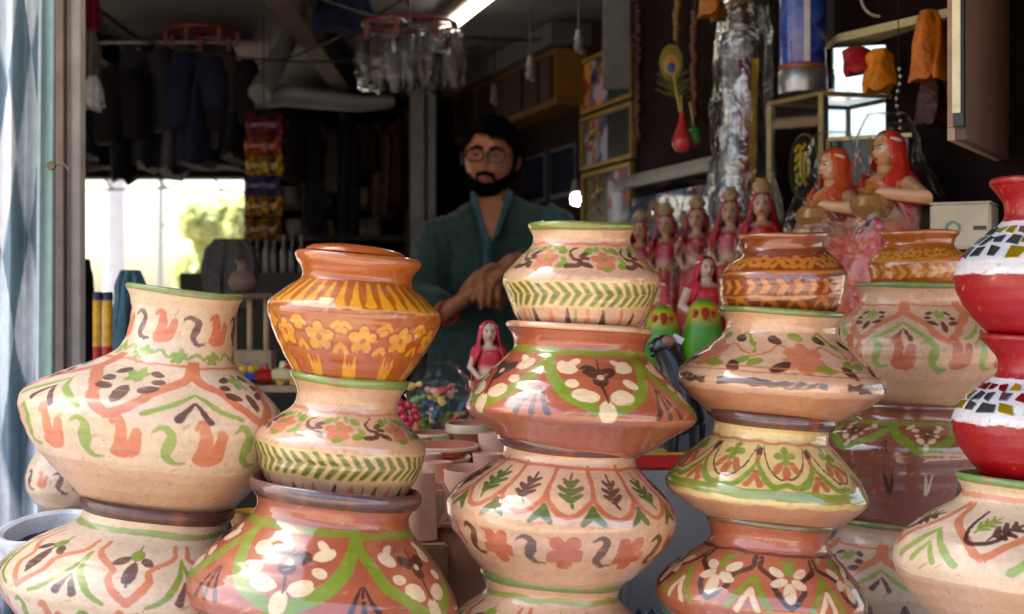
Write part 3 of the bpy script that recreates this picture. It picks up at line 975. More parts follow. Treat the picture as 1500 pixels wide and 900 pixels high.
# ---- buildings across the street (face the stall, seen only in reflections)
def street_house(x, w, h, c, label, nwin):
    r = empty('street_house', (x, -11, 0), label, 'building', 'houses across the street')
    MB().box((x, -11.5, h / 2), (w, 1.2, h)).build('wall', pmat('house_' + str(x), c, .85, .2, 2), r)
    MB().box((x, -11.4, h + .1), (w + .1, 1.6, .2)).build('roof', pmat('house_roof', rgb(120, 110, 100), .9), r)
    for i in range(nwin):
        xx = x - w / 2 + (i + .5) * w / nwin
        MB().box((xx, -10.88, 1.2), (w / nwin * .7, .06, 2.2)).build('shutter', pmat('shutter_grey', rgb(86, 90, 96), .6), r)
        MB().box((xx, -10.86, h - .9), (.8, .08, .8)).build('window', pmat('dark_pane', rgb(30, 34, 38), .2), r)
street_house(-9.2, 6, 2.7, rgb(196, 182, 160), 'cream low house across the street', 2)
street_house(-16.4, 7.4, 2.5, rgb(200, 190, 176), 'low whitewashed house farthest along the street', 2)
street_house(-2.4, 7, 3.1, rgb(210, 202, 190), 'pale white house across the street', 3)
street_house(4.6, 6.4, 4.6, rgb(176, 150, 126), 'tan taller house across the street', 3)
street_house(11.4, 6.6, 3.9, rgb(190, 172, 150), 'beige house across the street', 2)

# ---- stall table with a pale sheet, raised grey display steps
tb = empty('display_table', (.05, 2.5, 0), 'long table under the stacked pots with a pale plastic sheet', 'table')
MB().box((.05, 2.53, .735), (2.9, 1.66, .04)).build('tabletop', pmat('table_wood', rgb(120, 88, 60), .7, .35, 8), tb)
MB().box((.05, 2.53, .7585), (2.94, 1.68, .006)).build('plastic_sheet', pmat('pale_blue_sheet', rgb(176, 186, 202), .35, .15, 7, .5, .01), tb)
for sx in (-1.33, 1.43):
    for sy in (1.8, 3.26):
        MB().box((sx, sy, .36), (.07, .07, .71)).build('leg', pmat('table_wood', rgb(120, 88, 60)), tb)
m_step = pmat('grey_painted_board', rgb(142, 140, 138), .6, .2, 9, .25)
m_step2 = pmat('grey_painted_board_dark', rgb(104, 102, 100), .6, .2, 9, .25)
thing('display_step', 'grey board step carrying the red tray behind the pots', 'step', MB().box((.46, 2.88, .906), (.52, .20, .288), bev=.003), m_step, auto=30)
thing('display_step', 'taller grey step carrying the two green parrots', 'step', MB().box((.37, 3.115, .975), (.34, .26, .426), bev=.003), m_step2, auto=30)
_s = MB(); _o = Vector((.80, 3.25, .2)); 
_s.slab([_o + Vector((-.46, 0, 0)), _o + Vector((-.03, 0, 0)), _o + Vector((-.46, 1.3, 0)), _o + Vector((-.66, 1.3, 0)), _o + Vector((-.56, .4, 0))], (0, 0, 1.08))
thing('display_shelf', 'dark shelf along the right wall under the wrapped dolls', 'shelf', _s, pmat('shelf_dark_wood', rgb(40, 30, 26), .7, .3, 12))
thing('display_step', 'dark wooden block under the two large wrapped dolls', 'step', MB().box((.632, 3.06, 1.02), (.172, .16, .516), bev=.003), pmat('shelf_dark_wood', rgb(40, 30, 26)))

# ring stands under the lowest pots
def ring_stand(px, Y, ztop, r, label):
    mb = MB(); c = P(px, 500, Y); c.z = .762
    h = ztop - .762
    mb.lathe([(r - .012, h), (r, h), (r + .008, h * .8), (r + .004, h * .4), (r + .012, 0), (r - .016, 0), (r - .012, h)], c, 40)
    thing('ring_stand', label, 'stand', mb, pmat('raw_clay', rgb(186, 128, 98), .8, .22, 18), 'clay rings under the stacks')
for px, Y, zt, r, lb in ((203, 2.20, .848, .088, 'clay ring under the far left stack'), (475, 2.12, .862, .083, 'clay ring under the second stack'), (800, 2.16, .815, .078, 'clay ring under the centre stack'),
                         (1118, 2.14, .878, .072, 'clay ring under the stack right of centre'), (1298, 2.62, .780, .074, 'clay ring under the rear right stack'), (1500, 2.02, .912, .082, 'clay ring under the right edge stack')):
    ring_stand(px, Y, zt, r, lb)
# ------------------------------------------------------------------ the stacks of pots (outlines in picture pixels)
YF = 2.16
# --- far left stack
make_pot('painted_pot', 'big cream pot with tall neck and green rim, top of the leftmost stack', (424, 440, 271, 86),
         [(441, 271, 79), (456, 270, 75), (480, 268, 76), (505, 264, 78), (522, 258, 84), (536, 250, 102), (556, 240, 140), (578, 230, 176), (592, 226, 190), (606, 226, 194), (630, 227, 190), (660, 228, 178), (690, 230, 155), (715, 231, 130), (738, 232, 108), (752, 233, 88)],
         2.22, 6.5, CREAM, rgb(136, 152, 92), lambda p, s: d_birds(p, s, 448, 528, 600, 632, 5, -.12, 1.0, CREAM, 10, 1.05), M_SATIN, 11, 8, 1.15, (672, rgb(214, 174, 142)))
make_pot('painted_pot', 'cream pot with dark brown rim under the biggest pot on the far left', (734, 751, 231, 112),
         [(753, 230, 106), (764, 228, 103), (776, 222, 110), (800, 208, 150), (830, 200, 186), (848, 198, 196), (862, 198, 196), (890, 199, 184), (930, 201, 150), (970, 203, 112), (985, 203, 90)],
         2.20, 6.5, CREAM, RIMB, lambda p, s: d_medallion(p, s, 774, 852, 7, .15, 1.0, 884), M_SATIN, 12, 8, roll=True)
# --- second stack from the left
b1 = make_pot('glazed_pot', 'orange brown glazed pot with a lid on top, yellow flowers round its belly', (374, 400, 525, 92),
         [(398, 525, 84), (406, 524, 79), (414, 523, 80), (432, 521, 104), (450, 520, 125), (458, 520, 128), (468, 519, 126), (496, 517, 115), (525, 514, 99), (550, 512, 82), (566, 511, 70)],
         YF, 4.5, ORANGE, rgb(176, 96, 34), lambda p, s: d_orange_b1(p, s, 412, 456, 494, 540, .1), M_GLAZE, 21, 4, 1.0)
_lid = MB()
_k = YF / FPX
_lt = Matrix.Rotation(R(5.5), 3, 'Y')
_lid.lathe([(0.0, 17 * _k), (40 * _k, 15 * _k), (64 * _k, 11 * _k), (72 * _k, 7 * _k), (74 * _k, 3 * _k), (71 * _k, 0), (60 * _k, -6 * _k), (50 * _k, -14 * _k), (0.0, -16 * _k)], P(521, 375, YF), 64, tilt=_lt)
_lo = _lid.build('lid', pmat('orange_lid_glaze', rgb(172, 84, 30), .3, .2, 30, .2, .003, coat=.7), b1)
make_pot('glazed_pot', 'cream pot with green chevron band between the orange pot and the terracotta pot', (550, 570, 512, 87),
         [(570, 511, 80), (580, 510, 74), (594, 508, 74), (606, 506, 80), (626, 502, 108), (642, 499, 124), (650, 498, 126), (660, 498, 125), (690, 496, 116), (712, 494, 105), (730, 492, 88), (738, 492, 70)],
         YF, 5.5, PEACH, rgb(132, 152, 70), lambda p, s: d_cream_chev(p, s, 600, 646, 654, 691, 708, .05), M_GLAZE, 22, 5)
make_pot('glazed_pot', 'terracotta pot with dark rim and cream flowers, bottom of second stack from left', (708, 728, 492, 127),
         [(732, 491, 116), (744, 489, 110), (760, 486, 112), (780, 482, 132), (810, 478, 164), (845, 474, 190), (868, 473, 201), (880, 473, 201), (900, 473, 192), (940, 474, 150), (975, 475, 108), (990, 475, 86)],
         2.12, 7.0, CLAY, rgb(86, 56, 56), lambda p, s: d_swag(p, s, 762, 872, 5, -.22, 1.08), M_GLAZE, 23, 8, 1.1, (892, CLAYD), roll=True)
# --- centre stack
make_pot('glazed_pot', 'cream pot with green chevron band, top of the centre stack', (328, 347, 852, 79),
         [(346, 852, 73), (354, 852, 70), (362, 852, 73), (380, 852, 92), (402, 851, 112), (411, 851, 116), (420, 851, 114), (446, 851, 104), (468, 851, 95), (486, 851, 82), (494, 850, 66)],
         YF, 1.0, PEACH, rgb(128, 140, 58), lambda p, s: d_cream_chev(p, s, 360, 408, 416, 450, 464, .3), M_GLAZE, 31, 5)
make_pot('glazed_pot', 'terracotta pot with wide pale lip and sharp keel in the centre stack', (475, 494, 848, 108),
         [(494, 848, 99), (502, 848, 95), (514, 848, 96), (530, 849, 112), (560, 850, 142), (590, 851, 165), (602, 851, 170), (612, 851, 166), (632, 850, 134), (652, 849, 108), (664, 848, 86)],
         YF, 3.2, CLAY, rgb(222, 176, 140), lambda p, s: d_swag(p, s, 512, 600, 5, .17, 1.0), M_GLAZE, 32, 4, 1.05, (606, rgb(160, 92, 68)), lip=12)
make_pot('glazed_pot', 'peach pot with leaf sprigs in terracotta scales, third in the centre stack', (638, 656, 834, 107),
         [(656, 834, 99), (664, 834, 95), (674, 833, 97), (690, 831, 116), (716, 826, 150), (738, 823, 167), (748, 822, 170), (762, 821, 168), (790, 819, 156), (816, 816, 134), (838, 814, 112), (856, 812, 86)],
         YF, 4.5, PEACH, RIMB, lambda p, s: d_scales(p, s, 674, 748, 786, .02), M_GLAZE, 33, 6, 1.05, roll=True)
make_pot('painted_pot', 'cream pot with green rim at the bottom of the centre stack', (836, 858, 809, 107),
         [(858, 809, 99), (866, 808, 96), (878, 807, 104), (900, 803, 136), (930, 800, 162), (948, 800, 166), (980, 800, 150), (1010, 800, 112), (1030, 800, 82)],
         YF, 4.0, PEACH, rgb(124, 140, 76), lambda p, s: d_medallion(p, s, 872, 940, 7, .1, .95, None, TERRA), M_GLAZE, 34, 6)
# --- fourth stack
make_pot('glazed_pot', 'orange brown pot with flowered shoulder, top of the stack right of centre', (343, 357, 1148, 66),
         [(357, 1148, 60), (363, 1148, 57), (370, 1148, 60), (384, 1147, 78), (400, 1146, 92), (407, 1146, 94), (414, 1146, 94), (438, 1145, 92), (452, 1145, 87), (464, 1145, 76), (470, 1145, 60)],
         2.2, -1.5, ORANGED, rgb(150, 84, 40), lambda p, s: d_orange_flowers(p, s, 368, 402, 410, 432, 448, .1, .85, rgb(206, 126, 38)), M_GLAZE, 41, 4)
make_pot('glazed_pot', 'peach pot with vine and broken brown line, second in stack right of centre', (453, 468, 1145, 92),
         [(468, 1145, 84), (478, 1145, 80), (490, 1145, 82), (506, 1145, 100), (530, 1144, 130), (550, 1144, 150), (560, 1144, 154), (570, 1143, 152), (588, 1141, 132), (604, 1138, 108), (618, 1134, 84)],
         2.18, 3.8, PEACH, rgb(116, 140, 72), lambda p, s: d_vine(p, s, 488, 562, .1, .98), M_GLAZE, 42, 5, 1.05, (574, rgb(196, 136, 100)))
make_pot('glazed_pot', 'yellowish pot with green arches and green edge, third in stack right of centre', (604, 620, 1131, 95),
         [(620, 1130, 87), (630, 1129, 82), (642, 1128, 84), (660, 1126, 104), (686, 1124, 130), (710, 1122, 146), (718, 1122, 148), (728, 1122, 146), (744, 1124, 126), (758, 1126, 106), (772, 1128, 84)],
         2.16, 4.8, YCREAM, RIMB, lambda p, s: d_arches(p, s, 644, 716, .06, .95), M_GLAZE, 43, 5, 1.05, (728, rgb(206, 150, 116)), roll=True)
make_pot('glazed_pot', 'terracotta pot with brown scalloped lobes and cream petals, bottom of stack right of centre', (757, 774, 1128, 95),
         [(774, 1128, 88), (784, 1127, 84), (798, 1126, 88), (816, 1122, 112), (840, 1118, 138), (862, 1115, 153), (876, 1115, 155), (890, 1115, 150), (920, 1116, 122), (950, 1118, 92), (966, 1118, 74)],
         2.14, 4.8, rgb(184, 100, 66), rgb(110, 96, 52), lambda p, s: d_brown_scallop(p, s, 800, 876, .12, .95), M_GLAZE, 44, 6, 1.05)
# --- stack behind, right
YE = 2.62
make_pot('glazed_pot', 'small orange pot with chevron band, topmost in the rear right stack', (339, 352, 1346, 58),
         [(352, 1346, 52), (357, 1346, 49), (363, 1346, 52), (374, 1345, 64), (384, 1345, 71), (390, 1345, 72), (396, 1345, 71), (412, 1345, 68), (424, 1345, 60), (430, 1345, 48)],
         YE, 0.0, ORANGE, rgb(190, 110, 40), lambda p, s: d_orange_flowers(p, s, 362, 384, 388, 410, None, .2, .55, rgb(214, 142, 44)), M_GLAZE, 51, 3.5)
make_pot('painted_pot', 'peach pot with terracotta scallops and birds under the small orange pot', (415, 428, 1337, 84),
         [(428, 1337, 77), (438, 1337, 73), (448, 1338, 76), (462, 1340, 94), (482, 1342, 116), (500, 1343, 126), (520, 1344, 128), (545, 1344, 120), (570, 1343, 100), (590, 1342, 78), (602, 1342, 60)],
         YE, 1.0, PEACH, rgb(124, 142, 84), lambda p, s: d_birds(p, s, None, 446, 500, 518, 6, .12, .66, PEACH, 10, .8), M_SATIN, 52, 7)
make_pot('glazed_pot', 'dark terracotta pot with green swags, third in the rear right stack', (590, 606, 1332, 86),
         [(605, 1332, 80), (610, 1332, 76), (618, 1330, 84), (632, 1326, 106), (648, 1322, 116), (658, 1321, 118), (680, 1321, 114), (715, 1320, 104), (745, 1318, 92), (765, 1316, 80), (775, 1316, 64)],
         YE, 3.0, rgb(146, 78, 56), rgb(120, 62, 48), lambda p, s: (d_swag(p, s, 616, 656, 6, .05, .66),
              p.rep(12, s(700), 34, lambda p, a, b, kk, ang, w: (m_flame(p, np.where(kk % 2 == 0, a, 999), b, .9, CPETAL), m_flame(p, np.where(kk % 2 == 1, a, 999), b, 1.0, BROWN)), .1)), M_GLAZE, 53, 5)
make_pot('painted_pot', 'pale pot with plum dots, lowest in the rear right stack', (760, 776, 1300, 80),
         [(776, 1300, 74), (784, 1299, 70), (794, 1298, 76), (815, 1296, 104), (840, 1295, 122), (856, 1295, 126), (880, 1295, 122), (915, 1296, 104), (945, 1298, 80), (960, 1298, 62)],
         YE, 3.5, rgb(206, 176, 150), rgb(120, 138, 84), lambda p, s: (d_birds(p, s, None, 794, 852, None, 6, .25, .75, CREAM),
              p.rep(16, s(880), 26, lambda p, a, b, kk, ang, w: m_tuft(p, a, b, .8, BROWN, 3, 8, 26))), M_SATIN, 54, 6)
# --- right edge: two red pots with mirror mosaic on a cream pot
RED = rgb(154, 8, 18); WHITEP = rgb(226, 226, 228)
YR = 2.02
def red_pot(label, rim, rows, w0, w1, seed, tiles, lower):
    root = make_pot('mosaic_pot', label, rim, rows, YR, 2.0, RED, RED,
                    lambda p, s: p.band(s(w0), s(w1), WHITEP), M_REDP, seed, 7, .8, lip=10)
    # mirror chips set in the white band, each its own piece
    S, q = resample(rows, 200, 7)
    o = np.argsort(q[:, 0])
    def pt(py, th, lift):
        cx = np.interp(py, q[o, 0], q[o, 1]); hw = np.interp(py, q[o, 0], q[o, 2]) + lift
        x = math.sin(th) * hw
        return Vector(((cx + x * math.cos(R(2)) - 750) / FPX * YR, YR - math.cos(th) * hw / FPX * YR, ZC + (HZ - py - x * math.sin(R(2))) / FPX * YR))
    rs = random.Random(seed)
    gold = pmat('mirror_chip_yellow', rgb(196, 164, 20), .12, .2, 40, .1, metal=.6)
    redc = pmat('mirror_chip_red', rgb(150, 20, 24), .12, .2, 40, .1, metal=.6)
    dark = pmat('mirror_chip_dark', rgb(128, 134, 140), .14, .35, 30, .1, metal=.85)
    for (ya, yb, n, ph) in tiles:
        for i in range(n):
            t0 = -2.0 + 4.0 * (i + ph) / n; t1 = t0 + 4.0 / n * .80
            sk = rs.uniform(-.03, .05)
            pts = [pt(yb + rs.uniform(-3, 2), t0 + rs.uniform(-.01, .05), 1.4), pt(yb + rs.uniform(-3, 2), t1 + rs.uniform(-.07, .02), 1.4),
                   pt(ya + rs.uniform(-1, 3.5), t1 + sk + rs.uniform(-.05, .01), 1.4), pt(ya + rs.uniform(-1, 3.5), t0 + sk + rs.uniform(0, .04), 1.4)]
            nrm = (pts[1] - pts[0]).cross(pts[3] - pts[0]).normalized()
            if nrm.y > 0: nrm = -nrm
            mb = MB().slab([v - nrm * .0012 for v in pts], nrm * .0022)
            u = rs.random()
            mb.build('mirror_tile', gold if u < .14 else (redc if u < lower else dark), root, smooth=False)
    return root
red_pot('red pot with white mirror mosaic shoulder, upper one at the right edge', (264, 286, 1530, 78),
        [(285, 1530, 66), (296, 1530, 58), (312, 1530, 55), (326, 1530, 58), (340, 1530, 74), (360, 1530, 98), (380, 1530, 118), (398, 1530, 128), (412, 1530, 130), (430, 1530, 127), (452, 1530, 116), (472, 1530, 100), (490, 1530, 82), (500, 1530, 66)],
        328, 408, 61, [(336, 347, 17, .1), (350, 363, 16, .45), (366, 383, 14, .2)], .2)
red_pot('red pot with white mirror mosaic shoulder, lower one at the right edge', (492, 512, 1528, 90),
        [(512, 1528, 78), (524, 1528, 66), (540, 1528, 62), (552, 1528, 66), (566, 1528, 84), (584, 1528, 108), (602, 1528, 125), (616, 1528, 131), (632, 1528, 131), (652, 1528, 125), (676, 1528, 110), (696, 1528, 92), (712, 1528, 76), (720, 1528, 60)],
        556, 622, 62, [(563, 573, 18, .2), (576, 587, 16, .3), (590, 604, 14, .1)], .42)
def d_f3(p, s):
    Hs = s(826) - s(738)
    def f(p, a, b, kk, ang, w):
        H = Hs * .5
        p.put(stroke(np.abs(ang), b, scallop(w * .92, H * .9, -H * .7, 1, .10), 7, 6), SALMON)
        p.put(stroke(ang, b, curve([(-26, H * .75), (-34, 0), (-22, -H * .36), (6, -H * .22), (22, H * .1)]), 3, 4), BROWN)
        m_sprig(p, ang - 20, b - H * .16, 1.15, BROWN, -52)
        m_sprig(p, ang + 10, b - H * .30, .95, GREEN, -38)
        e = w * .5 - np.abs(ang)
        p.put(stroke(e, b, [(0, -H * .1), (w * .12, -H * .5), (w * .3, -H * .95)], 4, 6), LGREEN)
        p.put(stroke(e, b, [(0, -H * .5), (w * .12, -H * .98)], 3, 5), LGREEN)
    p.rep(6, (s(738) + s(826)) / 2, Hs * .58, f, -.62, .4)
    p.band(s(738) - 14, s(738) - 6, SALMON, .8)
make_pot('painted_pot', 'cream pot with dark sprigs supporting the red mosaic pots at the right edge', (700, 718, 1512, 110),
         [(718, 1511, 100), (728, 1510, 95), (742, 1507, 104), (764, 1504, 140), (794, 1501, 174), (822, 1500, 189), (838, 1500, 190), (858, 1500, 184), (890, 1500, 160), (930, 1500, 120), (955, 1500, 90)],
         YR, 5.0, CREAM, rgb(116, 148, 84), d_f3, M_SATIN, 63, 8, 1.0, (846, rgb(200, 160, 128)))
# ------------------------------------------------------------------ left side: curtain, post, planter, small goods
def cloth_grid(name, label, cat, fn, nu, nv, mat, colfn=None, parent=None, thick=.0015, group=None):
    """fn(u,v)->world point, open sheet with a little thickness"""
    us = np.linspace(0, 1, nu); vs = np.linspace(0, 1, nv)
    V = np.array([[tuple(fn(u, v)) for u in us] for v in vs])
    n = nu * nv
    base = np.array([V[..., 0].mean(), V[..., 1].mean(), V[..., 2].min()])
    gu = np.gradient(V, axis=1); gv = np.gradient(V, axis=0)
    N = np.cross(gu, gv); N /= np.linalg.norm(N, axis=2, keepdims=True) + 1e-9
    co = np.concatenate([(V - base).reshape(-1, 3), (V + N * thick - base).reshape(-1, 3)])
    F = []
    for j in range(nv - 1):
        for i in range(nu - 1):
            a = j * nu + i
            F.append((a, a + 1, a + nu + 1, a + nu)); F.append((a + n, a + nu + n, a + nu + 1 + n, a + 1 + n))
    for j in range(nv - 1):
        a = j * nu; F.append((a, a + nu, a + nu + n, a + n)); a = j * nu + nu - 1; F.append((a, a + n, a + nu + n, a + nu))
    for i in range(nu - 1):
        F.append((i, i + n, i + 1 + n, i + 1)); a = (nv - 1) * nu + i; F.append((a, a + 1, a + 1 + n, a + n))
    me = bpy.data.meshes.new(name)
    me.from_pydata([tuple(x) for x in co], [], F)
    for p in me.polygons: p.use_smooth = True
    if colfn is not None:
        C = np.array([[(*colfn(u, v), 1) for u in us] for v in vs]).reshape(-1, 4)
        at = me.color_attributes.new('Col', 'FLOAT_COLOR', 'POINT')
        at.data.foreach_set('color', np.concatenate([C, C]).astype(np.float32).ravel())
    o = link(name, me, mat, parent)
    o.location = Vector(base) - (parent_world(parent) if parent is not None else Vector())
    if label: tag(o, label, cat, group)
    return o

M_CLOTH = attrmat('printed_cotton', .85, 0, .2)
def curtain_fn(u, v):
    Y = 2.74
    px = -95 + 176 * u
    fold = math.sin(u * 17 + v * 2.2) * .030 + math.sin(u * 37 + 1.3 - v * 3) * .010 + .012 * mnoise.noise(Vector((u * 9, v * 5, 2)))
    lean = (v - .5) * 26
    q = P(px - lean * (.5 if u < .9 else .1), 0, Y + fold)
    q.z = 2.15 - 1.75 * v
    return q
def curtain_col(u, v):
    if u > .86: return rgb(134, 156, 148)
    if u > .835: return rgb(236, 238, 234)
    x = u * 2.6 + math.sin(v * 9 + u * 5) * .10 + .12 * mnoise.noise(Vector((u * 6, v * 6, 7))); y = v * 4.2
    a = (x * .95 + y * .62) % 1.0; b = (x * .7 - y * .75 + .3) % 1.0
    s = lambda t: max(0.0, min(1.0, (t - .48) * 14 + .5))
    k = abs(s(a) - s(b))
    mid = .5 * s(a) * s(b)
    w = np.array(rgb(240, 240, 240)); bl = np.array(rgb(122, 142, 154)); lb = np.array(rgb(178, 198, 202))
    c = w * (1 - k) + bl * k
    c = c * (1 - mid) + lb * mid
    return tuple(c)
cloth_grid('curtain', 'blue and white checked cloth curtain hanging at the left edge', 'curtain', curtain_fn, 150, 150, M_CLOTH, curtain_col)

ps = empty('door_post', P(104, 475, 2.95) * 1.0, 'grey brown door post between curtain and opening', 'post')
ps.location.z = 0.2
_x = ps.location.x
m_post = pmat('post_painted_wood', rgb(186, 162, 148), .6, .25, 20, .2)
MB().box((_x - .014, 2.95, 1.2), (.038, .05, 2.0), bev=.002).build('upright', m_post, ps)
MB().box((_x + .014, 2.945, 1.2), (.018, .036, 2.0), bev=.002).build('edge_strip', pmat('post_edge_pale', rgb(206, 198, 186), .5, .2, 20, .2), ps)
MB().box((_x - .003, 2.928, 1.2), (.006, .012, 2.0)).build('groove', pmat('post_groove', rgb(70, 58, 54), .7), ps)
lt = MB(); _c = P(75, 243, 2.68)
lt.lathe([(.0, .006), (.007, .006), (.008, 0), (.007, -.006), (.0, -.006)], _c, 14, tilt=Matrix.Rotation(R(90), 3, 'X'))
lt.tube([_c, _c + Vector((.02, 0, .004)), _c + Vector((.03, 0, -.008))], .0022, 6)
thing('curtain_tie', 'small brown hook tying the curtain beside the post', 'hook', lt, pmat('hook_brass', rgb(110, 92, 72), .6, .3, 40))

# white planter with soil, a pot behind it
pl = empty('planter', P(66, 930, 2.42), 'whitewashed round planter with black soil inside, bottom left corner', 'planter')
_k = 2.42 / FPX
_tl = Matrix.Rotation(R(13), 3, 'X') @ Matrix.Rotation(R(-6), 3, 'Y')
_pc = P(66, 772, 2.46)
MB().lathe([(44 * _k, -150 * _k), (62 * _k, -128 * _k), (70 * _k, -96 * _k), (71 * _k, -62 * _k), (70 * _k, -36 * _k), (73 * _k, -30 * _k), (70 * _k, -24 * _k), (72 * _k, -14 * _k), (74 * _k, -3 * _k), (72 * _k, 2 * _k), (66 * _k, 3 * _k), (60 * _k, -1 * _k), (57 * _k, -14 * _k), (56 * _k, -40 * _k), (50 * _k, -90 * _k)], _pc, 56, cap0=True, cap1=True, tilt=_tl, wob=.006).build('shell', pmat('whitewash', rgb(214, 212, 210), .8, .28, 22, .4, .004), pl)
_so = MB()
_vs = []
for i in range(10):
    for j in range(40):
        r = 55.5 * _k * i / 9; a = 2 * math.pi * j / 40
        v = Vector((r * math.cos(a), r * math.sin(a), -24 * _k + .006 * mnoise.noise(Vector((r * 90 * math.cos(a), r * 90 * math.sin(a), 3)))))
        _vs.append(_pc + _tl @ v)
_so.add(_vs, [(i * 40 + j, i * 40 + (j + 1) % 40, (i + 1) * 40 + (j + 1) % 40, (i + 1) * 40 + j) for i in range(9) for j in range(40)])
_so.build('soil', pmat('black_soil', rgb(30, 26, 24), .95, .6, 90, .8, .006), pl)
make_pot('painted_pot', 'small cream pot half hidden behind the white planter', (640, 650, 96, 44), [(650, 96, 38), (658, 96, 36), (672, 96, 46), (696, 97, 58), (712, 97, 59), (724, 97, 56), (742, 97, 44), (750, 97, 30)],
         2.58, 4, CREAM, rgb(120, 140, 84), lambda p, s: p.rep(14, s(702), 30, lambda p, a, b, kk, ang, w: (m_scurl(p, np.where(kk % 2 == 0, a, 999), b, .7, PLUM), m_bird(p, np.where(kk % 2 == 1, a, 999), b, .62, SALMON)), .1), M_SATIN, 71, 5, .6)
_b = MB(); _c = P(100, 800, 2.58); _c.z = .762
_b.lathe([(.05, 0), (.055, .03), (.05, .1), (.045, 1.3 - .1146 * 2.58 - .762)], _c, 30, cap0=True, cap1=True)
thing('clay_stand', 'tall clay stand under the small pot behind the planter', 'stand', _b, pmat('raw_clay', rgb(186, 128, 98)))
_yb = MB(); _c = P(366, 762, 2.45)
_k = 2.45 / FPX
_yb.lathe([(8 * _k, -30 * _k), (16 * _k, -26 * _k), (26 * _k, -8 * _k), (30 * _k, 12 * _k), (32 * _k, 14 * _k), (28 * _k, 13 * _k), (22 * _k, -8 * _k), (4 * _k, -22 * _k)], _c, 36, cap0=True, cap1=True)
_yb.lathe([(.03, 0), (.02, .04), (.012, (_c.z - 30 * _k) - .762)], (_c.x, _c.y, .762), 20, cap0=True, cap1=True)
thing('footed_bowl', 'yellow footed bowl glimpsed between the two left stacks', 'bowl', _yb, pmat('yellow_glaze', rgb(206, 160, 40), .3, .2, 30, coat=.5))

# tubes, blue garment, black cloth beside the post
for i, (px, lb) in enumerate(((143, 'yellow and red cardboard tube beside the door post, left one'), (158, 'yellow and red cardboard tube next to the blue garment'))):
    Y = 3.32; c = P(px, 530, Y); k = Y / FPX
    r = empty('cardboard_tube', c, lb, 'tube', 'yellow tubes by the post')
    MB().lathe([(7 * k, 22 * k), (7 * k, 92 * k)], c, 20, True, True).build('sleeve', pmat('tube_yellow_print', rgb(226, 180, 40), .45, .25, 60, c2=rgb(190, 120, 20)), r)
    MB().lathe([(7.2 * k, -60 * k), (7.2 * k, 22 * k)], c, 20, True, True).build('lower_band', pmat('tube_red', rgb(190, 34, 30), .45), r)
    MB().lathe([(7.6 * k, 90 * k), (7.6 * k, 100 * k), (6 * k, 102 * k), (0, 102 * k)], c, 20).build('cap', pmat('tube_cap_navy', rgb(34, 34, 66), .4), r)
def garment(name, label, px0, px1, y0, y1, Y, c, cat='garment', seed=0, depth=.05, taper=.15, group=None, pleat=9, mat=None, sleeves=False):
    rs = random.Random(seed)
    rg = []
    n = 44; m = 26
    cx = (px0 + px1) / 2; hw = (px1 - px0) / 2
    ph = [rs.uniform(0, 6.28) for _ in range(4)]
    for i in range(m):
        v = i / (m - 1)
        w = hw * (1 - taper * (1 - v)) * (.62 + .38 * min(1, v * 7)) * (1 + .06 * math.sin(v * 9 + ph[0]))
        ring = []
        hem = 1.0
        for k in range(n):
            a = 2 * math.pi * k / n
            yy = y0 + (y1 - y0) * v + (math.sin(3 * a + ph[1]) * 5 + math.sin(7 * a + ph[2]) * 3) * v ** 3
            q = P(cx + math.cos(a) * w + rs.uniform(-.4, .4), yy, Y)
            q.y += math.sin(a) * depth * (.4 + .6 * v) * (1 + .22 * math.sin(a * pleat + ph[3] + v * 2))
            q.x += .010 * math.sin(a * pleat + v * 3 + ph[2]) * v
            ring.append(q)
        rg.append(ring)
    mb = MB().loft(rg)
    if sleeves:
        L = y1 - y0
        for s_, ln in ((-1, rs.uniform(.45, .7)), (1, rs.uniform(.45, .7))):
            x = cx + s_ * hw * .62
            mb.tube([P(x, y0 + L * .10, Y - .03), P(x + s_ * hw * .42, y0 + L * .26, Y - .06), P(x + s_ * hw * .5, y0 + L * ln, Y - .07), P(x + s_ * hw * .46, y0 + L * (ln + .06), Y - .07)], [.05, .045, .04, .034], 12)
    return thing(name, label, cat, mb, mat or pmat('fabric_%d_%d_%d' % tuple(int(x * 255) for x in c), c, .9, .35, 60, .4, .003, spec=.2), group)
garment('jacket', 'dusty blue jacket hanging behind the yellow tubes', 160, 222, 396, 540, 3.42, rgb(84, 118, 134), 'jacket', 3, .05, .3)
garment('cloth_bundle', 'black cloth hanging low beside the door post', 108, 142, 380, 560, 3.5, rgb(20, 20, 22), 'cloth', 4, .05, .5)
garment('cloth_cover', 'grey cloth hung below the tree in the rear opening', 300, 374, 350, 450, 4.3, rgb(74, 72, 72), 'cloth', 5, .04, -.06)

# wooden rack with pegs and a dark vase on it
rk = empty('peg_rack', P(368, 545, 3.25), 'small wooden rack with upright pegs beside the leftmost big pot', 'rack')
k = 3.25 / FPX
m_rw = pmat('pale_rack_wood', rgb(168, 138, 104), .7, .3, 30)
MB().box(P(368, 530, 3.25), (66 * k, .07, 34 * k), bev=.002).build('base', m_rw, rk)
for px in (343, 366, 390):
    MB().tube([P(px, 514, 3.25), P(px, 438, 3.25)], 4.2 * k, 10).build('peg', m_rw, rk)
MB().box(P(368, 434, 3.25), (70 * k, .07, 8 * k), bev=.002).build('top_board', pmat('rack_top_dark', rgb(92, 70, 52), .7), rk)
_v = MB(); c = P(355, 429.6, 3.25)
_v.lathe([(9 * k, 0), (17 * k, 6 * k), (21 * k, 16 * k), (17 * k, 27 * k), (8 * k, 34 * k), (7 * k, 42 * k), (12 * k, 48 * k), (9 * k, 47 * k), (5 * k, 40 * k)], c, 30, True, True)
thing('vase', 'brown clay vase standing on the peg rack', 'vase', _v, pmat('brown_clay_dark', rgb(112, 84, 70), .7, .25, 20))
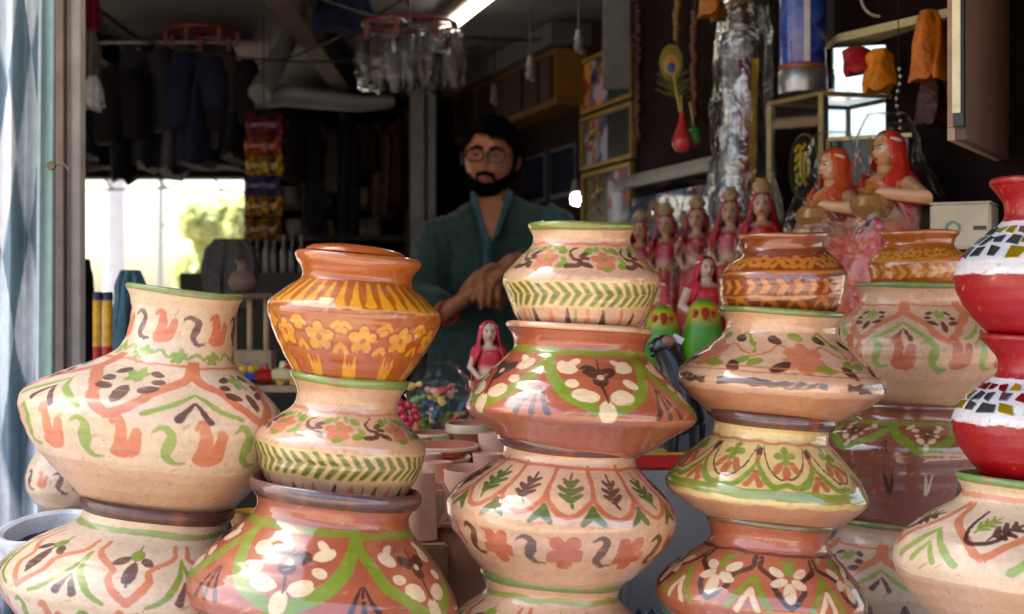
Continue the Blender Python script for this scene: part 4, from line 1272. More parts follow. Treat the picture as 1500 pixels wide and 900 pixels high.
ct = MB().box((P(400, 560, 3.2).x, 3.22, P(400, 566, 3.2).z), (.42, .34, .012), bev=.002)
for sx in (-.19, .19):
    for sy in (-.15, .15):
        ct.box((P(400, 560, 3.2).x + sx, 3.22 + sy, (.76 + P(400, 566, 3.2).z) / 2), (.025, .025, P(400, 566, 3.2).z - .76))
thing('goods_stand', 'low wooden stand carrying the rack and bright toys', 'stand', ct, m_rw, auto=30)
# bright toys
_tz = P(400, 566, 3.2).z + .0065
def toy(px, py, r, c, label, shape, Y=3.12):
    c0 = P(px, py, Y); k = Y / FPX; rr = r * k
    c0.z = max(c0.z, _tz + rr * .62)
    mb = MB()
    if shape == 0:
        mb.lathe([(0, -rr * .6), (rr * .5, -rr * .58), (rr * .95, -rr * .2), (rr, .1 * rr), (rr * .8, rr * .35), (rr * .3, rr * .5), (rr * .22, rr * .9), (0, rr * .95)], c0, 24)
    elif shape == 1:
        pts = []
        for i in range(3): pts.append(c0 + Vector(((i - 1) * rr * .7, 0, 0)))
        mb.box(c0, (rr * 2, rr * 1.1, rr * .9), bev=rr * .2)
        for q in (-1, 1): mb.lathe([(0, -.02 * rr), (rr * .36, -.02 * rr), (rr * .36, rr * .3), (0, rr * .3)], c0 + Vector((q * rr * .6, -rr * .72, -rr * .35)), 14, tilt=Matrix.Rotation(R(90), 3, 'X'))
    else:
        for i in range(8):
            a = 2 * math.pi * i / 8
            mb.ball(c0 + Vector((math.cos(a) * rr * .7, math.sin(a) * rr * .7, 0)), rr * .34, 10, 7)
        mb.lathe([(0, -rr * .62), (rr * .75, -rr * .6), (rr * .7, rr * .1), (0, rr * .15)], c0, 20)
    thing('toy', label, 'toy', mb, pmat('toy_%d_%d_%d' % tuple(int(x * 255) for x in c), c, .3, .15, 30, coat=.4), 'bright toys on the stand')
for a in ((358, 541, 22, rgb(222, 170, 30), 'yellow scalloped toy nearest the leftmost big pot', 2), (362, 556, 20, rgb(24, 84, 176), 'blue toy top just below the yellow scalloped toy', 0), (388, 566, 20, rgb(180, 26, 30), 'red toy top among the bright toys', 0),
          (415, 553, 22, rgb(226, 206, 150), 'cream toy disc beside the red toy', 0), (422, 572, 16, rgb(226, 158, 30), 'orange yellow toy car under the green rim', 1), (407, 586, 12, rgb(96, 168, 60), 'green toy bead between red and yellow toys', 0),
          (384, 548, 13, rgb(70, 36, 74), 'dark purple toy behind the blue toy', 1), (424, 540, 11, rgb(196, 34, 60), 'crimson toy ball farthest right of the toys', 0), (426, 590, 13, rgb(214, 120, 34), 'orange toy top lowest of the toys', 0)):
    toy(*a)

# ------------------------------------------------------------------ plain clayware between second and centre stacks
m_raw = pmat('raw_clay_pink', rgb(218, 162, 134), .75, .16, 16, .3, .003)
m_terra = pmat('raw_clay_red', rgb(190, 104, 76), .65, .18, 16, .25)
def cup(label, px, yt, yb, hwt, hwb, Y, mat, handle=0, name='clay_mug', lipc=None, tiltx=0, belly=0):
    k = Y / FPX; c = P(px, yb, Y); H = (yb - yt) * k
    root = empty(name, c, label, 'mug' if handle else 'bowl', 'plain clayware between the stacks')
    t = Matrix.Rotation(R(tiltx), 3, 'X')
    w = 3.2 * k
    MB().lathe([(hwb * k * .8, 0), (hwb * k, .002), (((hwb + hwt) / 2 + belly) * k, H * .5), (hwt * k, H * .97), (hwt * k - w * .4, H), (hwt * k - w, H * .97), (((hwb + hwt) / 2 + belly) * k - w, H * .5), (hwb * k * .8 - w, H * .12)], c, 44, True, True, tilt=t, wob=.008).build('body', mat, root)
    if lipc:
        MB().lathe([(hwt * k + .0006, H * .72), (hwt * k + .0012, H * .96), (hwt * k - .001, H + .0012), (hwt * k - w, H + .0006)], c, 44, tilt=t).build('painted_lip', pmat('lip_slip', lipc, .35, .15, 30, coat=.3), root)
    if handle:
        x = hwt * k * .92
        MB().tube([c + Vector((x * .9, 0, H * .80)), c + Vector((x + 12 * k, 0, H * .84)), c + Vector((x + 21 * k, 0, H * .66)), c + Vector((x + 20 * k, 0, H * .42)), c + Vector((x + 6 * k, 0, H * .22)), c + Vector((x * .8, 0, H * .2))], [4 * k, 4 * k, 4.2 * k, 4.2 * k, 4 * k, 4 * k], 12).build('handle', mat, root)
    return root
cup('plain clay mug with its handle to the right, beside the dark rim', 617, 692, 792, 20, 24, 2.42, m_raw, 1)
cup('plain clay mug with open dark mouth behind the peach pot', 688, 684, 790, 38, 34, 2.58, m_raw, 1, tiltx=6)
cup('plain clay bowl under the stacked plates', 640, 668, 700, 50, 30, 2.72, m_raw, 0, 'clay_bowl', tiltx=5)
cup('shallow clay plate with cream lip', 648, 652, 668, 52, 36, 2.78, m_terra, 0, 'clay_plate', rgb(222, 196, 150), 3)
cup('terracotta bowl with cream lip left of the green lined bowl', 630, 634, 660, 34, 24, 2.92, m_terra, 0, 'clay_bowl', rgb(214, 192, 150), 3)
cup('terracotta bowl with green line under its pale rim', 686, 620, 662, 33, 22, 2.92, m_terra, 0, 'clay_bowl', rgb(184, 172, 110), 4)
cup('plain pink clay cup standing behind the green lined bowl', 726, 634, 712, 26, 20, 2.8, m_raw, 0, 'clay_cup')
cup('plain clay cup behind the handled mug', 618, 664, 740, 30, 26, 2.66, m_raw, 0, 'clay_cup')
cup('plain clay cup tucked behind the chevron pot', 640, 676, 716, 22, 18, 2.60, m_raw, 0, 'clay_cup')
cup('small plain clay bowl farthest back by the beads', 606, 640, 664, 26, 18, 2.86, m_raw, 0, 'clay_bowl')
cup('pink clay cup stacked above the open mug', 716, 664, 700, 24, 20, 2.62, m_raw, 0, 'clay_cup')
_j = MB(); k = 2.45 / FPX; c = P(668, 905, 2.45)
_j.lathe([(30 * k, 0), (46 * k, 26 * k), (55 * k, 62 * k), (50 * k, 100 * k), (34 * k, 120 * k), (30 * k, 128 * k), (36 * k, 136 * k), (30 * k, 134 * k), (24 * k, 120 * k)], c, 44, True, True, wob=.006)
thing('clay_jar', 'plain brown clay jar low between second and centre stacks', 'jar', _j, pmat('brown_clay', rgb(150, 96, 70), .75, .2, 16, .3), 'plain clayware between the stacks')
_bx = MB().box((P(672, 700, 2.74).x, 2.76, (.762 + P(672, 703, 2.74).z) / 2), (.20, .42, P(672, 703, 2.74).z - .762), bev=.004)
thing('wooden_crate', 'wooden crate under the plates and bowls', 'crate', _bx, pmat('crate_wood', rgb(150, 112, 80), .8, .3, 14), auto=30)
_bx = MB().box((P(622, 800, 2.42).x, 2.42, (.762 + P(622, 792.4, 2.42).z) / 2), (.07, .10, P(622, 792.4, 2.42).z - .762), bev=.003)
thing('wooden_block', 'wooden block under the handled clay mug', 'block', _bx, pmat('crate_wood', rgb(150, 112, 80)), auto=30)
# red beads
_rb = empty('bead_bunch', P(597, 622, 2.9), 'bunch of pinkish red beads next to the plastic bag', 'beads')
for i, (px, py) in enumerate(((588, 600), (598, 594), (607, 602), (592, 612), (602, 614), (610, 612), (585, 590), (597, 622))):
    MB().ball(P(px, py, 2.9 + .004 * (i % 3)), .0085, 12, 8).build('bead', pmat('bead_crimson', rgb(206, 44, 70), .25, .15, 30, coat=.5), _rb)
_bx = MB().box((P(640, 640, 3.02).x, 3.03, (.762 + P(640, 640, 3.02).z) / 2), (.20, .14, P(640, 640, 3.02).z - .762), bev=.004)
thing('cardboard_box', 'cardboard box under the bagged figures', 'box', _bx, pmat('cardboard', rgb(150, 120, 88), .8, .2, 14), auto=30)
# bag of little figures in clear plastic
bg_ = empty('bagged_figures', P(644, 640, 3.0), 'clear plastic bag full of small bright figures', 'bag')
_rs = random.Random(5)
for i in range(34):
    px, py = 606 + _rs.random() * 76, 562 + _rs.random() * 66
    c = P(px, py, 3.0 + _rs.uniform(-.02, .03)); k = 3.0 / FPX
    mb = MB().lathe([(0, -12 * k), (5 * k, -11 * k), (6 * k, -3 * k), (2.5 * k, 3 * k), (4 * k, 6 * k), (3.5 * k, 11 * k), (0, 12 * k)], c, 12, tilt=Matrix.Rotation(_rs.uniform(-1.4, 1.4), 3, 'Y'))
    mb.tube([c + Vector((-9 * k, 0, _rs.uniform(-3, 6) * k)), c, c + Vector((9 * k, 0, _rs.uniform(-3, 6) * k))], 1.8 * k, 6)
    cc = [rgb(214, 120, 50), rgb(222, 168, 130), rgb(120, 170, 50), rgb(60, 90, 120), rgb(200, 60, 60), rgb(230, 190, 90)][i % 6]
    mb.build('figure', pmat('little_figure_%d' % (i % 6), cc, .4, .2, 40), bg_)
def wrap_shell(rows, Y, seed, parent, depth=1.0, name='plastic_wrap', amp=3.0, n=60, mat=None):
    """rows (py, cx, hw) closed crumpled plastic shell"""
    rs = random.Random(seed); off = Vector((rs.uniform(0, 50), 0, 0))
    r = np.array(rows, float)
    ys = np.linspace(r[0, 0], r[-1, 0], 34)
    rg = []
    for y in ys:
        cx = np.interp(y, r[:, 0], r[:, 1]); hw = np.interp(y, r[:, 0], r[:, 2])
        ring = []
        for i in range(n):
            a = 2 * math.pi * i / n
            d = mnoise.noise(Vector((math.cos(a) * 2.2, math.sin(a) * 2.2, y * .028)) + off) * amp + abs(mnoise.noise(Vector((math.cos(a) * 5, math.sin(a) * 5, y * .06)) + off)) * amp * 1.1
            q = P(cx + math.cos(a) * (hw + d), y, Y)
            q.y += math.sin(a) * (hw + d) * depth * Y / FPX
            ring.append(q)
        rg.append(ring)
    return MB().loft(rg).build(name, mat or M_WRAP, parent, auto=180)
wrap_shell([(530, 650, 5), (540, 648, 24), (560, 646, 42), (600, 644, 46), (630, 642, 44), (639.5, 642, 36)], 3.0, 3, bg_, .7, 'plastic_wrap', 9)
# ------------------------------------------------------------------ inside the shop: ceiling things, hanging goods, shelves
def emis(name, c, s):
    m, nt, b = newmat(name)
    b.inputs['Base Color'].default_value = (*c, 1)
    b.inputs['Emission Color'].default_value = (*c, 1)
    b.inputs['Emission Strength'].default_value = s
    return m
# tube light
_t0, _t1 = Vector((-.205, 4.86, 2.165)), Vector((.10, 3.72, 2.165))
tl = empty('tube_light', (_t0 + _t1) / 2, 'lit fluorescent tube on the ceiling above the shopkeeper', 'light')
_d = (_t1 - _t0).normalized()
MB().tube([_t0, _t1], .015, 14).build('tube', emis('tube_glow', (1.0, .93, .78), 2.2), tl)
MB().box((_t0 + _t1) / 2 + Vector((0, 0, .033)), ((_t1 - _t0).length + .04, .045, .03), Matrix.Rotation(math.atan2(_d.y, _d.x), 3, 'Z'), .004).build('housing', pmat('lamp_housing', rgb(120, 104, 92), .5), tl)
for q in (_t0, _t1):
    MB().box(q + Vector((0, 0, .006)), (.02, .034, .05), Matrix.Rotation(math.atan2(_d.y, _d.x), 3, 'Z')).build('socket', pmat('lamp_socket', rgb(150, 140, 130), .4), tl)

# cupboard row under the ceiling on the right wall
cb = empty('wall_cupboard', WP(800, 175, .02), 'brown and yellow wooden cupboard row high on the right wall', 'cupboard')
def wall_slab(px0, px1, z0, z1, off, th):
    a, b = WP(px0, 475, off), WP(px1, 475, off)
    a.z = b.z = z0
    up = Vector((0, 0, z1 - z0))
    return MB().slab([a, b, b + up, a + up], WNRM * th)
m_cbf = pmat('cupboard_yellow_frame', rgb(92, 60, 14), .6, .3, 14, spec=.2)
m_cbd = pmat('cupboard_brown_panel', rgb(44, 25, 14), .6, .35, 10, spec=.2)
wall_slab(704, 862, 1.965, 2.135, .003, .10).build('carcass', m_cbf, cb, smooth=False)
for p0, p1 in ((712, 736), (744, 766), (770, 812), (818, 838), (842, 858)):
    wall_slab(p0, p1, 1.985, 2.118, .1035, .012).build('door', m_cbd, cb, smooth=False)
bm_ = wall_slab(690, 868, 2.14, 2.205, .003, .13)
thing('wall_beam', 'grey beam under the ceiling above the cupboard row', 'beam', bm_, pmat('beam_grey', rgb(54, 52, 53), .7, .2, 8), smooth=False)
def spiral_bulb(px, py, Y, s, label, glow=0.0, group=None):
    k = Y / FPX; c = P(px, py, Y)
    r = empty('spiral_bulb', c, label, 'bulb', group)
    pts = []
    for i in range(60):
        t = i / 59; a = t * 6.5 * math.pi
        rr = (6 * s) * k * (.55 + .45 * math.sin(t * math.pi * .9 + .3))
        pts.append(c + Vector((math.cos(a) * rr, math.sin(a) * rr, (-12 + t * 18) * s * k)))
    MB().tube(pts, 1.9 * s * k, 7).build('coil', emis('bulb_glow', (.85, .97, 1.0), glow) if glow > 0 else pmat('bulb_white_glass', rgb(110, 110, 114), .25), r)
    MB().lathe([(6.5 * s * k, 6 * s * k), (7 * s * k, 10 * s * k), (5 * s * k, 16 * s * k), (4.6 * s * k, 23 * s * k), (0, 24 * s * k)], c, 18, True).build('base', pmat('bulb_base', rgb(96, 94, 92), .4), r)
    MB().tube([c + Vector((0, 0, 22 * s * k)), c + Vector((0, .004, CEIL - c.z - .002 if CEIL - c.z < .3 else 60 * k))], .003, 6).build('cord', pmat('cord_black', rgb(22, 22, 22), .5), r)
spiral_bulb(724, 143, 5.2, .8, 'unlit white spiral bulb farthest back along the cupboard')
spiral_bulb(777, 106, 4.75, 1.0, 'unlit white spiral bulb in front of the cupboard middle')
spiral_bulb(848, 66, 4.3, .95, 'unlit white spiral bulb nearest along the cupboard')
spiral_bulb(843, 288, 4.55, 1.05, 'lit white spiral bulb beside the shopkeeper shoulder', 2.5)
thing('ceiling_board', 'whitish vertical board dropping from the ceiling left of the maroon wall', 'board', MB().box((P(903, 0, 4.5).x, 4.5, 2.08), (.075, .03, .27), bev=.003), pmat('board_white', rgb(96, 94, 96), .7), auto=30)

# pictures on the right wall
m_gold = pmat('gilt_frame', rgb(160, 130, 62), .35, .3, 40, .3, metal=.5)
def picture(label, p0, p1, z0, z1, split, cL, cR, seed, off=.003):
    r = empty('framed_picture', WP((p0 + p1) / 2, 475, off), label, 'picture', 'pictures on the right wall')
    r.location.z = z0
    w = .012
    a, b = WP(p0, 475, off), WP(p1, 475, off)
    L = (b - a).length; u = (b - a) / L
    def fr(u0, u1, q0, q1, o, th, nm, m):
        x0, x1 = a + u * u0 + WNRM * o, a + u * u1 + WNRM * o
        x0.z = x1.z = q0
        return MB().slab([x0, x1, x1 + Vector((0, 0, q1 - q0)), x0 + Vector((0, 0, q1 - q0))], WNRM * th).build(nm, m, r, smooth=False)
    fr(0, L, z0, z1, 0, .006, 'backing', pmat('picture_back', rgb(40, 34, 30), .7))
    fr(0, L, z0, z0 + w, .0065, .014, 'frame_bar', m_gold); fr(0, L, z1 - w, z1, .0065, .014, 'frame_bar', m_gold)
    fr(0, w, z0 + w + .001, z1 - w - .001, .0065, .014, 'frame_bar', m_gold); fr(L - w, L, z0 + w + .001, z1 - w - .001, .0065, .014, 'frame_bar', m_gold)
    s = w + (L - 2 * w) * split
    fr(w + .001, s, z0 + w + .001, z1 - w - .001, .007, .004, 'print', cL)
    fr(s + .002, L - w - .001, z0 + w + .001, z1 - w - .001, .007, .004, 'calligraphy_panel', cR)
    rs = random.Random(seed)
    g = MB()
    for i in range(9):
        x = s + .04 + rs.random() * (L - w - s - .08); z = z0 + .04 + rs.random() * (z1 - z0 - .09)
        pts = []
        an = rs.uniform(-.5, 2.2)
        for j in range(6):
            an += rs.uniform(-.9, .9)
            pts.append(a + u * x + WNRM * .013 + Vector((0, 0, z - a.z)))
            x = min(max(x + math.cos(an) * .016, s + .012), L - w - .012); z = min(max(z + math.sin(an) * .014, z0 + .02), z1 - .02)
        g.tube(pts, .0026, 5)
    g.build('calligraphy', m_gold, r)
def collage(name, cs, scale):
    m, nt, b = newmat(name)
    tc = nt.nodes.new('ShaderNodeTexCoord'); v = nt.nodes.new('ShaderNodeTexVoronoi'); v.inputs['Scale'].default_value = scale
    nt.links.new(tc.outputs['Object'], v.inputs['Vector'])
    sp = nt.nodes.new('ShaderNodeSeparateColor'); nt.links.new(v.outputs['Color'], sp.inputs[0])
    r = nt.nodes.new('ShaderNodeValToRGB'); r.color_ramp.interpolation = 'CONSTANT'
    while len(r.color_ramp.elements) < len(cs): r.color_ramp.elements.new(.5)
    for i, c in enumerate(cs):
        r.color_ramp.elements[i].position = i / len(cs); r.color_ramp.elements[i].color = (*c, 1)
    nt.links.new(sp.outputs[0], r.inputs[0]); nt.links.new(r.outputs[0], b.inputs['Base Color'])
    setin(b, Roughness=.35)
    return m
m_p1 = collage('print_red_blue', [rgb(150, 40, 48), rgb(70, 80, 120), rgb(150, 140, 160), rgb(40, 44, 80), rgb(190, 120, 60)], 26)
m_p2 = collage('print_blue_grey', [rgb(80, 84, 130), rgb(150, 150, 170), rgb(150, 36, 44), rgb(50, 50, 90)], 24)
m_c1 = pmat('calligraphy_green', rgb(24, 44, 40), .3, .3, 20)
m_c2 = pmat('calligraphy_black', rgb(24, 22, 22), .3, .3, 20)
picture('gold framed picture with green calligraphy half, highest on the wall', 936, 860, 1.935, 2.10, .5, m_c1, m_p1, 1)
picture('gold framed picture with black calligraphy half under the green one', 936, 860, 1.765, 1.925, .5, m_c2, m_p2, 2)
picture('gold framed picture with lilac print, lowest of the three', 934, 862, 1.585, 1.755, .5, m_p2, m_c2, 3)
for i, (p0, p1, z0, z1, lb) in enumerate(((850, 812, 1.70, 1.86, 'dark blue framed pane on the wall right of the shopkeeper head'), (806, 775, 1.70, 1.86, 'dark blue framed pane nearest the shopkeeper head'))):
    r = empty('dark_picture', WP((p0 + p1) / 2, 475, .003), lb, 'pane', 'dark framed panes')
    r.location.z = z0
    wall_slab(p0, p1, z0, z1, .003, .012).build('frame', pmat('pane_frame_dark', rgb(40, 44, 56), .4), r, smooth=False)
    wall_slab(p0 - 3, p1 + 3, z0 + .012, z1 - .012, .0155, .004).build('glass', pmat('pane_blue_dark', rgb(24, 32, 50), .1), r, smooth=False)

# ---- rear: grey pillar, shelf unit with goods
thing('pillar', 'grey metal pillar behind the shopkeeper on the left', 'pillar', MB().box((P(612, 0, 5.7).x, 5.7, 1.21), (.05, .06, 2.0), bev=.004).box((P(632, 0, 5.7).x, 5.72, 1.21), (.03, .05, 2.0), bev=.004), pmat('pillar_grey', rgb(120, 120, 124), .45, .3, 12, .2), auto=30)
su = empty('shelf_unit', P(505, 600, 6.25), 'dark wooden shelf unit full of goods on the back wall', 'shelf')
su.location.z = .2
m_sh = pmat('shelf_dark_wood', rgb(40, 30, 26))
for px in (408, 508, 602):
    MB().box((P(px, 0, 6.3).x, 6.3, 1.15), (.03, .34, 1.9)).build('upright', m_sh, su, smooth=False)
SHY = (214, 262, 308, 352)
for px0, px1 in ((408, 508), (508, 602)):
    for py in SHY:
        a, b = P(px0, py, 6.3), P(px1, py, 6.3)
        MB().box(((a.x + b.x) / 2, 6.3, a.z), (b.x - a.x - .032, .33, .02)).build('shelf', m_sh, su, smooth=False)
_rs = random.Random(9)
goods = [(430, 0, 'maroon box on the top shelf by the hanging packets', rgb(84, 36, 50)), (470, 0, 'dark violet box on the top shelf', rgb(58, 40, 74)), (545, 0, 'brown box on the top shelf near the pillar', rgb(90, 58, 36)), (585, 0, 'rust box on the top shelf beside the pillar', rgb(120, 56, 30)),
         (432, 1, 'black bag on the second shelf by the packets', rgb(26, 24, 28)), (478, 1, 'olive grey bag on the second shelf', rgb(88, 86, 74)), (535, 1, 'tan parcel on the second shelf', rgb(120, 88, 62)), (580, 1, 'orange bottle shaped parcel on the second shelf', rgb(170, 86, 30)),
         (430, 2, 'brown bag on the third shelf by the packets', rgb(78, 60, 48)), (480, 2, 'grey bag on the third shelf', rgb(92, 90, 86)), (532, 2, 'patterned pinkish parcel on the third shelf', rgb(130, 92, 84)), (580, 2, 'wine red box on the third shelf', rgb(74, 26, 30)),
         (440, 3, 'plum box on the lowest visible shelf', rgb(70, 40, 66)), (482, 3, 'yellow tinted box on the lowest visible shelf', rgb(120, 106, 40)), (545, 3, 'black box on the lowest visible shelf', rgb(22, 20, 22))]
for i, (px, sh, lb, c) in enumerate(goods):
    zb = P(0, SHY[sh], 6.3).z + .0105
    w = _rs.uniform(.09, .13); h = _rs.uniform(.06, .098)
    mb = MB()
    rg = []
    sq = _rs.uniform(2.5, 6)
    for j in range(9):
        v = j / 8
        ww = w / 2 * (1 - .25 * (v ** 3 if i % 2 else 0) - .08 * (1 - v) ** 4)
        ring = []
        for kx in range(24):
            a = 2 * math.pi * kx / 24
            ca, sa = math.cos(a), math.sin(a)
            ring.append(Vector((P(px, 0, 6.28).x + math.copysign(abs(ca) ** (2 / sq), ca) * ww + .004 * math.sin(5 * a + v * 4), 6.26 + math.copysign(abs(sa) ** (2 / sq), sa) * .08, zb + v * h)))
        rg.append(ring)
    mb.loft(rg)
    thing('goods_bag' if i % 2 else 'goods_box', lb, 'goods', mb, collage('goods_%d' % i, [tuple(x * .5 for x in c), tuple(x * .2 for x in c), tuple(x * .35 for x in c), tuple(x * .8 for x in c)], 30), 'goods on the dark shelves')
# dark bags and cloths hung in front of the shelves
for i, (p0, p1, y0, y1, c, lb) in enumerate(((418, 446, 168, 262, rgb(34, 20, 26), 'dark maroon cloth hung before the shelves by the packets'), (444, 470, 176, 330, rgb(30, 28, 34), 'black cloth strip hung before the left shelves'), (474, 506, 190, 286, rgb(62, 60, 54), 'grey bag hung before the middle shelves'),
        (500, 524, 172, 340, rgb(28, 26, 36), 'navy black strip hung before the middle upright'), (522, 556, 180, 250, rgb(40, 22, 16), 'dark brown bag hung before the right shelves'), (548, 574, 196, 318, rgb(84, 60, 50), 'pinkish brown cloth hung before the right shelves'), (572, 600, 172, 300, rgb(52, 22, 14), 'rust black cloth hung beside the pillar'), (452, 478, 262, 342, rgb(44, 36, 48), 'plum black bag hung low before the shelves'))):
    garment('hanging_cloth', lb, p0, p1, y0, y1, 6.0 + .03 * (i % 3), c, 'cloth', 70 + i, .05, (.3, -.1, .5, .1)[i % 4], 'cloths before the shelves', (5, 8, 6)[i % 3])
# row of bottles and counter
cn = MB().box((P(420, 0, 5.2).x, 5.2, (.2 + P(0, 402, 5.2).z) / 2), (.62, .3, P(0, 402, 5.2).z - .2), bev=.003)
thing('counter', 'dark counter carrying the row of bottles', 'counter', cn, pmat('shelf_dark_wood', rgb(40, 30, 26)), auto=30)
for i, px in enumerate((366, 378, 390, 403, 416, 429, 442)):
    c = P(px, 402, 5.1); k = 5.1 / FPX
    cc = [rgb(96, 92, 100), rgb(50, 44, 60), rgb(110, 106, 110), rgb(60, 34, 40), rgb(90, 88, 96), rgb(44, 40, 52), rgb(100, 84, 76)][i]
    mb = MB().lathe([(4.6 * k, 0), (4.8 * k, 3 * k), (4.8 * k, 30 * k), (3.4 * k, 37 * k), (1.8 * k, 42 * k), (1.8 * k, 50 * k), (2.2 * k, 52 * k), (2.2 * k, 57 * k), (0, 58 * k)], c, 16, True)
    thing('bottle', ('dark glass bottle in the row on the counter, number %s from the opening' % ['one', 'two', 'three', 'four', 'five', 'six', 'seven'][i]), 'bottle', mb, pmat('bottle_%d' % i, cc, .2, .25, 30), 'bottles on the counter')

# ---- strings of packets hanging beside the opening
packs = [(168, 30, rgb(96, 22, 40), 'maroon glittery packet, top of the hanging string'), (200, 28, rgb(150, 66, 30), 'rust packet, second on the hanging string'), (229, 28, rgb(168, 130, 26), 'gold packet, third on the hanging string'),
         (258, 28, rgb(50, 46, 104), 'indigo packet, fourth on the hanging string'), (288, 28, rgb(166, 118, 24), 'yellow packet, fifth on the hanging string'), (320, 32, rgb(128, 84, 26), 'bronze packet, lowest on the hanging string')]
for i, (py, h, c, lb) in enumerate(packs):
    Y = 4.9; k = Y / FPX
    ctr = P(387 - (i % 2) * 2, py + h / 2, Y)
    rg = []
    for j in range(11):
        v = j / 10
        th = .022 * math.sin(math.pi * v) + .003
        ring = []
        for kx in range(24):
            a = 2 * math.pi * kx / 24
            ca, sa = math.cos(a), math.sin(a)
            ring.append(ctr + Vector((math.copysign(abs(ca) ** .5, ca) * 27 * k + .002 * math.sin(9 * v + i), sa * th + .003 * math.sin(7 * a + v * 9), (.5 - v) * (h + 1) * k)))
        rg.append(ring)
    thing('hanging_packet', lb, 'packet', MB().loft(rg), collage('packet_%d' % i, [tuple(x * .6 for x in c), tuple(x * .2 for x in c), c, rgb(40, 12, 15)], 90), 'packets on the hanging string')
thing('hanging_string', 'thin string holding the column of packets', 'string', MB().tube([P(387, 168, 4.94), P(386, 90, 4.94), (P(386, 0, 4.94).x, 4.94, CEIL + .004)], .002, 6), pmat('cord_black', rgb(22, 22, 22)))

# ---- dark clothes on a rail over the opening
rl = MB().tube([P(118, 62, 5.15), P(372, 62, 5.15)], .008, 8)
for px in (150, 330):
    rl.tube([P(px, 62, 5.15), (P(px, 0, 5.15).x, 5.15, CEIL + .004)], .003, 6)
thing('hanging_rail', 'thin rail under the ceiling carrying the dark clothes', 'rail', rl, pmat('rail_steel', rgb(110, 100, 96), .4, metal=.6))
BLK = rgb(24, 22, 26)
for a in (('black short garment on the rail nearest the door post', 128, 166, 112, 236, BLK, 11), ('black long garment second on the rail', 160, 196, 100, 262, rgb(18, 16, 20), 12), ('black wide coat hanging on the rail', 190, 244, 66, 246, rgb(38, 36, 44), 13),
          ('charcoal shiny garment third from the packets', 236, 272, 58, 256, rgb(74, 72, 80), 14), ('dark blue black garment second from the packets', 262, 312, 74, 240, rgb(30, 32, 56), 15), ('grey black ragged garment under the red hanger', 292, 330, 66, 216, rgb(60, 52, 56), 19), ('black garment at the end of the rail by the packets', 318, 364, 88, 232, BLK, 16)):
    garment('hanging_garment', a[0], a[1], a[2], a[3], a[4], 5.15 + .05 * (a[6] % 3), a[5], 'garment', a[6], .10, (.05, .5, .25)[a[6] % 3], 'dark clothes on the rail', 2 + a[6] % 4, None, True)
    thing('hook', 'steel hook holding the ' + a[0], 'hook', MB().tube([P((a[1] + a[2]) / 2, a[3] + 8, 5.15 + .05 * (a[6] % 3)), P((a[1] + a[2]) / 2, 60, 5.15)], .003, 6), pmat('rail_steel', rgb(110, 100, 96)), 'hooks on the rail')
garment('hanging_garment', 'white small garment close to the door post', 122, 150, 112, 156, 4.6, rgb(176, 178, 190), 'garment', 17, .03, .3)
garment('hanging_garment', 'magenta garment at the top beside the door post', 118, 146, -20, 40, 4.6, rgb(96, 16, 42), 'garment', 18, .03, .1)
garment('hanging_garment', 'grey garment between magenta and white ones', 118, 142, 38, 116, 4.62, rgb(88, 84, 84), 'garment', 19, .03, .1)
garment('hanging_cloth', 'wide black cloth hung behind the clothes on the rail', 122, 366, 74, 246, 5.5, rgb(15, 14, 16), 'cloth', 23, .06, .04, None, 11)
# red clip hanger ring over the clothes
def ring_hanger(px, py, Y, r, label, c):
    mb = MB(); q = P(px, py, Y)
    pts = [q + Vector((math.cos(2 * math.pi * i / 28) * r, math.sin(2 * math.pi * i / 28) * r, 0)) for i in range(29)]
    mb.tube(pts, .006, 8, cap=False)
    for i in range(0, 28, 4):
        mb.tube([pts[i], q], .003, 6)
        mb.box(pts[i] - Vector((0, 0, .025)), (.012, .008, .045))
    mb.tube([q, Vector((q.x, q.y, CEIL + .004))], .003, 6)
    thing('clip_hanger', label, 'hanger', mb, pmat('hanger_red', c, .4, .2, 20))
ring_hanger(295, 46, 5.0, .11, 'red round clip hanger over the dark clothes', rgb(96, 30, 28))
ring_hanger(600, 36, 4.25, .12, 'red round clip hanger over the wrapped bundle', rgb(120, 22, 24))
# wooden beams and loose cables under the ceiling
for x0, lb in ((-1.35, 'dark wooden beam under the ceiling above the clothes'), (-.62, 'dark wooden beam under the ceiling left of the tube light')):
    thing('roof_beam', lb, 'beam', MB().box((x0, 4.6, CEIL - .03), (.07, 3.7, .075), bev=.003), pmat('beam_wood', rgb(74, 54, 40), .8, .35, 14), auto=30)
for i, (a, b, sg) in enumerate((((-1.5, 4.4), (-.1, 5.4), .12), ((-.7, 4.2), (.3, 5.2), .08), ((-1.2, 5.6), (-.3, 4.6), .10))):
    pts = [Vector((a[0] + (b[0] - a[0]) * t / 14, a[1] + (b[1] - a[1]) * t / 14, CEIL - .005 - sg * math.sin(math.pi * t / 14))) for t in range(15)]
    thing('cable', ['loose cable sagging under the ceiling above the clothes', 'loose cable sagging near the tube light', 'loose cable crossing behind the wrapped bundle'][i], 'cable', MB().tube(pts, .004, 6), pmat('cord_black', rgb(22, 22, 22)))
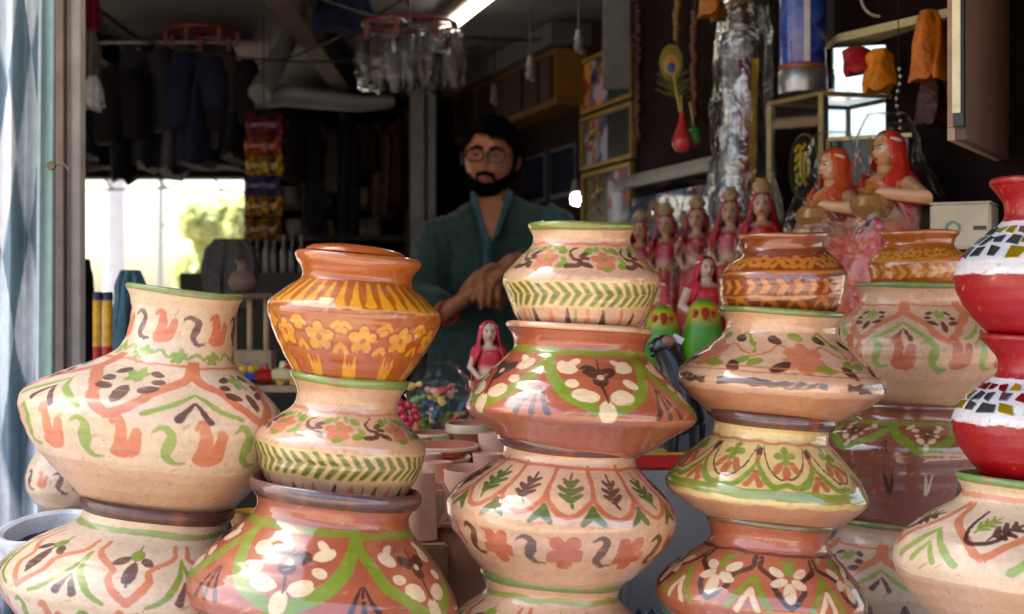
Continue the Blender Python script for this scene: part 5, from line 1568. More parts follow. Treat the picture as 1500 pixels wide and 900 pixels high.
# shelf with cardboard boxes high on the lintel
thing('wall_shelf', 'narrow high shelf above the rear opening', 'shelf', MB().box((P(220, 0, 6.35).x, 6.35, P(0, 96, 6.35).z), (.62, .34, .02)), pmat('shelf_dark_wood', rgb(40, 30, 26)), smooth=False)
for px, w, y0, c, lb in ((245, .19, 24, rgb(128, 100, 54), 'yellow brown carton on the high shelf'), (170, .16, 44, rgb(84, 72, 62), 'dull grey carton on the high shelf by the post'), (310, .14, 34, rgb(104, 76, 50), 'brown carton on the high shelf behind the clothes')):
    zb = P(0, 96, 6.35).z + .011; zt = P(0, y0, 6.35).z
    zt = min(zt, 2.2)
    thing('carton', lb, 'box', MB().box((P(px, 0, 6.3).x, 6.33, (zb + zt) / 2), (w, .22, zt - zb), bev=.003), pmat('carton_%d' % px, c, .8, .25, 8), 'cartons on the high shelf', auto=30)
# pale pipe and rolled sheet under the ceiling
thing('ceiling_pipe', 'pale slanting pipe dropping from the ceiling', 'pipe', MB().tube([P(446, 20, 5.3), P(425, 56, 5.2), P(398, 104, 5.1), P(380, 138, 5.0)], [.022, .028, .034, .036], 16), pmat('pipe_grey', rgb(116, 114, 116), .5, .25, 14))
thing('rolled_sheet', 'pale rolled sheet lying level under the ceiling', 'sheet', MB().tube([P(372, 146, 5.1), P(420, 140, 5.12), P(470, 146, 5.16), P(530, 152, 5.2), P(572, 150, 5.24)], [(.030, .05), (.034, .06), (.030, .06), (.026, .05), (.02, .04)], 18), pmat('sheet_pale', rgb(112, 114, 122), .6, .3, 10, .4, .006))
for q, x in ((395, 0), (545, 1)):
    thing('hanging_wire', ['wire holding the rolled sheet near the pipe', 'wire holding the far end of the rolled sheet'][x], 'wire', MB().tube([P(q, 136, 5.16), (P(q, 0, 5.16).x, 5.16, CEIL + .004)], .002, 5), pmat('cord_black', rgb(22, 22, 22)))
# bundle of dark goods in plastic, and navy bag
bd = empty('wrapped_bundle', P(600, 135, 4.25), 'dark goods in shiny clear plastic hanging under the ceiling', 'bundle')
_rs = random.Random(12)
for i in range(11):
    Y = 4.25; k = Y / FPX
    px = 536 + i * 13 + _rs.uniform(-3, 3)
    c = P(px, 90 + _rs.uniform(-6, 6), Y + _rs.uniform(-.04, .05)); rg = []
    ro = Matrix.Rotation(_rs.uniform(-.16, .16), 3, 'Y')
    h = _rs.uniform(34, 42) * k; w = _rs.uniform(10, 15) * k; ph = _rs.uniform(0, 6)
    for j in range(12):
        v = j / 11
        ww = w * (.5 + .5 * math.sin(math.pi * min(1, .15 + v)) ** .5)
        rg.append([c + ro @ Vector((math.cos(a) * ww * (1 + .25 * math.sin(3 * a + ph + v * 4)), math.sin(a) * ww * .9, (.5 - v) * 2 * h)) for a in [2 * math.pi * q / 18 for q in range(18)]])
    MB().loft(rg).build('parcel', pmat('bundle_gloss_%d' % (i % 4), [rgb(14, 12, 16), rgb(26, 22, 32), rgb(40, 14, 18), rgb(58, 56, 66)][i % 4], .22, .5, 50, .7, .006, coat=.5), bd)
wrap_shell([(42, 602, 58), (50, 602, 74), (90, 602, 80), (125, 602, 78), (134, 602, 70)], 4.25, 8, bd, .8, 'plastic_wrap', 6)
garment('navy_bag', 'navy bag hanging at the top left of the wrapped bundle', 462, 546, -30, 46, 4.6, rgb(24, 26, 56), 'bag', 21, .06, .1)
# outside, behind: tree, poles, far wall
def tree(x, y, h, rad, label, seed):
    r = empty('tree', (x, y, 0), label, 'tree')
    rs = random.Random(seed)
    t = MB().tube([(x, y, 0), (x + .05, y, h * .3), (x - .05, y + .1, h * .55), (x + .1, y, h * .8)], [.16, .12, .09, .03], 10)
    lobes = []
    for i in range(16):
        a = rs.uniform(0, 6.28); z = rs.uniform(.66, .96) * h; rr = rad * rs.uniform(.2, .75) * (1.1 - abs(z / h - .8))
        c = Vector((x + math.cos(a) * rr, y + math.sin(a) * rr, z)); lobes.append(c)
        t.tube([(x, y, h * .4), (Vector((x, y, h * .45)) + c) / 2, c], [.05, .03, .012], 6)
    t.build('trunk', pmat('bark', rgb(104, 86, 66), .9, .3, 10), r)
    vs, fs = [], []
    for i in range(5200):
        c = lobes[rs.randrange(len(lobes))]
        d = Vector((rs.gauss(0, 1), rs.gauss(0, 1), rs.gauss(0, .9))); d.normalize()
        q = c + d * rad * .38 * rs.random() ** .4
        s = rs.uniform(.05, .10)
        u = Vector((rs.uniform(-1, 1), rs.uniform(-1, 1), rs.uniform(-1, 1))).normalized(); w = u.orthogonal().normalized()
        n = len(vs)
        vs += [q - u * s, q + w * s * .5, q + u * s, q - w * s * .5]; fs.append((n, n + 1, n + 2, n + 3))
    m, nt, b = newmat('leaf_green_%d' % seed)
    nn = noise_node(nt, 1.6, 4); rr = ramp(nt, nn.outputs[0], rgb(160, 172, 104), rgb(214, 216, 160)); nt.links.new(rr.outputs[0], b.inputs['Base Color'])
    setin(b, Roughness=.55, Transmission_Weight=0.0, Subsurface_Weight=0.0)
    tr = nt.nodes.new('ShaderNodeBsdfTranslucent'); nt.links.new(rr.outputs[0], tr.inputs[0])
    mx = nt.nodes.new('ShaderNodeMixShader'); mx.inputs[0].default_value = .45
    out = [q for q in nt.nodes if q.type == 'OUTPUT_MATERIAL'][0]
    nt.links.new(b.outputs[0], mx.inputs[1]); nt.links.new(tr.outputs[0], mx.inputs[2]); nt.links.new(mx.outputs[0], out.inputs[0])
    me = bpy.data.meshes.new('crown'); me.from_pydata([tuple(v - Vector((x, y, 0))) for v in vs], [], fs)
    cr = link('crown', me, m, r); cr['kind'] = 'stuff'
tree(P(330, 0, 16).x, 16, 2.6, .46, 'sunlit green tree outside the rear opening', 4)
_p = P(168, 0, 15)
thing('utility_pole', 'pale concrete pole outside the rear opening', 'pole', MB().tube([(_p.x, 15, 0), (_p.x, 15, 7)], [.10, .075], 14), pmat('pole_concrete', rgb(190, 192, 198), .8, .1, 8))
lp = MB(); _p = P(235, 0, 22)
lp.tube([(_p.x - .03, 22, 0), (_p.x + .04, 22, 6)], [.045, .03], 10); lp.tube([(_p.x + .02, 22, 2.62), (_p.x + .22, 22, 2.66), (_p.x + .3, 22, 2.6)], .02, 6)
thing('lamp_pole', 'thin street pole with short arm outside the rear opening', 'pole', lp, pmat('pole_thin', rgb(150, 150, 150), .6))
thing('boundary_wall', 'pale low wall far behind the rear opening', 'wall', MB().box((-7, 34, .85), (16, .3, 1.7)).box((-5.2, 33.6, 1.1), (1.4, .3, 2.2)), pmat('far_wall_white', rgb(214, 206, 192), .85, .1, 2), smooth=False)
wi = MB().tube([P(126, 279, 6.5), P(240, 276, 6.45), P(356, 281, 6.5)], .004, 6)
for px in (160, 240, 320):
    wi.tube([P(px - 10, 258, 6.52), P(px + 6, 278, 6.48)], .004, 6)
thing('opening_wire', 'thin wire strung across the top of the rear opening', 'wire', wi, pmat('cord_black', rgb(22, 22, 22)))
# ------------------------------------------------------------------ right-hand display
# glass case with a blue poster
_o = P(1044, 475, 3.78); _o.z = 1.28
gc = empty('glass_case', _o, 'silver framed glass case with blue poster behind the small wrapped dolls', 'case')
_u = WD * .62; _w = -WNRM * .0 + Vector((.16, .05, 0)); H_ = Vector((0, 0, .385))
m_sil = pmat('brushed_silver', rgb(170, 172, 176), .3, .2, 60, .2, metal=.8)
def bar(a, b, r, nm, m, par):
    return MB().box((a + b) / 2, ((b - a).length, r, r), (b - a).to_track_quat('X', 'Z').to_matrix(), r * .12).build(nm, m, par)
for z in (Vector(), H_):
    bar(_o + z, _o + _u + z, .022, 'frame_bar', m_sil, gc); bar(_o + z, _o + _w + z, .022, 'frame_bar', m_sil, gc)
for q in (Vector(), _u, _w):
    bar(_o + q + Vector((0, 0, .012)), _o + q + H_ - Vector((0, 0, .012)), .022, 'frame_bar', m_sil, gc)
MB().slab([_o + Vector((0, 0, .012)), _o + _u + Vector((0, 0, .012)), _o + _u + H_ - Vector((0, 0, .012)), _o + H_ - Vector((0, 0, .012))], -WNRM * .003).build('glass', M_GLASS, gc, smooth=False)
_q = _o - WNRM * .02 + WD * .03
MB().slab([_q + Vector((0, 0, .05)), _q + WD * .55 + Vector((0, 0, .05)), _q + WD * .55 + Vector((0, 0, .35)), _q + Vector((0, 0, .35))], -WNRM * .004).build('poster', collage('poster_blue', [rgb(30, 60, 130), rgb(40, 84, 160), rgb(20, 40, 96), rgb(180, 120, 60), rgb(120, 150, 190)], 22), gc, smooth=False)
MB().slab([_o + H_ * 1.03, _o + _u + H_ * 1.03, _o + _u + _w + H_ * 1.03, _o + _w + H_ * 1.03], (0, 0, .012)).build('top', m_sil, gc, smooth=False)

# tall wrapped doll with golden turban
YD = 3.68; k = YD / FPX
dl = empty('tall_doll', P(1088, 478, YD), 'tall doll with golden turban in silvery plastic, red and yellow sashes', 'doll')
c0 = P(1088, 476, YD)
MB().lathe([(34 * k, 0), (38 * k, 60 * k), (40 * k, 150 * k), (36 * k, 230 * k), (32 * k, 300 * k), (30 * k, 370 * k), (33 * k, 405 * k), (24 * k, 424 * k), (12 * k, 432 * k), (11 * k, 440 * k)], c0, 40, True, True, wob=.02, sy=.8).build('robe', pmat('silver_grey_cloth', rgb(176, 180, 188), .25, .4, 18, .8, .012, metal=.55), dl)
MB().ball(c0 + Vector((0, 0, 456 * k)), (17 * k, 17 * k, 21 * k), 20, 14).build('head', pmat('doll_dark_face', rgb(84, 58, 48), .5, .2, 30), dl)
for s in (-1, 1):
    MB().ball(c0 + Vector((s * 7 * k, -15.5 * k, 458 * k)), (4.4 * k, 2 * k, 3 * k), 10, 8).build('eye', pmat('doll_eye', rgb(214, 212, 206), .3), dl)
MB().lathe([(20 * k, 466 * k), (29 * k, 470 * k), (31 * k, 476 * k), (27 * k, 484 * k), (22 * k, 494 * k), (10 * k, 506 * k), (0, 510 * k)], c0, 32, True).build('turban', pmat('gold_brocade', rgb(178, 148, 74), .3, .35, 70, .5, .004, metal=.5), dl)
def sash(px0, px1, off, m, nm):
    rg = []
    for i in range(30):
        v = i / 29; y = 92 + v * 330
        a = P(px0 + 2 * math.sin(v * 6 + off), y, YD); b = P(px1 + 2 * math.sin(v * 5 + off), y, YD)
        a.y -= 42 * k * .86 + .004 * math.sin(v * 14 + off); b.y -= 42 * k * .86 + .004 * math.sin(v * 14 + off)
        rg.append([a, b, b + Vector((0, .006, 0)), a + Vector((0, .006, 0))])
    MB().loft(rg).build(nm, m, dl, auto=50)
sash(1078, 1092, 0, pmat('sash_crimson', rgb(140, 16, 34), .5, .3, 50), 'sash')
sash(1094, 1104, 2, pmat('sash_yellow', rgb(206, 160, 24), .45, .3, 60), 'sash')
wrap_shell([(-30, 1090, 20), (5, 1092, 34), (60, 1090, 38), (150, 1088, 43), (250, 1088, 46), (330, 1088, 46), (430, 1088, 46), (474, 1088, 42)], YD, 14, dl, .95, 'plastic_wrap', 7, mat=M_FOIL)

# blue cylinder tin on a glass showcase with a gold edge
YB = 3.24; k = YB / FPX
sh = empty('showcase', P(1166, 480, YB), 'gold edged glass showcase carrying the blue tin', 'case')
_a = P(1202, 137, YB); _b = P(1126, 160, YB + .16)
_z0 = Vector((0, 0, -(_a.z - 1.285)))
m_gle = pmat('gold_edge', rgb(176, 160, 110), .3, .25, 50, .2, metal=.6)
_b.z = _a.z
_c2 = _a + Vector((.16, .05, 0)); _d2 = _b + Vector((.16, .05, 0))
for p0, p1 in ((_a, _b), (_a, _a + _z0), (_b, _b + _z0), (_a + _z0, _b + _z0), (_a, _c2), (_b, _d2), (_c2, _d2)):
    bar(p0, p1, .009, 'frame_bar', m_gle, sh)
MB().slab([_a, _b, _b + _z0, _a + _z0], Vector((.003, .002, 0))).build('glass', M_GLASS, sh, smooth=False)
MB().slab([_a + Vector((0, 0, .005)), _b + Vector((0, 0, .005)), _d2 + Vector((0, 0, .005)), _c2 + Vector((0, 0, .005))], (0, 0, .005)).build('top_glass', M_GLASS, sh, smooth=False)
MB().slab([_c2 + _z0 * .98 + Vector((0, -.01, 0)), _d2 + _z0 * .98 + Vector((0, -.01, 0)), _d2 + Vector((0, -.01, -.006)), _c2 + Vector((0, -.01, -.006))], Vector((.004, 0, 0))).build('back_panel', pmat('showcase_back', rgb(40, 44, 54), .2, .4, 12), sh, smooth=False)
tn = empty('blue_tin', (_a + _d2) / 2 + Vector((.01, 0, .012)), 'blue and white cylinder tin with silver base', 'tin')
_tc = (_a + _d2) / 2 + Vector((.012, 0, .0102))
_tc.x = P(1176, 0, _tc.y).x
kt = _tc.y / FPX
def tinmat():
    m, nt, b = newmat('tin_print')
    tc = nt.nodes.new('ShaderNodeTexCoord'); se = nt.nodes.new('ShaderNodeSeparateXYZ'); nt.links.new(tc.outputs['Object'], se.inputs[0])
    n = noise_node(nt, 18, 3); n.inputs['Distortion'].default_value = 1.0
    r = ramp(nt, n.outputs[0], rgb(24, 40, 120), rgb(60, 90, 190), .4, .6)
    mz = nt.nodes.new('ShaderNodeMapRange'); mz.inputs['From Min'].default_value = .045; mz.inputs['From Max'].default_value = .055
    nt.links.new(se.outputs[2], mz.inputs[0])
    mx = nt.nodes.new('ShaderNodeMix'); mx.data_type = 'RGBA'; nt.links.new(mz.outputs[0], mx.inputs[0]); mx.inputs[6].default_value = (*rgb(120, 140, 160), 1); nt.links.new(r.outputs[0], mx.inputs[7])
    nt.links.new(mx.outputs[2], b.inputs['Base Color']); setin(b, Roughness=.25, Coat_Weight=.5)
    return m
MB().lathe([(33 * kt, 44 * kt), (34 * kt, 46 * kt), (34 * kt, 180 * kt), (30 * kt, 182 * kt)], _tc, 40, True, True).build('barrel', tinmat(), tn)
MB().lathe([(35 * kt, 2 * kt), (36 * kt, 4 * kt), (36 * kt, 34 * kt), (35 * kt, 36 * kt)], _tc, 40, True, True).build('base', m_sil, tn)
MB().lathe([(34.6 * kt, 36.5 * kt), (34.8 * kt, 43.5 * kt)], _tc, 40, True, True).build('stripe', pmat('tin_stripe', rgb(150, 70, 30), .4), tn)
MB().box(_tc + Vector((0, -34.6 * kt, 105 * kt)), (9 * kt, .004, 120 * kt), bev=.001).build('label_strip', pmat('tin_white', rgb(214, 214, 222), .3), tn)
# oval plaque with calligraphy inside the showcase
pq = empty('oval_plaque', (_a + _b) / 2 + _z0 * .5, 'black oval plaque with yellow calligraphy inside the glass showcase', 'plaque')
_pc = (_a * .46 + _b * .54) + Vector((.03, .02, 0)); _pc.z = P(0, 244, YB + .1).z
_pu = (_b - _a).normalized(); _pn = Vector((_pu.y, -_pu.x, 0)); _pn = _pn if _pn.y < 0 else -_pn
def oval(ru, rz, th, o0):
    pts = [_pc + _pu * (math.cos(2 * math.pi * i / 40) * ru) + Vector((0, 0, math.sin(2 * math.pi * i / 40) * rz)) + _pn * o0 for i in range(40)]
    return MB().slab(pts, _pn * th)
oval(.050, .068, .004, 0).build('rim', m_gle, pq, smooth=False)
oval(.046, .064, .002, .0045).build('face', pmat('plaque_black', rgb(16, 16, 18), .3), pq, smooth=False)
g = MB(); _rs = random.Random(4)
m_yel = pmat('calligraphy_yellow', rgb(214, 180, 20), .4, .15, 40)
for st in (((-.6, .55), (-.3, .75), (.1, .62), (.3, .8)), ((-.55, .2), (-.35, .42), (-.05, .3), (.25, .45), (.55, .35)), ((.5, .3), (.62, -.1), (.4, -.4)), ((-.6, -.1), (-.3, .1), (0, -.08), (.3, .08)), ((-.5, -.45), (-.2, -.62), (.2, -.5), (.45, -.7)), ((-.1, .6), (-.12, .1), (-.05, -.4)), ((.2, .3), (.22, -.2), (.1, -.55)), ((-.4, -.2), (-.45, -.5))):
    g.tube([_pc + _pu * (-x * .038) + Vector((0, 0, z * .058)) + _pn * .0078 for x, z in curve(st, 4)], .0036, 6)
g.build('calligraphy', m_yel, pq)

# wall cabinet with mirror back and shelf
YM = 3.36
mc = empty('mirror_cabinet', P(1275, 260, YM), 'mirror backed wall cabinet with cream shelf edge above the large dolls', 'cabinet')
def fr_(px0, px1, py0, py1, Y0, Y1, th, nm, m, nrm=Vector((0, 1, 0))):
    a, b = P(px0, py1, Y0), P(px1, py1, Y1); c, d = P(px1, py0, Y1), P(px0, py0, Y0)
    b.z = a.z; c.z = d.z
    return MB().slab([a, b, c, d], nrm * th).build(nm, m, mc, smooth=False)
fr_(1206, 1346, 72, 258, YM, YM - .08, .006, 'mirror', M_MIRROR)
fr_(1206, 1346, -40, 68, YM + .16, YM + .08, .006, 'back_panel', pmat('cabinet_back_dark', rgb(26, 22, 26), .5))
_a = P(1226, 62, YM - .02); _b = P(1342, 20, YM - .02 - .42 * .35); 
_bb = _a + Vector((.165, -.30, 0))
_sl = MB().slab([_a, _bb, _bb + Vector((.06, .30, 0)), _a + Vector((0, .16, 0))], (0, 0, .016)); _sl.build('shelf', pmat('shelf_cream', rgb(206, 196, 150), .5, .15, 14), mc, smooth=False)
for px, Yq in ((1206, YM - .006), (1345, YM - .09)):
    q = P(px, 475, Yq); MB().box((q.x, q.y, 1.82), (.012, .012, .54), bev=.001).build('frame_bar', pmat('dark_metal_trim', rgb(70, 72, 76), .35, metal=.5), mc)
nb = empty('bead_necklace', P(1288, 15, YM), 'white beaded necklace hanging in the mirror cabinet', 'necklace')
for i in range(26):
    a = math.pi * (1 + i / 25)
    MB().ball(P(1288 + 26 * math.cos(a), -2 - 26 * math.sin(a), YM - .03), .0032, 8, 6).build('bead', pmat('bead_white', rgb(220, 214, 206), .3), nb)
# glossy hanging bags; the two before the mirror are added in place of reflections
M_BAG = lambda n, c: pmat('bag_' + n, c, .42, .4, 22, .7, .008)
for a in (('red plastic bag hanging before the mirror', 1238, 1272, 70, 104, 3.2, rgb(176, 16, 20), 31, -.2), ('orange plastic bag hanging before the mirror', 1266, 1312, 72, 130, 3.16, rgb(236, 140, 14), 32, .25),
          ('amber plastic bag beside the brown door panel', 1338, 1384, 16, 116, 3.02, rgb(216, 116, 8), 33, .1), ('dark red plastic bag below the amber one', 1346, 1384, 108, 180, 3.06, rgb(70, 16, 8), 34, .1), ('gold and red tassel bag at the top edge above the feather', 1026, 1064, -30, 26, 3.7, rgb(196, 120, 10), 35, .2)):
    garment('hanging_bag', a[0], a[1], a[2], a[3], a[4], a[5], a[6], 'bag', a[7], .035, a[8], 'bright bags hanging at the right', 3, M_BAG(str(a[7]), a[6]))
# dark gold edged glass case behind the large dolls and a string of beads
dc = empty('glass_case', P(1290, 300, 3.3), 'dark glass case with gold edges behind the large dolls', 'case')
_a = P(1212, 205, 3.30); _b = P(1338, 196, 3.22); _b.z = _a.z
_dn = Vector((0, 0, 1.285 - _a.z))
MB().slab([_a, _b, _b + _dn, _a + _dn], Vector((0, .05, 0))).build('body', pmat('case_dark', rgb(22, 22, 28), .15, .4, 10), dc, smooth=False)
for p0, p1 in ((_a, _b), (_a, _a + _dn), (_b, _b + _dn), ((_a + _b) / 2, (_a + _b) / 2 + _dn)):
    bar(p0 - Vector((0, .006, 0)), p1 - Vector((0, .006, 0)), .008, 'frame_bar', m_gle, dc)
bs = empty('bead_string', P(1316, 215, 3.12), 'black and white bead string hanging before the mirror', 'beads')
for i in range(22):
    MB().ball(P(1316 + 3 * math.sin(i * .5), 96 + i * 5.4, 3.12), .0034, 8, 6).build('bead', pmat('bead_white', rgb(220, 214, 206)) if i % 2 else pmat('eye_black', rgb(14, 14, 14), .2), bs)
MB().tube([P(1316, 96, 3.12), Vector((P(1316, 0, 3.12).x, 3.12, CEIL + .004))], .001, 5).build('thread', pmat('cord_black', rgb(22, 22, 22)), bs)
# brown door panel swung open at the right
dp = empty('door_panel', Vector((.80, 2.79, 1.59)), 'brown board door with pale wooden frame swung open at the right', 'door')
_a = Vector((.704, 2.60, 1.592)); _b = Vector((.906, 2.985, 1.592)); _up = Vector((0, 0, .60)); _dn = Vector((_b.y - _a.y, -(_b.x - _a.x), 0)).normalized()
_u = (_b - _a).normalized()
MB().slab([_a, _b, _b + _up, _a + _up], _dn * .016).build('board', pmat('door_board_brown', rgb(86, 58, 48), .5, .25, 10), dp, smooth=False)
m_df = pmat('door_frame_pale', rgb(176, 138, 112), .6, .25, 24)
def strip(p0, p1, w, nm='frame_bar'):
    d = (p1 - p0).normalized(); s_ = Vector((0, 0, 1)) if abs(d.z) < .5 else _u
    MB().slab([p0, p1, p1 + s_ * w, p0 + s_ * w], -_dn * .012).build(nm, m_df, dp, smooth=False)
_e = -_dn * .001
strip(_a + _e, _b + _e, .02); strip(_a + _e + Vector((0, 0, .021)), _a + _e + _up, .02); strip(_b + _e - _u * .02 + Vector((0, 0, .021)), _b + _e - _u * .02 + _up, .02)
_ed = _a - _u * .018
MB().slab([_ed + Vector((0, 0, .02)), _ed + Vector((0, 0, .60)), _a - _u * .002 + Vector((0, 0, .60)), _a - _u * .002 + Vector((0, 0, .02))], _dn * .016).build('edge', pmat('door_edge_dark', rgb(30, 32, 40), .3), dp, smooth=False)
MB().slab([_ed - _u * .007 + Vector((0, 0, .04)), _ed - _u * .007 + Vector((0, 0, .60)), _ed - _u * .001 + Vector((0, 0, .60)), _ed - _u * .001 + Vector((0, 0, .04))], _dn * .012).build('pale_strip', pmat('door_strip_cream', rgb(224, 216, 180), .5), dp, smooth=False)
thing('corner_post', 'white painted wooden post at the right edge', 'post', MB().box((P(1495, 0, 3.02).x, 3.02, 1.21), (.045, .05, 2.0), bev=.003), pmat('post_white', rgb(196, 194, 190), .6, .15, 16, .3), auto=30)
# pale wooden box behind the red pot
cbx = empty('wooden_box', P(1412, 365, 2.9), 'pale wooden box with faded print behind the upper red pot', 'box')
_c = P(1414, 334, 2.92); k = 2.9 / FPX
_rz = Matrix.Rotation(R(-24), 3, 'Z')
MB().box(_c, (86 * k, .12, 66 * k), _rz, .004).build('body', pmat('box_pale_wood', rgb(206, 190, 164), .7, .2, 12, .3), cbx)
MB().box(_c + Vector((0, 0, 33.6 * k)), (87 * k, .122, .003), _rz).build('lid', pmat('box_lid', rgb(196, 184, 160), .7, .2, 12), cbx)
_f = _rz @ Vector((0, -.0612, 0))
MB().lathe([(.010, 0), (.013, 0), (.013, .0012), (.010, .0012)], _c + _f + _rz @ Vector((-.012, 0, -.004)), 20, tilt=_rz @ Matrix.Rotation(R(90), 3, 'X')).build('round_print', pmat('print_teal', rgb(120, 140, 140), .7), cbx)
MB().box(_c + _f + _rz @ Vector((.034, 0, -.004)), (.022, .0012, .007), _rz).build('print_line', pmat('print_dark', rgb(70, 70, 72), .7), cbx)
_bb = MB().box((_c.x, 2.95, (.762 + _c.z - 33 * k) / 2), (.16, .15, _c.z - 33 * k - .762), bev=.004)
thing('storage_crate', 'dark crate carrying the pale wooden box', 'crate', _bb, pmat('crate_dark', rgb(62, 50, 42), .8, .3, 10), auto=30)

# peacock feather and bright baubles
pf = empty('peacock_feather', P(988, 160, 3.75), 'peacock feather with blue eye stuck above the red bauble', 'feather')
Y = 3.75; k = Y / FPX
MB().tube([P(996, 165, Y), P(990, 130, Y), P(984, 95, Y)], .0025, 6).build('quill', pmat('quill_yellow', rgb(196, 176, 70), .5), pf)
def vane(rx, ry, dy, off, c, nm):
    c0 = P(983, 92 + dy, Y) + Vector((0, -off, 0))
    MB().lathe([(0, .001), (.6, .0012), (1, 0), (.6, -.0012), (0, -.001)], c0, 28, tilt=Matrix(((rx * k, 0, 0), (0, 0, 1), (0, ry * k, 0)))).build(nm, pmat('feather_' + nm, c, .5, .3, 90), pf)
vane(17, 27, 0, 0, rgb(120, 120, 34), 'vane'); vane(12, 16, 4, .003, rgb(196, 140, 60), 'amber_ring'); vane(6, 8, 8, .006, rgb(24, 80, 150), 'blue_eye')
fr = MB(); _rs = random.Random(2)
for i in range(46):
    t = i / 45; s_ = -1 if i % 2 else 1
    a = P(990 - 2 * t, 128 + 26 * (1 - t) - 10, Y)
    fr.tube([a, a + Vector((s_ * _rs.uniform(.012, .045), _rs.uniform(-.01, .01), _rs.uniform(.004, .03)))], .0008, 4)
fr.build('barbs', pmat('feather_barbs', rgb(110, 116, 50), .6), pf)
bb = empty('bauble', P(998, 222, Y), 'red pear shaped bauble under the peacock feather', 'bauble')
MB().lathe([(0, -28 * k), (9 * k, -26 * k), (14.5 * k, -17 * k), (14 * k, -7 * k), (8 * k, 8 * k), (4.5 * k, 20 * k), (3.5 * k, 32 * k), (0, 34 * k)], P(999, 196, Y), 28).build('body', pmat('bauble_red', rgb(196, 44, 40), .3, .15, 20, coat=.5), bb)
MB().tube([P(999, 164, Y), P(997, 140, Y)], .002, 6).build('thread', pmat('quill_yellow', rgb(196, 176, 70)), bb)
thing('bauble', 'green and yellow round bauble beside the red one', 'bauble', MB().ball(P(1017, 201, Y + .02), (10 * k, 10 * k, 16 * k), 22, 14).tube([P(1017, 186, Y + .02), P(1010, 150, Y + .02)], .0015, 5), collage('bauble_mix', [rgb(60, 130, 40), rgb(206, 170, 30), rgb(170, 40, 34)], 24))

# garlands on the maroon wall
for i, (px, y0, y1, c, lb) in enumerate(((950, 10, 210, rgb(70, 16, 26), 'dark crimson garland on the maroon wall left of the feather'), (1034, 20, 190, rgb(92, 40, 20), 'rust garland on the maroon wall beside the tall doll'), (1008, -20, 70, rgb(120, 84, 24), 'gold tassel garland at the top of the maroon wall'))):
    mb = MB(); rs = random.Random(80 + i)
    n = int((y1 - y0) / 7)
    for j in range(n):
        q = WP(px + rs.uniform(-2, 2), y0 + j * 7, .03)
        mb.ball(q, (.011 * rs.uniform(.8, 1.2), .011, .012), 10, 7)
    mb.tube([WP(px, y0 - 30, .03), WP(px, y1, .03)], .002, 5)
    thing('garland', lb, 'garland', mb, pmat('garland_%d' % i, c, .4, .5, 60, .5), 'garlands on the maroon wall')
# red tray, parrots, black dog, plastic bits
Y = 2.80; k = Y / FPX
zt = 1.0515
tr_ = empty('red_tray', Vector((P(975, 0, Y).x, Y + .02, zt)), 'red edged tray with yellow green top behind the centre stack', 'tray')
_tx = P(978, 0, Y).x
MB().box((_tx, Y + .06, zt + .012), (.165, .12, .024), bev=.003).build('base', pmat('tray_red', rgb(200, 26, 30), .35, .15, 20, coat=.3), tr_)
MB().box((_tx, Y + .06, zt + .0265), (.158, .113, .004)).build('painted_top', pmat('tray_top_green', rgb(170, 164, 60), .5, .3, 24, c2=rgb(206, 150, 60)), tr_)
def parrot(px, ytop, Y, s, label, zb):
    k = Y / FPX; t = P(px, ytop, Y)
    root = empty('parrot_figure', Vector((t.x, Y, zb)), label, 'figurine', 'green parrot figures')
    H = t.z - zb
    w = 27 * k * s
    pr = [(w * .55, 0), (w * .8, H * .12), (w * 1.05, H * .35), (w * 1.08, H * .5), (w * .98, H * .66), (w * .86, H * .8), (w * .7, H * .9), (w * .42, H * .97), (0, H)]
    mb = MB().lathe(pr, (t.x, Y, zb), 32, True, sy=.9)
    C = []
    o = mb.build('body', None, root)
    me = o.data
    at = me.color_attributes.new('Col', 'FLOAT_COLOR', 'POINT')
    for i, v in enumerate(me.vertices):
        u = v.co.z / H; f = -v.co.y / w
        c = np.array(rgb(76, 150, 20))
        yb = max(0, min(1, (u - .72) * 9)) * max(0, min(1, (f - .05) * 4)) * max(0, min(1, (.95 - u) * 12))
        c = c * (1 - yb) + np.array(rgb(236, 190, 20)) * yb
        d = u < .55
        if d: c = c * (.8 + .25 * math.sin(v.co.z * 260))
        at.data[i].color = (*c, 1)
    me.materials.append(M_TOY)
    for s_ in (-1, 1):
        MB().ball((t.x + s_ * w * .46, Y - w * .62, zb + H * .815), (w * .2, w * .12, w * .24), 14, 10).build('cheek', pmat('parrot_cheek', rgb(222, 70, 30), .4), root)
        MB().ball((t.x + s_ * w * .46, Y - w * .73, zb + H * .825), (w * .06, w * .05, w * .06), 10, 8).build('eye', pmat('eye_black', rgb(14, 14, 14), .2), root)
        rg = MB().lathe([(0, H * .14), (w * .3, H * .24), (w * .42, H * .42), (w * .34, H * .58), (0, H * .66)], (t.x + s_ * w * .86, Y + w * .1, zb), 16, sx=.45)
        rg.build('wing', pmat('parrot_wing', rgb(60, 128, 24), .4), root)
    MB().tube([(t.x, Y - w * .72, zb + H * .85), (t.x, Y - w * 1.02, zb + H * .825), (t.x, Y - w * 1.02, zb + H * .77), (t.x, Y - w * .9, zb + H * .74)], [w * .2, w * .22, w * .13, w * .02], 12).build('beak', pmat('parrot_beak', rgb(186, 30, 26), .35), root)
M_TOY = attrmat('painted_plaster', .45, .12)
parrot(970, 446, 3.06, .95, 'green parrot figure with yellow face, left of the two', 1.189)
parrot(1030, 437, 3.06, 1.05, 'green parrot figure with yellow face, right of the two', 1.189)
Y = 2.84; k = Y / FPX
zb = zt + .0285
dg = empty('dog_figure', Vector((P(985, 0, Y).x, Y + .03, zb)), 'black toy dog figure with open muzzle standing on the red tray', 'figurine')
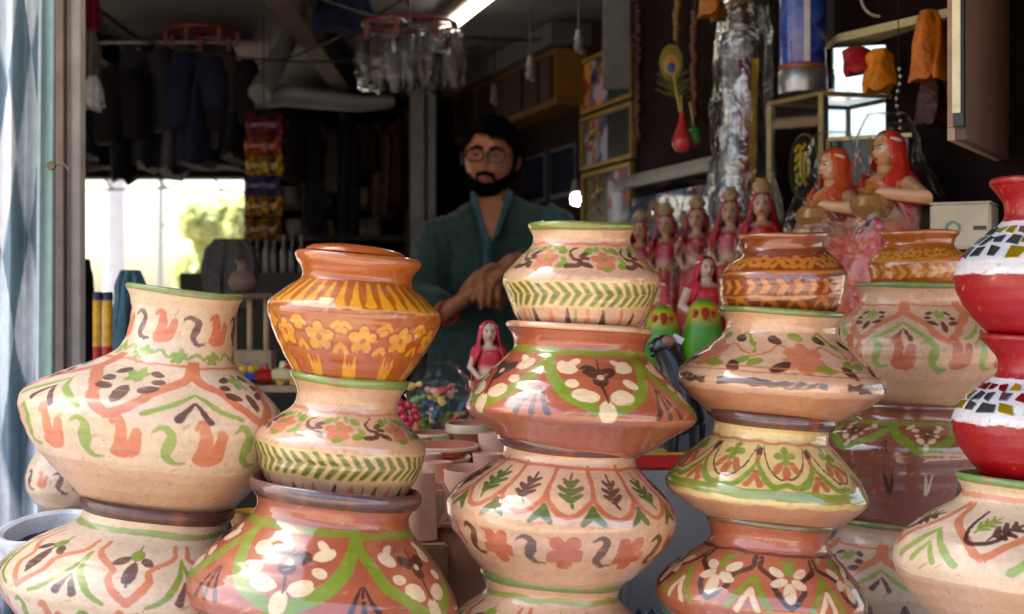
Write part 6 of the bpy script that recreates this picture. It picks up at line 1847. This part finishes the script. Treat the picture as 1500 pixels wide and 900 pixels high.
m_bk = pmat('black_gloss', rgb(30, 30, 36), .3, .4, 30, coat=.4)
b_ = MB()
b_.tube([P(972, 512, Y), P(982, 530, Y), P(990, 552, Y), P(994, 590, Y), P(1000, 620, Y), P(1004, 634, Y)], [.021, .024, .028, .036, .04, .03], 18)
b_.ball(P(973, 508, Y), (.024, .022, .021), 18, 12)
b_.tube([P(972, 506, Y), P(960, 508, Y), P(951, 510, Y)], [.018, .012, .008], 14)
b_.tube([P(968, 516, Y), P(958, 519, Y), P(953, 520, Y)], [.011, .007, .005], 12)
for dx, dy in ((-.02, -.02), (.02, -.02), (-.02, .03), (.03, .03)):
    q = P(1000, 622, Y); b_.tube([q + Vector((dx, dy, 0)), Vector((q.x + dx, q.y + dy, zb + .001))], [.014, .010], 10)
b_.build('body', m_bk, dg)
MB().ball(P(978, 500, Y) + Vector((0, -.016, 0)), (.013, .009, .010), 12, 8).build('tan_patch', pmat('dog_tan', rgb(168, 110, 84), .4), dg)
MB().ball(P(980, 511, Y) + Vector((0, -.022, 0)), .0035, 8, 6).build('eye', pmat('eye_black', rgb(14, 14, 14)), dg)
MB().tube([P(984, 500, Y), P(992, 512, Y), P(994, 526, Y)], [.010, .012, .006], 10).build('ear', m_bk, dg)
MB().box(P(993, 497, Y - .012), (.020, .001, .012), Matrix.Rotation(R(28), 3, 'Y')).build('price_tag', pmat('paper_white', rgb(226, 224, 220), .7), dg)
# green crumpled plastic and blue packet on the table
gp = MB(); rg = []
for i in range(18):
    v = i / 17; ring = []
    for j in range(36):
        a = 2 * math.pi * j / 36
        d = 1 + .5 * mnoise.noise(Vector((math.cos(a) * 2.4, math.sin(a) * 2.4, v * 4))) 
        w = math.sin(math.pi * (.08 + .84 * v)) ** .6
        q = P(1006 + math.cos(a) * 34 * w * d, 0, 2.66); q.y += math.sin(a) * .04 * w * d; q.z = .7625 + (1 - v) * .13
        ring.append(q)
    rg.append(ring)
thing('plastic_bag', 'crumpled green plastic bag on the table between stacks', 'bag', gp.loft(rg), pmat('green_plastic', rgb(84, 160, 84), .2, .5, 26, .8, .02, c2=rgb(150, 170, 168), coat=.6))
rg = []
for i in range(12):
    v = i / 11; ring = []
    for j in range(28):
        a = 2 * math.pi * j / 28; w = math.sin(math.pi * (.1 + .8 * v)) ** .5
        q = P(946 + math.cos(a) * 20 * w, 0, 2.70); q.y += math.sin(a) * .03 * w; q.z = .7625 + (1 - v) * .06 + .008 * math.sin(3 * a)
        ring.append(q)
    rg.append(ring)
thing('packet', 'dark blue plastic packet on the table behind the centre stack', 'packet', MB().loft(rg), pmat('blue_packet', rgb(40, 52, 92), .25, .4, 30, .6, .01, coat=.5))
# ------------------------------------------------------------------ plaster dolls in saris
def sari_doll(label, px, ytop, Y, zb, skirt, veil, wrap=True, face=-25, pothead=False, pothip=False, group=None, seed=1, blouse=None, flesh=rgb(214, 160, 120), wide=1.0, shawl=None):
    k = Y / FPX; t = P(px, ytop, Y)
    H = t.z - zb
    root = empty('sari_doll', Vector((t.x, Y, zb)), label, 'doll', group)
    c = Vector((t.x, Y, zb))
    hd = .80 if pothead else .90                       # head centre height (fraction)
    fr = H * (1.0 if not pothead else .94)
    Rz = Matrix.Rotation(R(face), 3, 'Z')
    W = fr * .17 * wide
    # skirt + torso + neck + head as one figure
    rows = [(0, 1.0, .95), (.03, 1.02, 1.0), (.2, .92, .9), (.38, .78, .74), (.47, .70, .62), (.54, .50, .44), (.60, .56, .50), (.66, .66, .52), (.705, .66, .46), (.735, .40, .34), (.755, .22, .22), (.785, .21, .22)]
    rg = []
    rs = random.Random(seed); ph = rs.uniform(0, 6)
    for z, rx, ry in rows:
        ring = []
        for j in range(32):
            a = 2 * math.pi * j / 32
            f = 1 + (.05 * math.sin(a * 9 + ph) * max(0, (.45 - z)) * 2)
            ring.append(c + Rz @ Vector((math.cos(a) * rx * W * f, math.sin(a) * ry * W * f, z * fr)))
        rg.append(ring)
    b = MB().loft(rg)
    hc = c + Vector((0, 0, .855 * fr))
    hr = fr * .073
    vs = []
    n1, n2 = 24, 18
    for i in range(n2 + 1):
        phi = math.pi * i / n2
        for j in range(n1):
            th = 2 * math.pi * j / n1
            d = Vector((math.sin(phi) * math.sin(th), -math.sin(phi) * math.cos(th), math.cos(phi)))
            r = 1.0
            fz, fx = d.z, d.x
            if d.y < 0:
                r += .22 * math.exp(-((fx / .13) ** 2 + ((fz + .12) / .22) ** 2))      # nose
                r -= .07 * math.exp(-(((abs(fx) - .33) / .16) ** 2 + ((fz - .08) / .14) ** 2))
                r += .06 * math.exp(-((fx / .25) ** 2 + ((fz + .5) / .1) ** 2))
            q = Vector((d.x * hr * .86, d.y * hr * .98, d.z * hr * 1.18)) * r
            vs.append(hc + Rz @ q)
    b.add(vs, [(i * n1 + j, (i + 1) * n1 + j, (i + 1) * n1 + (j + 1) % n1, i * n1 + (j + 1) % n1) for i in range(n2) for j in range(n1)])
    o = b.build('figure', None, root)
    me = o.data
    at = me.color_attributes.new('Col', 'FLOAT_COLOR', 'POINT')
    bl = blouse or veil
    for i, v in enumerate(me.vertices):
        u = v.co.z / fr
        if u > .725: cc = flesh
        elif u > .545: cc = bl
        elif u > .50: cc = flesh
        else:
            nz = mnoise.noise(Vector((v.co.x * 60, v.co.y * 60, v.co.z * 45)) + Vector((seed, 0, 0)))
            f = max(0, min(1, .5 + nz * 1.6))
            cc = tuple(np.array(skirt[0]) * (1 - f) + np.array(skirt[1]) * f)
        at.data[i].color = (*cc, 1)
    me.materials.append(M_TOY)
    hx = lambda x, y, z: hc + Rz @ Vector((x * hr, y * hr, z * hr))
    for s in (-1, 1):
        MB().ball(hx(s * .32, -.86, .10), (hr * .15, hr * .08, hr * .08), 10, 6).build('eye', pmat('eye_black', rgb(14, 14, 14)), root)
        MB().tube([hx(s * .14, -.92, .28), hx(s * .34, -.88, .34), hx(s * .52, -.76, .27)], hr * .04, 5).build('eyebrow', pmat('eye_black', rgb(14, 14, 14)), root)
    MB().ball(hx(0, -.98, -.55), (hr * .2, hr * .08, hr * .08), 10, 6).build('lips', pmat('doll_lips', rgb(170, 24, 30), .3), root)
    # hair
    hrv = MB().ball(hx(0, .16, .16), (hr * .93, hr * .98, hr * 1.12), 20, 14)
    hrv.build('hair', pmat('doll_hair', rgb(22, 18, 18), .35, .3, 40), root)
    MB().tube([hx(math.sin(a) * .96, .1 - math.cos(a) * .62, .62 + .28 * math.cos(a) * .5) for a in [R(-100 + 200 * i / 16) for i in range(17)]], hr * .13, 8).build('hair_band', pmat('hair_band_white', rgb(232, 226, 214), .4), root)
    MB().tube([c + Rz @ Vector((math.sin(a) * W * .36, -math.cos(a) * W * .40 - W * .06, (.735 - .05 * math.cos(a)) * fr)) for a in [R(-110 + 220 * i / 14) for i in range(15)]], hr * .10, 7).build('necklace', pmat('doll_gold', rgb(226, 176, 60), .3, .2, 40, metal=.5), root)
    # veil over head, shoulders and back
    rg = []
    for z, r, op in ((.955, .25, 150), (.945, .6, 150), (.92, .92, 148), (.87, 1.14, 132), (.82, 1.22, 126), (.77, 1.35, 122), (.72, 1.95, 146), (.66, 2.1, 138), (.58, 2.05, 112), (.48, 1.95, 88), (.35, 2.25, 84), (.2, 2.5, 80)):
        ring = []
        for j in range(29):
            a = R(-op + 2 * op * j / 28)
            f = 1 + .05 * math.sin(a * 11 + z * 20)
            ring.append(c + Rz @ Vector((math.sin(a) * r * hr * f * (1.0 if z > .75 else 1.0), math.cos(a) * r * hr * .92 * f + hr * .10, z * fr)))
        rg.append(ring)
    vb = MB().loft(rg, False, False, closed=False)
    vo = vb.build('veil', pmat('veil_%d_%d_%d' % tuple(int(x * 255) for x in veil), veil, .5, .25, 50, .3, .003), root)
    sm = vo.modifiers.new('thick', 'SOLIDIFY'); sm.thickness = hr * .07
    # arms
    sh = .69 * fr
    arms = []
    if pothip:
        arms = [[(.62 * W, 0, sh), (1.25 * W, -.1 * W, .62 * fr), (.85 * W, -.62 * W, .64 * fr), (.4 * W, -.74 * W, .66 * fr)], [(-.6 * W, 0, sh), (-.86 * W, -.3 * W, .57 * fr), (-.35 * W, -.74 * W, .52 * fr), (.2 * W, -.86 * W, .52 * fr)]]
    else:
        arms = [[(.6 * W, 0, sh), (.88 * W, -.1 * W, .57 * fr), (.5 * W, -.6 * W, .50 * fr), (.15 * W, -.68 * W, .52 * fr)], [(-.6 * W, 0, sh), (-.88 * W, -.1 * W, .57 * fr), (-.5 * W, -.6 * W, .48 * fr), (-.1 * W, -.7 * W, .50 * fr)]]
    mf = pmat('doll_flesh_%d' % int(flesh[0] * 255), flesh, .4, .12, 30, coat=.3)
    for ar in arms:
        MB().tube([c + Rz @ Vector(q) for q in ar], [W * .19, W * .16, W * .125, W * .10], 12).build('arm', mf, root)
    pc = pmat('doll_pot_tan', rgb(190, 150, 104), .4, .2, 30, coat=.3)
    if pothip:
        q = c + Rz @ Vector((.35 * W, -.72 * W, .525 * fr))
        MB().lathe([(0, 0), (W * .3, .01 * fr), (W * .46, .06 * fr), (W * .4, .105 * fr), (W * .22, .125 * fr), (W * .3, .145 * fr), (W * .2, .14 * fr)], q, 24).build('pot', pmat('doll_pot_gold', rgb(186, 134, 76), .25, .25, 30, metal=.35), root)
    if pothead:
        q = c + Vector((0, 0, .925 * fr + .012 * fr))
        MB().lathe([(0, 0), (hr * .7, .006 * fr), (hr * .95, .04 * fr), (hr * .75, .07 * fr), (hr * .45, .085 * fr), (hr * .6, .10 * fr), (hr * .4, .095 * fr)], q, 22).build('pot', pc, root)
    if shawl is not None:
        MB().tube([c + Rz @ Vector(q) for q in ((-.5 * W, -.2 * W, .72 * fr), (-.1 * W, -.62 * W, .62 * fr), (.45 * W, -.6 * W, .5 * fr), (.55 * W, -.66 * W, .3 * fr), (.4 * W, -.8 * W, .12 * fr))], [(W * .2, W * .07)] * 5, 14).build('shawl', pmat('shawl_%d' % seed, shawl, .5, .3, 40), root)
    if wrap:
        hwp = fr * .17 * wide / k
        yb = HZ - (zb - ZC) / k
        yt = HZ - (zb + H - ZC) / k
        L = yb - yt
        wrap_shell([(yt - L * .03, px, hwp * .35), (yt + L * .05, px, hwp * .58), (yt + L * .2, px, hwp * .75), (yt + L * .42, px + hwp * .1, hwp * 1.18), (yt + L * .7, px, hwp * 1.22), (yb - 1, px, hwp * 1.15)], Y, seed + 100, root, .95, 'plastic_wrap', 2.2 + hwp * .05, 56, M_WRAPL if pothip else None)
    return root
CR = rgb(184, 10, 28)
for i, (px, yt, Y, lb) in enumerate(((938, 303, 4.05, 'red sari doll in plastic, leftmost of the row of five'), (976, 293, 3.83, 'red sari doll in plastic, second from left in the row'), (1021, 281, 3.63, 'red sari doll in plastic, middle of the row of five'),
                                     (1070, 269, 3.45, 'red sari doll in plastic, fourth in the row'), (1116, 256, 3.28, 'red sari doll in plastic, nearest and rightmost of the row'))):
    sari_doll(lb, px, yt, Y, 1.2815, (rgb(184, 10, 24), rgb(206, 50, 30)), (CR, rgb(196, 14, 52), rgb(176, 16, 22), rgb(196, 22, 44), rgb(190, 10, 16))[i], True, -28 + 4 * i, True, False, 'small red sari dolls in plastic', 40 + i, wide=.95)
sari_doll('large wrapped doll in orange skirt holding a pot, left of the pair', 1221, 203, 3.06, 1.279, (rgb(232, 104, 8), rgb(222, 44, 40)), rgb(222, 80, 14), True, -68, False, True, 'large dolls in plastic', 61, rgb(220, 120, 20), rgb(214, 150, 96), 1.28, rgb(222, 110, 80))
sari_doll('large wrapped doll in pink orange skirt holding a pot, right and taller', 1300, 176, 3.02, 1.279, (rgb(236, 120, 10), rgb(220, 24, 56)), rgb(222, 50, 30), True, -62, False, True, 'large dolls in plastic', 62, rgb(224, 110, 16), rgb(214, 150, 96), 1.32, rgb(226, 60, 80))
sari_doll('unwrapped red sari doll with folded arms above the parrots', 1034, 366, 3.17, 1.189, (CR, rgb(226, 60, 60)), rgb(206, 30, 50), False, 14, False, False, None, 63, rgb(206, 28, 46), rgb(226, 182, 150), 1.35)
sari_doll('pink sari doll partly hidden behind the left parrot', 966, 402, 3.18, 1.189, (rgb(214, 60, 60), rgb(230, 150, 130)), rgb(214, 90, 90), False, -60, False, False, None, 64, rgb(206, 28, 46), rgb(226, 182, 150), 1.3)
sari_doll('red sari doll with folded arms standing among the clayware', 716, 462, 3.02, P(0, 640, 3.02).z + .001, (rgb(214, 44, 56), rgb(206, 120, 60)), rgb(220, 60, 74), False, 8, False, False, None, 65, rgb(212, 44, 58), rgb(226, 182, 150), 1.05)
_bx = MB().box((P(722, 640, 3.02).x, 3.05, (.762 + P(640, 640, 3.02).z) / 2), (.085, .18, P(640, 640, 3.02).z - .762), bev=.003)
thing('cardboard_box', 'narrow carton under the red sari doll among the clayware', 'box', _bx, pmat('cardboard', rgb(150, 120, 88)), auto=30)

# ------------------------------------------------------------------ the shopkeeper
YM_ = 4.7; km = YM_ / FPX
man = empty('person', Vector((P(716, 0, YM_).x, YM_, .2)), 'bearded man in glasses and dark green kurta standing with hands clasped', 'person')
def Q(px, py, dy=0.0):
    """point at picture position, dy metres in front of the man's plane"""
    return P(px, py, YM_ - dy)
def remesh(mb, name, mat, parent, vox, smooth_it=4, disp=None):
    me = bpy.data.meshes.new(name + '_src'); me.from_pydata(mb.v, [], mb.f)
    bm = bmesh.new(); bm.from_mesh(me); bmesh.ops.recalc_face_normals(bm, faces=bm.faces[:]); bm.to_mesh(me); bm.free()
    o = bpy.data.objects.new(name + '_src', me); col.objects.link(o)
    md = o.modifiers.new('r', 'REMESH'); md.mode = 'VOXEL'; md.voxel_size = vox; md.use_smooth_shade = True
    if smooth_it:
        sm = o.modifiers.new('s', 'SMOOTH'); sm.iterations = smooth_it; sm.factor = .5
    dg = bpy.context.evaluated_depsgraph_get()
    m2 = bpy.data.meshes.new_from_object(o.evaluated_get(dg))
    bpy.data.objects.remove(o)
    off = np.array(parent_world(parent))
    n_ = len(m2.vertices)
    co = np.empty(n_ * 3, np.float32); no = np.empty(n_ * 3, np.float32)
    m2.vertices.foreach_get('co', co); m2.vertices.foreach_get('normal', no)
    co = co.reshape(-1, 3); no = no.reshape(-1, 3)
    if disp:
        dd = np.array([disp(Vector(q)) for q in co], np.float32)
        co = co + no * dd[:, None]
    m2.vertices.foreach_set('co', (co - off).astype(np.float32).ravel())
    m2.update()
    for p in m2.polygons: p.use_smooth = True
    m2.materials.clear()
    m2.name = name
    return link(name, m2, mat, parent)
m_skin = pmat('brown_skin', rgb(176, 112, 78), .5, .3, 38, .35, .002, spec=.4)
HC = Q(718, 234, .02)                     # head centre
HR = Matrix.Rotation(R(-7), 3, 'Z') @ Matrix.Rotation(R(4), 3, 'Y') @ Matrix.Rotation(R(3), 3, 'X')
HA, HB, HCZ = .0745, .090, .110            # half width, half depth, half height
def head_pt(th, phi, lift=0.0):
    """th 0 faces forward, + to the viewer's right; phi from crown"""
    d = Vector((math.sin(phi) * math.sin(th), -math.sin(phi) * math.cos(th), math.cos(phi)))
    x, z = d.x, d.z
    r = 1.0
    jaw = max(0, -z)
    sx = 1 - .26 * jaw ** 1.4 if z < 0 else 1.0
    if d.y < 0.2:
        f = min(1, (0.2 - d.y))
        g = lambda cx, cz, wx, wz: math.exp(-(((x - cx) / wx) ** 2 + ((z - cz) / wz) ** 2))
        r += f * (.17 * g(0, -.16, .10, .12) + .09 * g(0, .02, .07, .16) + .045 * (g(-.33, .24, .2, .07) + g(.33, .24, .2, .07)) - .06 * (g(-.34, .07, .15, .10) + g(.34, .07, .15, .10))
                  + .03 * (g(-.45, -.22, .2, .2) + g(.45, -.22, .2, .2)) + .05 * (g(0, -.50, .2, .045)) + .05 * g(0, -.60, .18, .05) + .07 * g(0, -.86, .22, .12) - .025 * g(0, -.70, .2, .04))
    q = Vector((d.x * HA * sx, d.y * HB * (1 - .06 * jaw), d.z * HCZ)) * (r)
    n = Vector((d.x / HA, d.y / HB, d.z / HCZ)).normalized()
    return HC + HR @ (q + n * lift)
def head_grid(n1, n2, liftfn=None, keep=None):
    vs, fs = [], []
    for i in range(n2 + 1):
        phi = math.pi * i / n2
        for j in range(n1):
            th = -math.pi + 2 * math.pi * j / n1
            vs.append(head_pt(th, phi, liftfn(th, phi) if liftfn else 0.0))
    for i in range(n2):
        for j in range(n1):
            th = -math.pi + 2 * math.pi * (j + .5) / n1; phi = math.pi * (i + .5) / n2
            if keep is None or keep(th, phi):
                fs.append((i * n1 + j, (i + 1) * n1 + j, (i + 1) * n1 + (j + 1) % n1, i * n1 + (j + 1) % n1))
    return MB().add(vs, fs)
body = head_grid(72, 56)
# ears
for s in (-1, 1):
    e = HC + HR @ Vector((s * HA * 1.02, .012, .004))
    body.ball(e, (.010, .020, .032), 14, 10, HR @ Matrix.Rotation(R(-s * 25), 3, 'Z'))
# neck and torso core
NB = Q(726, 294, -.01)
def ering(c, rx, ry, n=28): return [c + Vector((math.cos(2 * math.pi * i / n) * rx, math.sin(2 * math.pi * i / n) * ry, .10 * math.cos(2 * math.pi * i / n) * rx)) for i in range(n)]
body.loft([ering(HC + Vector((.0, .02, -.05)), .052, .058), ering(HC + Vector((0, .022, -.10)), .055, .06), ering(NB + Vector((-.012, .02, -.012)), .060, .06), ering(NB + Vector((0, .02, -.05)), .09, .075), ering(NB + Vector((0, .02, -.10)), .14, .09), ering(NB + Vector((0, .02, -.3)), .14, .09), ering(NB + Vector((0, .02, -.55)), .14, .09)])
# arms (inside the sleeves) and hands; left/right as seen in the picture
SL, SR = Q(648, 346, 0), Q(808, 330, 0)
EL, ER = Q(616, 440, .10), Q(838, 428, .10)
WL, WR = Q(652, 457, .24), Q(752, 384, .26)
body.tube([SL, EL, WL], [.05, .042, .03], 16); body.tube([SR, ER, WR], [.05, .042, .03], 16)
# legs and feet, hidden behind the goods
for s in (-1, 1):
    hx_ = NB.x + s * .085
    body.tube([(hx_, YM_ + .02, NB.z - .5), (hx_, YM_ + .0, .68), (hx_, YM_ + .02, .28)], [.085, .058, .045], 16)
    body.tube([(hx_, YM_ + .04, .232), (hx_, YM_ - .08, .225), (hx_, YM_ - .19, .218)], [.04, .038, .022], 14)
# left hand (picture left): palm rising to the right
def hand(mb, wrist, palm_end, width_dir, fingers, thumb, pr=.030):
    w, e = Vector(wrist), Vector(palm_end)
    mb.tube([w, w.lerp(e, .35), w.lerp(e, .75), e], [.027, (pr * .75, pr * 1.15), (pr * .72, pr * 1.35), (pr * .55, pr * 1.2)], 16)
    for f in fingers:
        mb.tube(f, [.0105, .0098, .0088, .0072][:len(f)], 10)
    mb.tube(thumb, [.0135, .012, .0105, .008][:len(thumb)], 10)
# hand A: from WL, back of the hand to the viewer, fingers pointing right and folding under the other hand
PA = Q(704, 424, .285)
hand(body, WL, PA, None,
     [[Q(700, 414, .285), Q(712, 408, .295), Q(722, 412, .29), Q(726, 420, .28)],
      [Q(706, 422, .29), Q(722, 424, .30), Q(734, 430, .295), Q(738, 438, .285)],
      [Q(706, 430, .288), Q(724, 434, .298), Q(736, 438, .292), Q(741, 446, .28)],
      [Q(702, 438, .285), Q(718, 444, .295), Q(730, 448, .288), Q(735, 454, .28)]],
     [Q(678, 428, .27), Q(690, 412, .285), Q(698, 402, .295), Q(704, 397, .295)])
# hand B: from WR pointing down left, fingers lying over hand A, nails down
PB = Q(712, 414, .325)
hand(body, WR, PB, None,
     [[Q(722, 402, .32), Q(706, 410, .34), Q(698, 426, .338), Q(692, 442, .328)],
      [Q(720, 410, .325), Q(708, 420, .342), Q(706, 438, .338), Q(705, 453, .326)],
      [Q(726, 414, .325), Q(718, 424, .338), Q(717, 440, .334), Q(717, 450, .322)],
      [Q(734, 410, .318), Q(730, 424, .33), Q(730, 438, .325), Q(729, 446, .315)]],
     [Q(734, 394, .30), Q(722, 390, .325), Q(711, 394, .335), Q(703, 401, .332)])
remesh(body, 'body', m_skin, man, .005, 2)
# hair and beard as shells on the head
m_hair = pmat('black_hair', rgb(9, 7, 7), .75, .3, 120, .6, .004, spec=.08)
nz3 = lambda a, b, s, o=0: mnoise.noise(Vector((math.cos(a) * s, math.sin(a) * s, b * s + o)))
def hairline(th):
    a = abs(th)
    return 0.92 + .10 * math.sin(th * 1.5 + .4) if a < .75 else (1.05 + (a - .75) * .55 if a < 1.5 else (1.46 + (a - 1.5) * 1.0))
def hair_lift(th, phi):
    d = hairline(th) - phi
    return (.013 * max(0, min(1, d * 4.5)) ** .6 * (1 + .8 * nz3(th, phi, 4.2)) + .006 * nz3(th, phi, 13)) - .003
hb = head_grid(96, 64, hair_lift, lambda th, phi: phi < hairline(th) + .04)
_hair_shell = hb
def beard_d(th, phi):
    a = abs(th)
    # distance inside the beard area: jaw, chin, sideburns, moustache
    z = math.cos(phi)
    d = -1
    if a < 1.55:
        top = (2.20 if a < .38 else (2.20 - (a - .38) * .40)) + .05 * nz3(th, phi, 9, 4)
        d = max(d, phi - top)
        if a < .30: d = max(d, min(.10, phi - 2.20))
    if a < .42 and 1.88 + .14 * a < phi < 2.01 + .2 * a: d = max(d, .085)
    if a < .22 and 2.065 < phi < 2.145: d = -1
    if .33 < a < .50 and 2.04 < phi < 2.4: d = max(d, .035)
    if 1.18 < a < 1.55 and phi > 1.35: d = max(d, .06)
    if phi > 2.75: d = min(d, 2.9 - phi)
    return d
def beard_lift(th, phi):
    d = beard_d(th, phi)
    return (.0065 * min(1, max(0, d) * 6) * (1 + .8 * nz3(th, phi, 9)) + .004 * nz3(th, phi, 28)) if d > 0 else -.003
def strands(mb, n, seed, accept, lift, length, flow, wid=.0009):
    """fine loose hairs standing off the head surface"""
    rs = random.Random(seed)
    for _ in range(n):
        th, phi = rs.uniform(-math.pi, math.pi), math.acos(rs.uniform(-1, 1))
        if not accept(th, phi, rs): continue
        r0 = head_pt(th, phi, lift(th, phi)); out = (head_pt(th, phi, lift(th, phi) + .01) - r0).normalized()
        f = flow(th, phi, out) + Vector((rs.gauss(0, .35), rs.gauss(0, .35), rs.gauss(0, .35)))
        d = f.normalized(); L = length * rs.uniform(.5, 1.3); sd = d.cross(out)
        sd = (sd.normalized() if sd.length > 1e-5 else Vector((1, 0, 0))) * wid
        mb.add([r0 - sd, r0 + sd, r0 + d * L * .6 + out * .002 + sd * .6, r0 + d * L], [(0, 1, 2), (0, 2, 3)])
    return mb
bb_ = head_grid(128, 110, beard_lift, lambda th, phi: beard_d(th, phi) > .055)
strands(bb_, 26000, 3, lambda th, phi, rs: beard_d(th, phi) > -.035 + .075 * rs.random(), lambda th, phi: max(0, beard_lift(th, phi)) * .8, .0065, lambda th, phi, o: Vector((0, -.15, -.9)) + o * .45)
bb_.build('beard', m_hair, man, auto=180)
strands(_hair_shell, 15000, 5, lambda th, phi, rs: phi < hairline(th) + .10 * rs.random(), lambda th, phi: max(0, hair_lift(th, phi)), .013, lambda th, phi, o: Vector((.55, .25, -.35)) + o * .55, .0011)
_hair_shell.build('hair', m_hair, man, auto=180)
hd = lambda x, y, z: HC + HR @ Vector((x, y, z))
for s in (-1, 1):
    MB().ball(hd(s * .027, -.0765, .009), (.0105, .008, .0030), 16, 10).build('eye', pmat('shaded_eye_white', rgb(104, 84, 74), .3), man)  # eye whites darkened in colour to stand for shade behind the glasses
    MB().ball(hd(s * .027 - .002, -.0828, .009), (.0052, .003, .0034), 12, 8).build('iris', pmat('eye_black', rgb(14, 14, 14)), man)
    MB().tube([hd(s * .009, -.090, .027), hd(s * .027, -.088, .032), hd(s * .046, -.074, .026)], [.0035, .0052, .003], 8).build('eyebrow', m_hair, man)
MB().tube([hd(-.019, -.087, -.055), hd(-.008, -.094, -.0535), hd(0, -.095, -.0545), hd(.008, -.094, -.0535), hd(.019, -.087, -.055)], [.002, .0045, .0048, .0045, .002], 10).build('lips', pmat('lips_brown', rgb(142, 84, 74), .45), man)
gl = MB()
for s in (-1, 1):
    pts = []
    for i in range(25):
        a = 2 * math.pi * i / 24
        pts.append(hd(s * .030 + math.copysign(abs(math.cos(a)) ** .7, math.cos(a)) * .0245, -.101 + .004 * abs(math.cos(a)), .006 + math.copysign(abs(math.sin(a)) ** .7, math.sin(a)) * .017))
    gl.tube(pts, .0027, 6, cap=False)
    gl.tube([hd(s * .054, -.097, .010), hd(s * .072, -.05, .012), hd(s * .077, .005, .008)], .0017, 6)
gl.tube([hd(-.006, -.102, .008), hd(0, -.105, .010), hd(.006, -.102, .008)], .0017, 6)
go = gl.build('glasses', pmat('glasses_black', rgb(20, 18, 18), .3), man)
for s in (-1, 1):
    MB().lathe([(0, 0), (.0225, 0)], (0, 0, 0), 20, tilt=None)
    pts = [hd(s * .030 + math.cos(2 * math.pi * i / 20) * .0235, -.100, .006 + math.sin(2 * math.pi * i / 20) * .0162) for i in range(20)]
    MB().slab(pts, HR @ Vector((0, .0012, 0))).build('lens', M_LENS, go, smooth=False)
# kurta: torso and sleeves grown together, with folds
kt_ = MB()
TC = lambda px, py, dy=-.01: Q(px, py, dy)
kt_.loft([ering(NB + Vector((-.006, .02, .004)), .070, .066), ering(NB + Vector((0, .02, -.018)), .108, .08), ering(NB + Vector((0, .022, -.042)), .165, .10), ering(NB + Vector((0, .02, -.078)), .204, .118), ering(NB + Vector((0, .015, -.17)), .212, .130), ering(NB + Vector((-.008, .01, -.30)), .205, .132), ering(NB + Vector((0, .01, -.42)), .192, .138), ering(NB + Vector((0, .01, -.6)), .205, .145), ering(NB + Vector((0, .01, -.8)), .22, .15)])
kt_.tube([SL + Vector((.03, 0, .02)), SL, SL.lerp(EL, .5), EL, EL.lerp(WL, .55), WL.lerp(EL, .08)], [.05, .066, .064, .058, .050, .043], 20)
kt_.tube([SR + Vector((-.03, 0, .02)), SR, SR.lerp(ER, .5), ER, ER.lerp(WR, .55), WR.lerp(ER, .10)], [.05, .066, .064, .060, .050, .043], 20)
def folds(co):
    return .009 * mnoise.noise(Vector((co.x * 14 + co.z * 6, co.y * 10, co.z * 8 - co.x * 5))) + .011 * abs(mnoise.noise(Vector((co.x * 26 + co.z * 10, co.y * 18, co.z * 8 + co.x * 6)))) + .0015 * mnoise.noise(co * 55)
m_kurta = pmat('kurta_dark_green', rgb(42, 66, 64), .85, .3, 40, .3, .002, spec=.25, sheen=.2)
ku = remesh(kt_, 'kurta', m_kurta, man, .006, 3, folds)
# open collar, teal placket and chest skin in the V
m_teal = pmat('teal_trim', rgb(34, 84, 98), .7, .3, 60, .3)
def chest(px, py, lift=.0):
    """point on the chest front at picture position"""
    q = Q(px, py, .1)
    t = min(1, max(0, (py - 300) / 60))
    q.y = YM_ - (.050 + .075 * min(1, t * 1.5)) - lift
    return q
vs = [chest(704, 288, .012), chest(734, 286, .012), chest(740, 306, .014), chest(729, 336, .018), chest(718, 362, .02), chest(711, 336, .018), chest(699, 308, .014)]
MB().slab(vs, (0, .02, 0)).build('chest_skin', m_skin, man)
pk = MB()
for x0, x1 in (((692, 282), (711, 348)), ((748, 278), (727, 346))):
    pts = [chest(x0[0] + (x1[0] - x0[0]) * i / 8, x0[1] + (x1[1] - x0[1]) * i / 8, .026) for i in range(9)]
    pk.tube(pts, [(.004, .0085)] * 9, 10)
pk.build('collar', m_teal, man)
MB().tube([chest(715 - .2 * i, 348 + 9 * i, .026 + .0 * i) for i in range(8)], [(.004, .011)] * 8, 12).build('placket', m_teal, man)
for i in range(4):
    MB().ball(chest(715, 358 + 14 * i, .034), .0045, 10, 6).build('button', pmat('button_dark', rgb(24, 40, 48), .3), man)
q0 = WL.lerp(EL, -.10)
ax = (EL - WL).normalized(); u_ = ax.orthogonal().normalized(); w_ = ax.cross(u_)
MB().tube([q0 + (u_ * math.cos(2 * math.pi * i / 20) + w_ * math.sin(2 * math.pi * i / 20)) * .033 for i in range(21)], .0036, 8, cap=False).build('wrist_thread', pmat('thread_red', rgb(190, 24, 28), .6), man)
tr2 = MB()
for s in (-1, 1):
    hx_ = NB.x + s * .09
    tr2.tube([(hx_, YM_ + .02, NB.z - .55), (hx_, YM_ + .01, .7), (hx_, YM_ + .02, .27)], [.11, .09, .08], 20)
tr2.build('trousers', pmat('trousers_dark', rgb(40, 40, 44), .85), man)
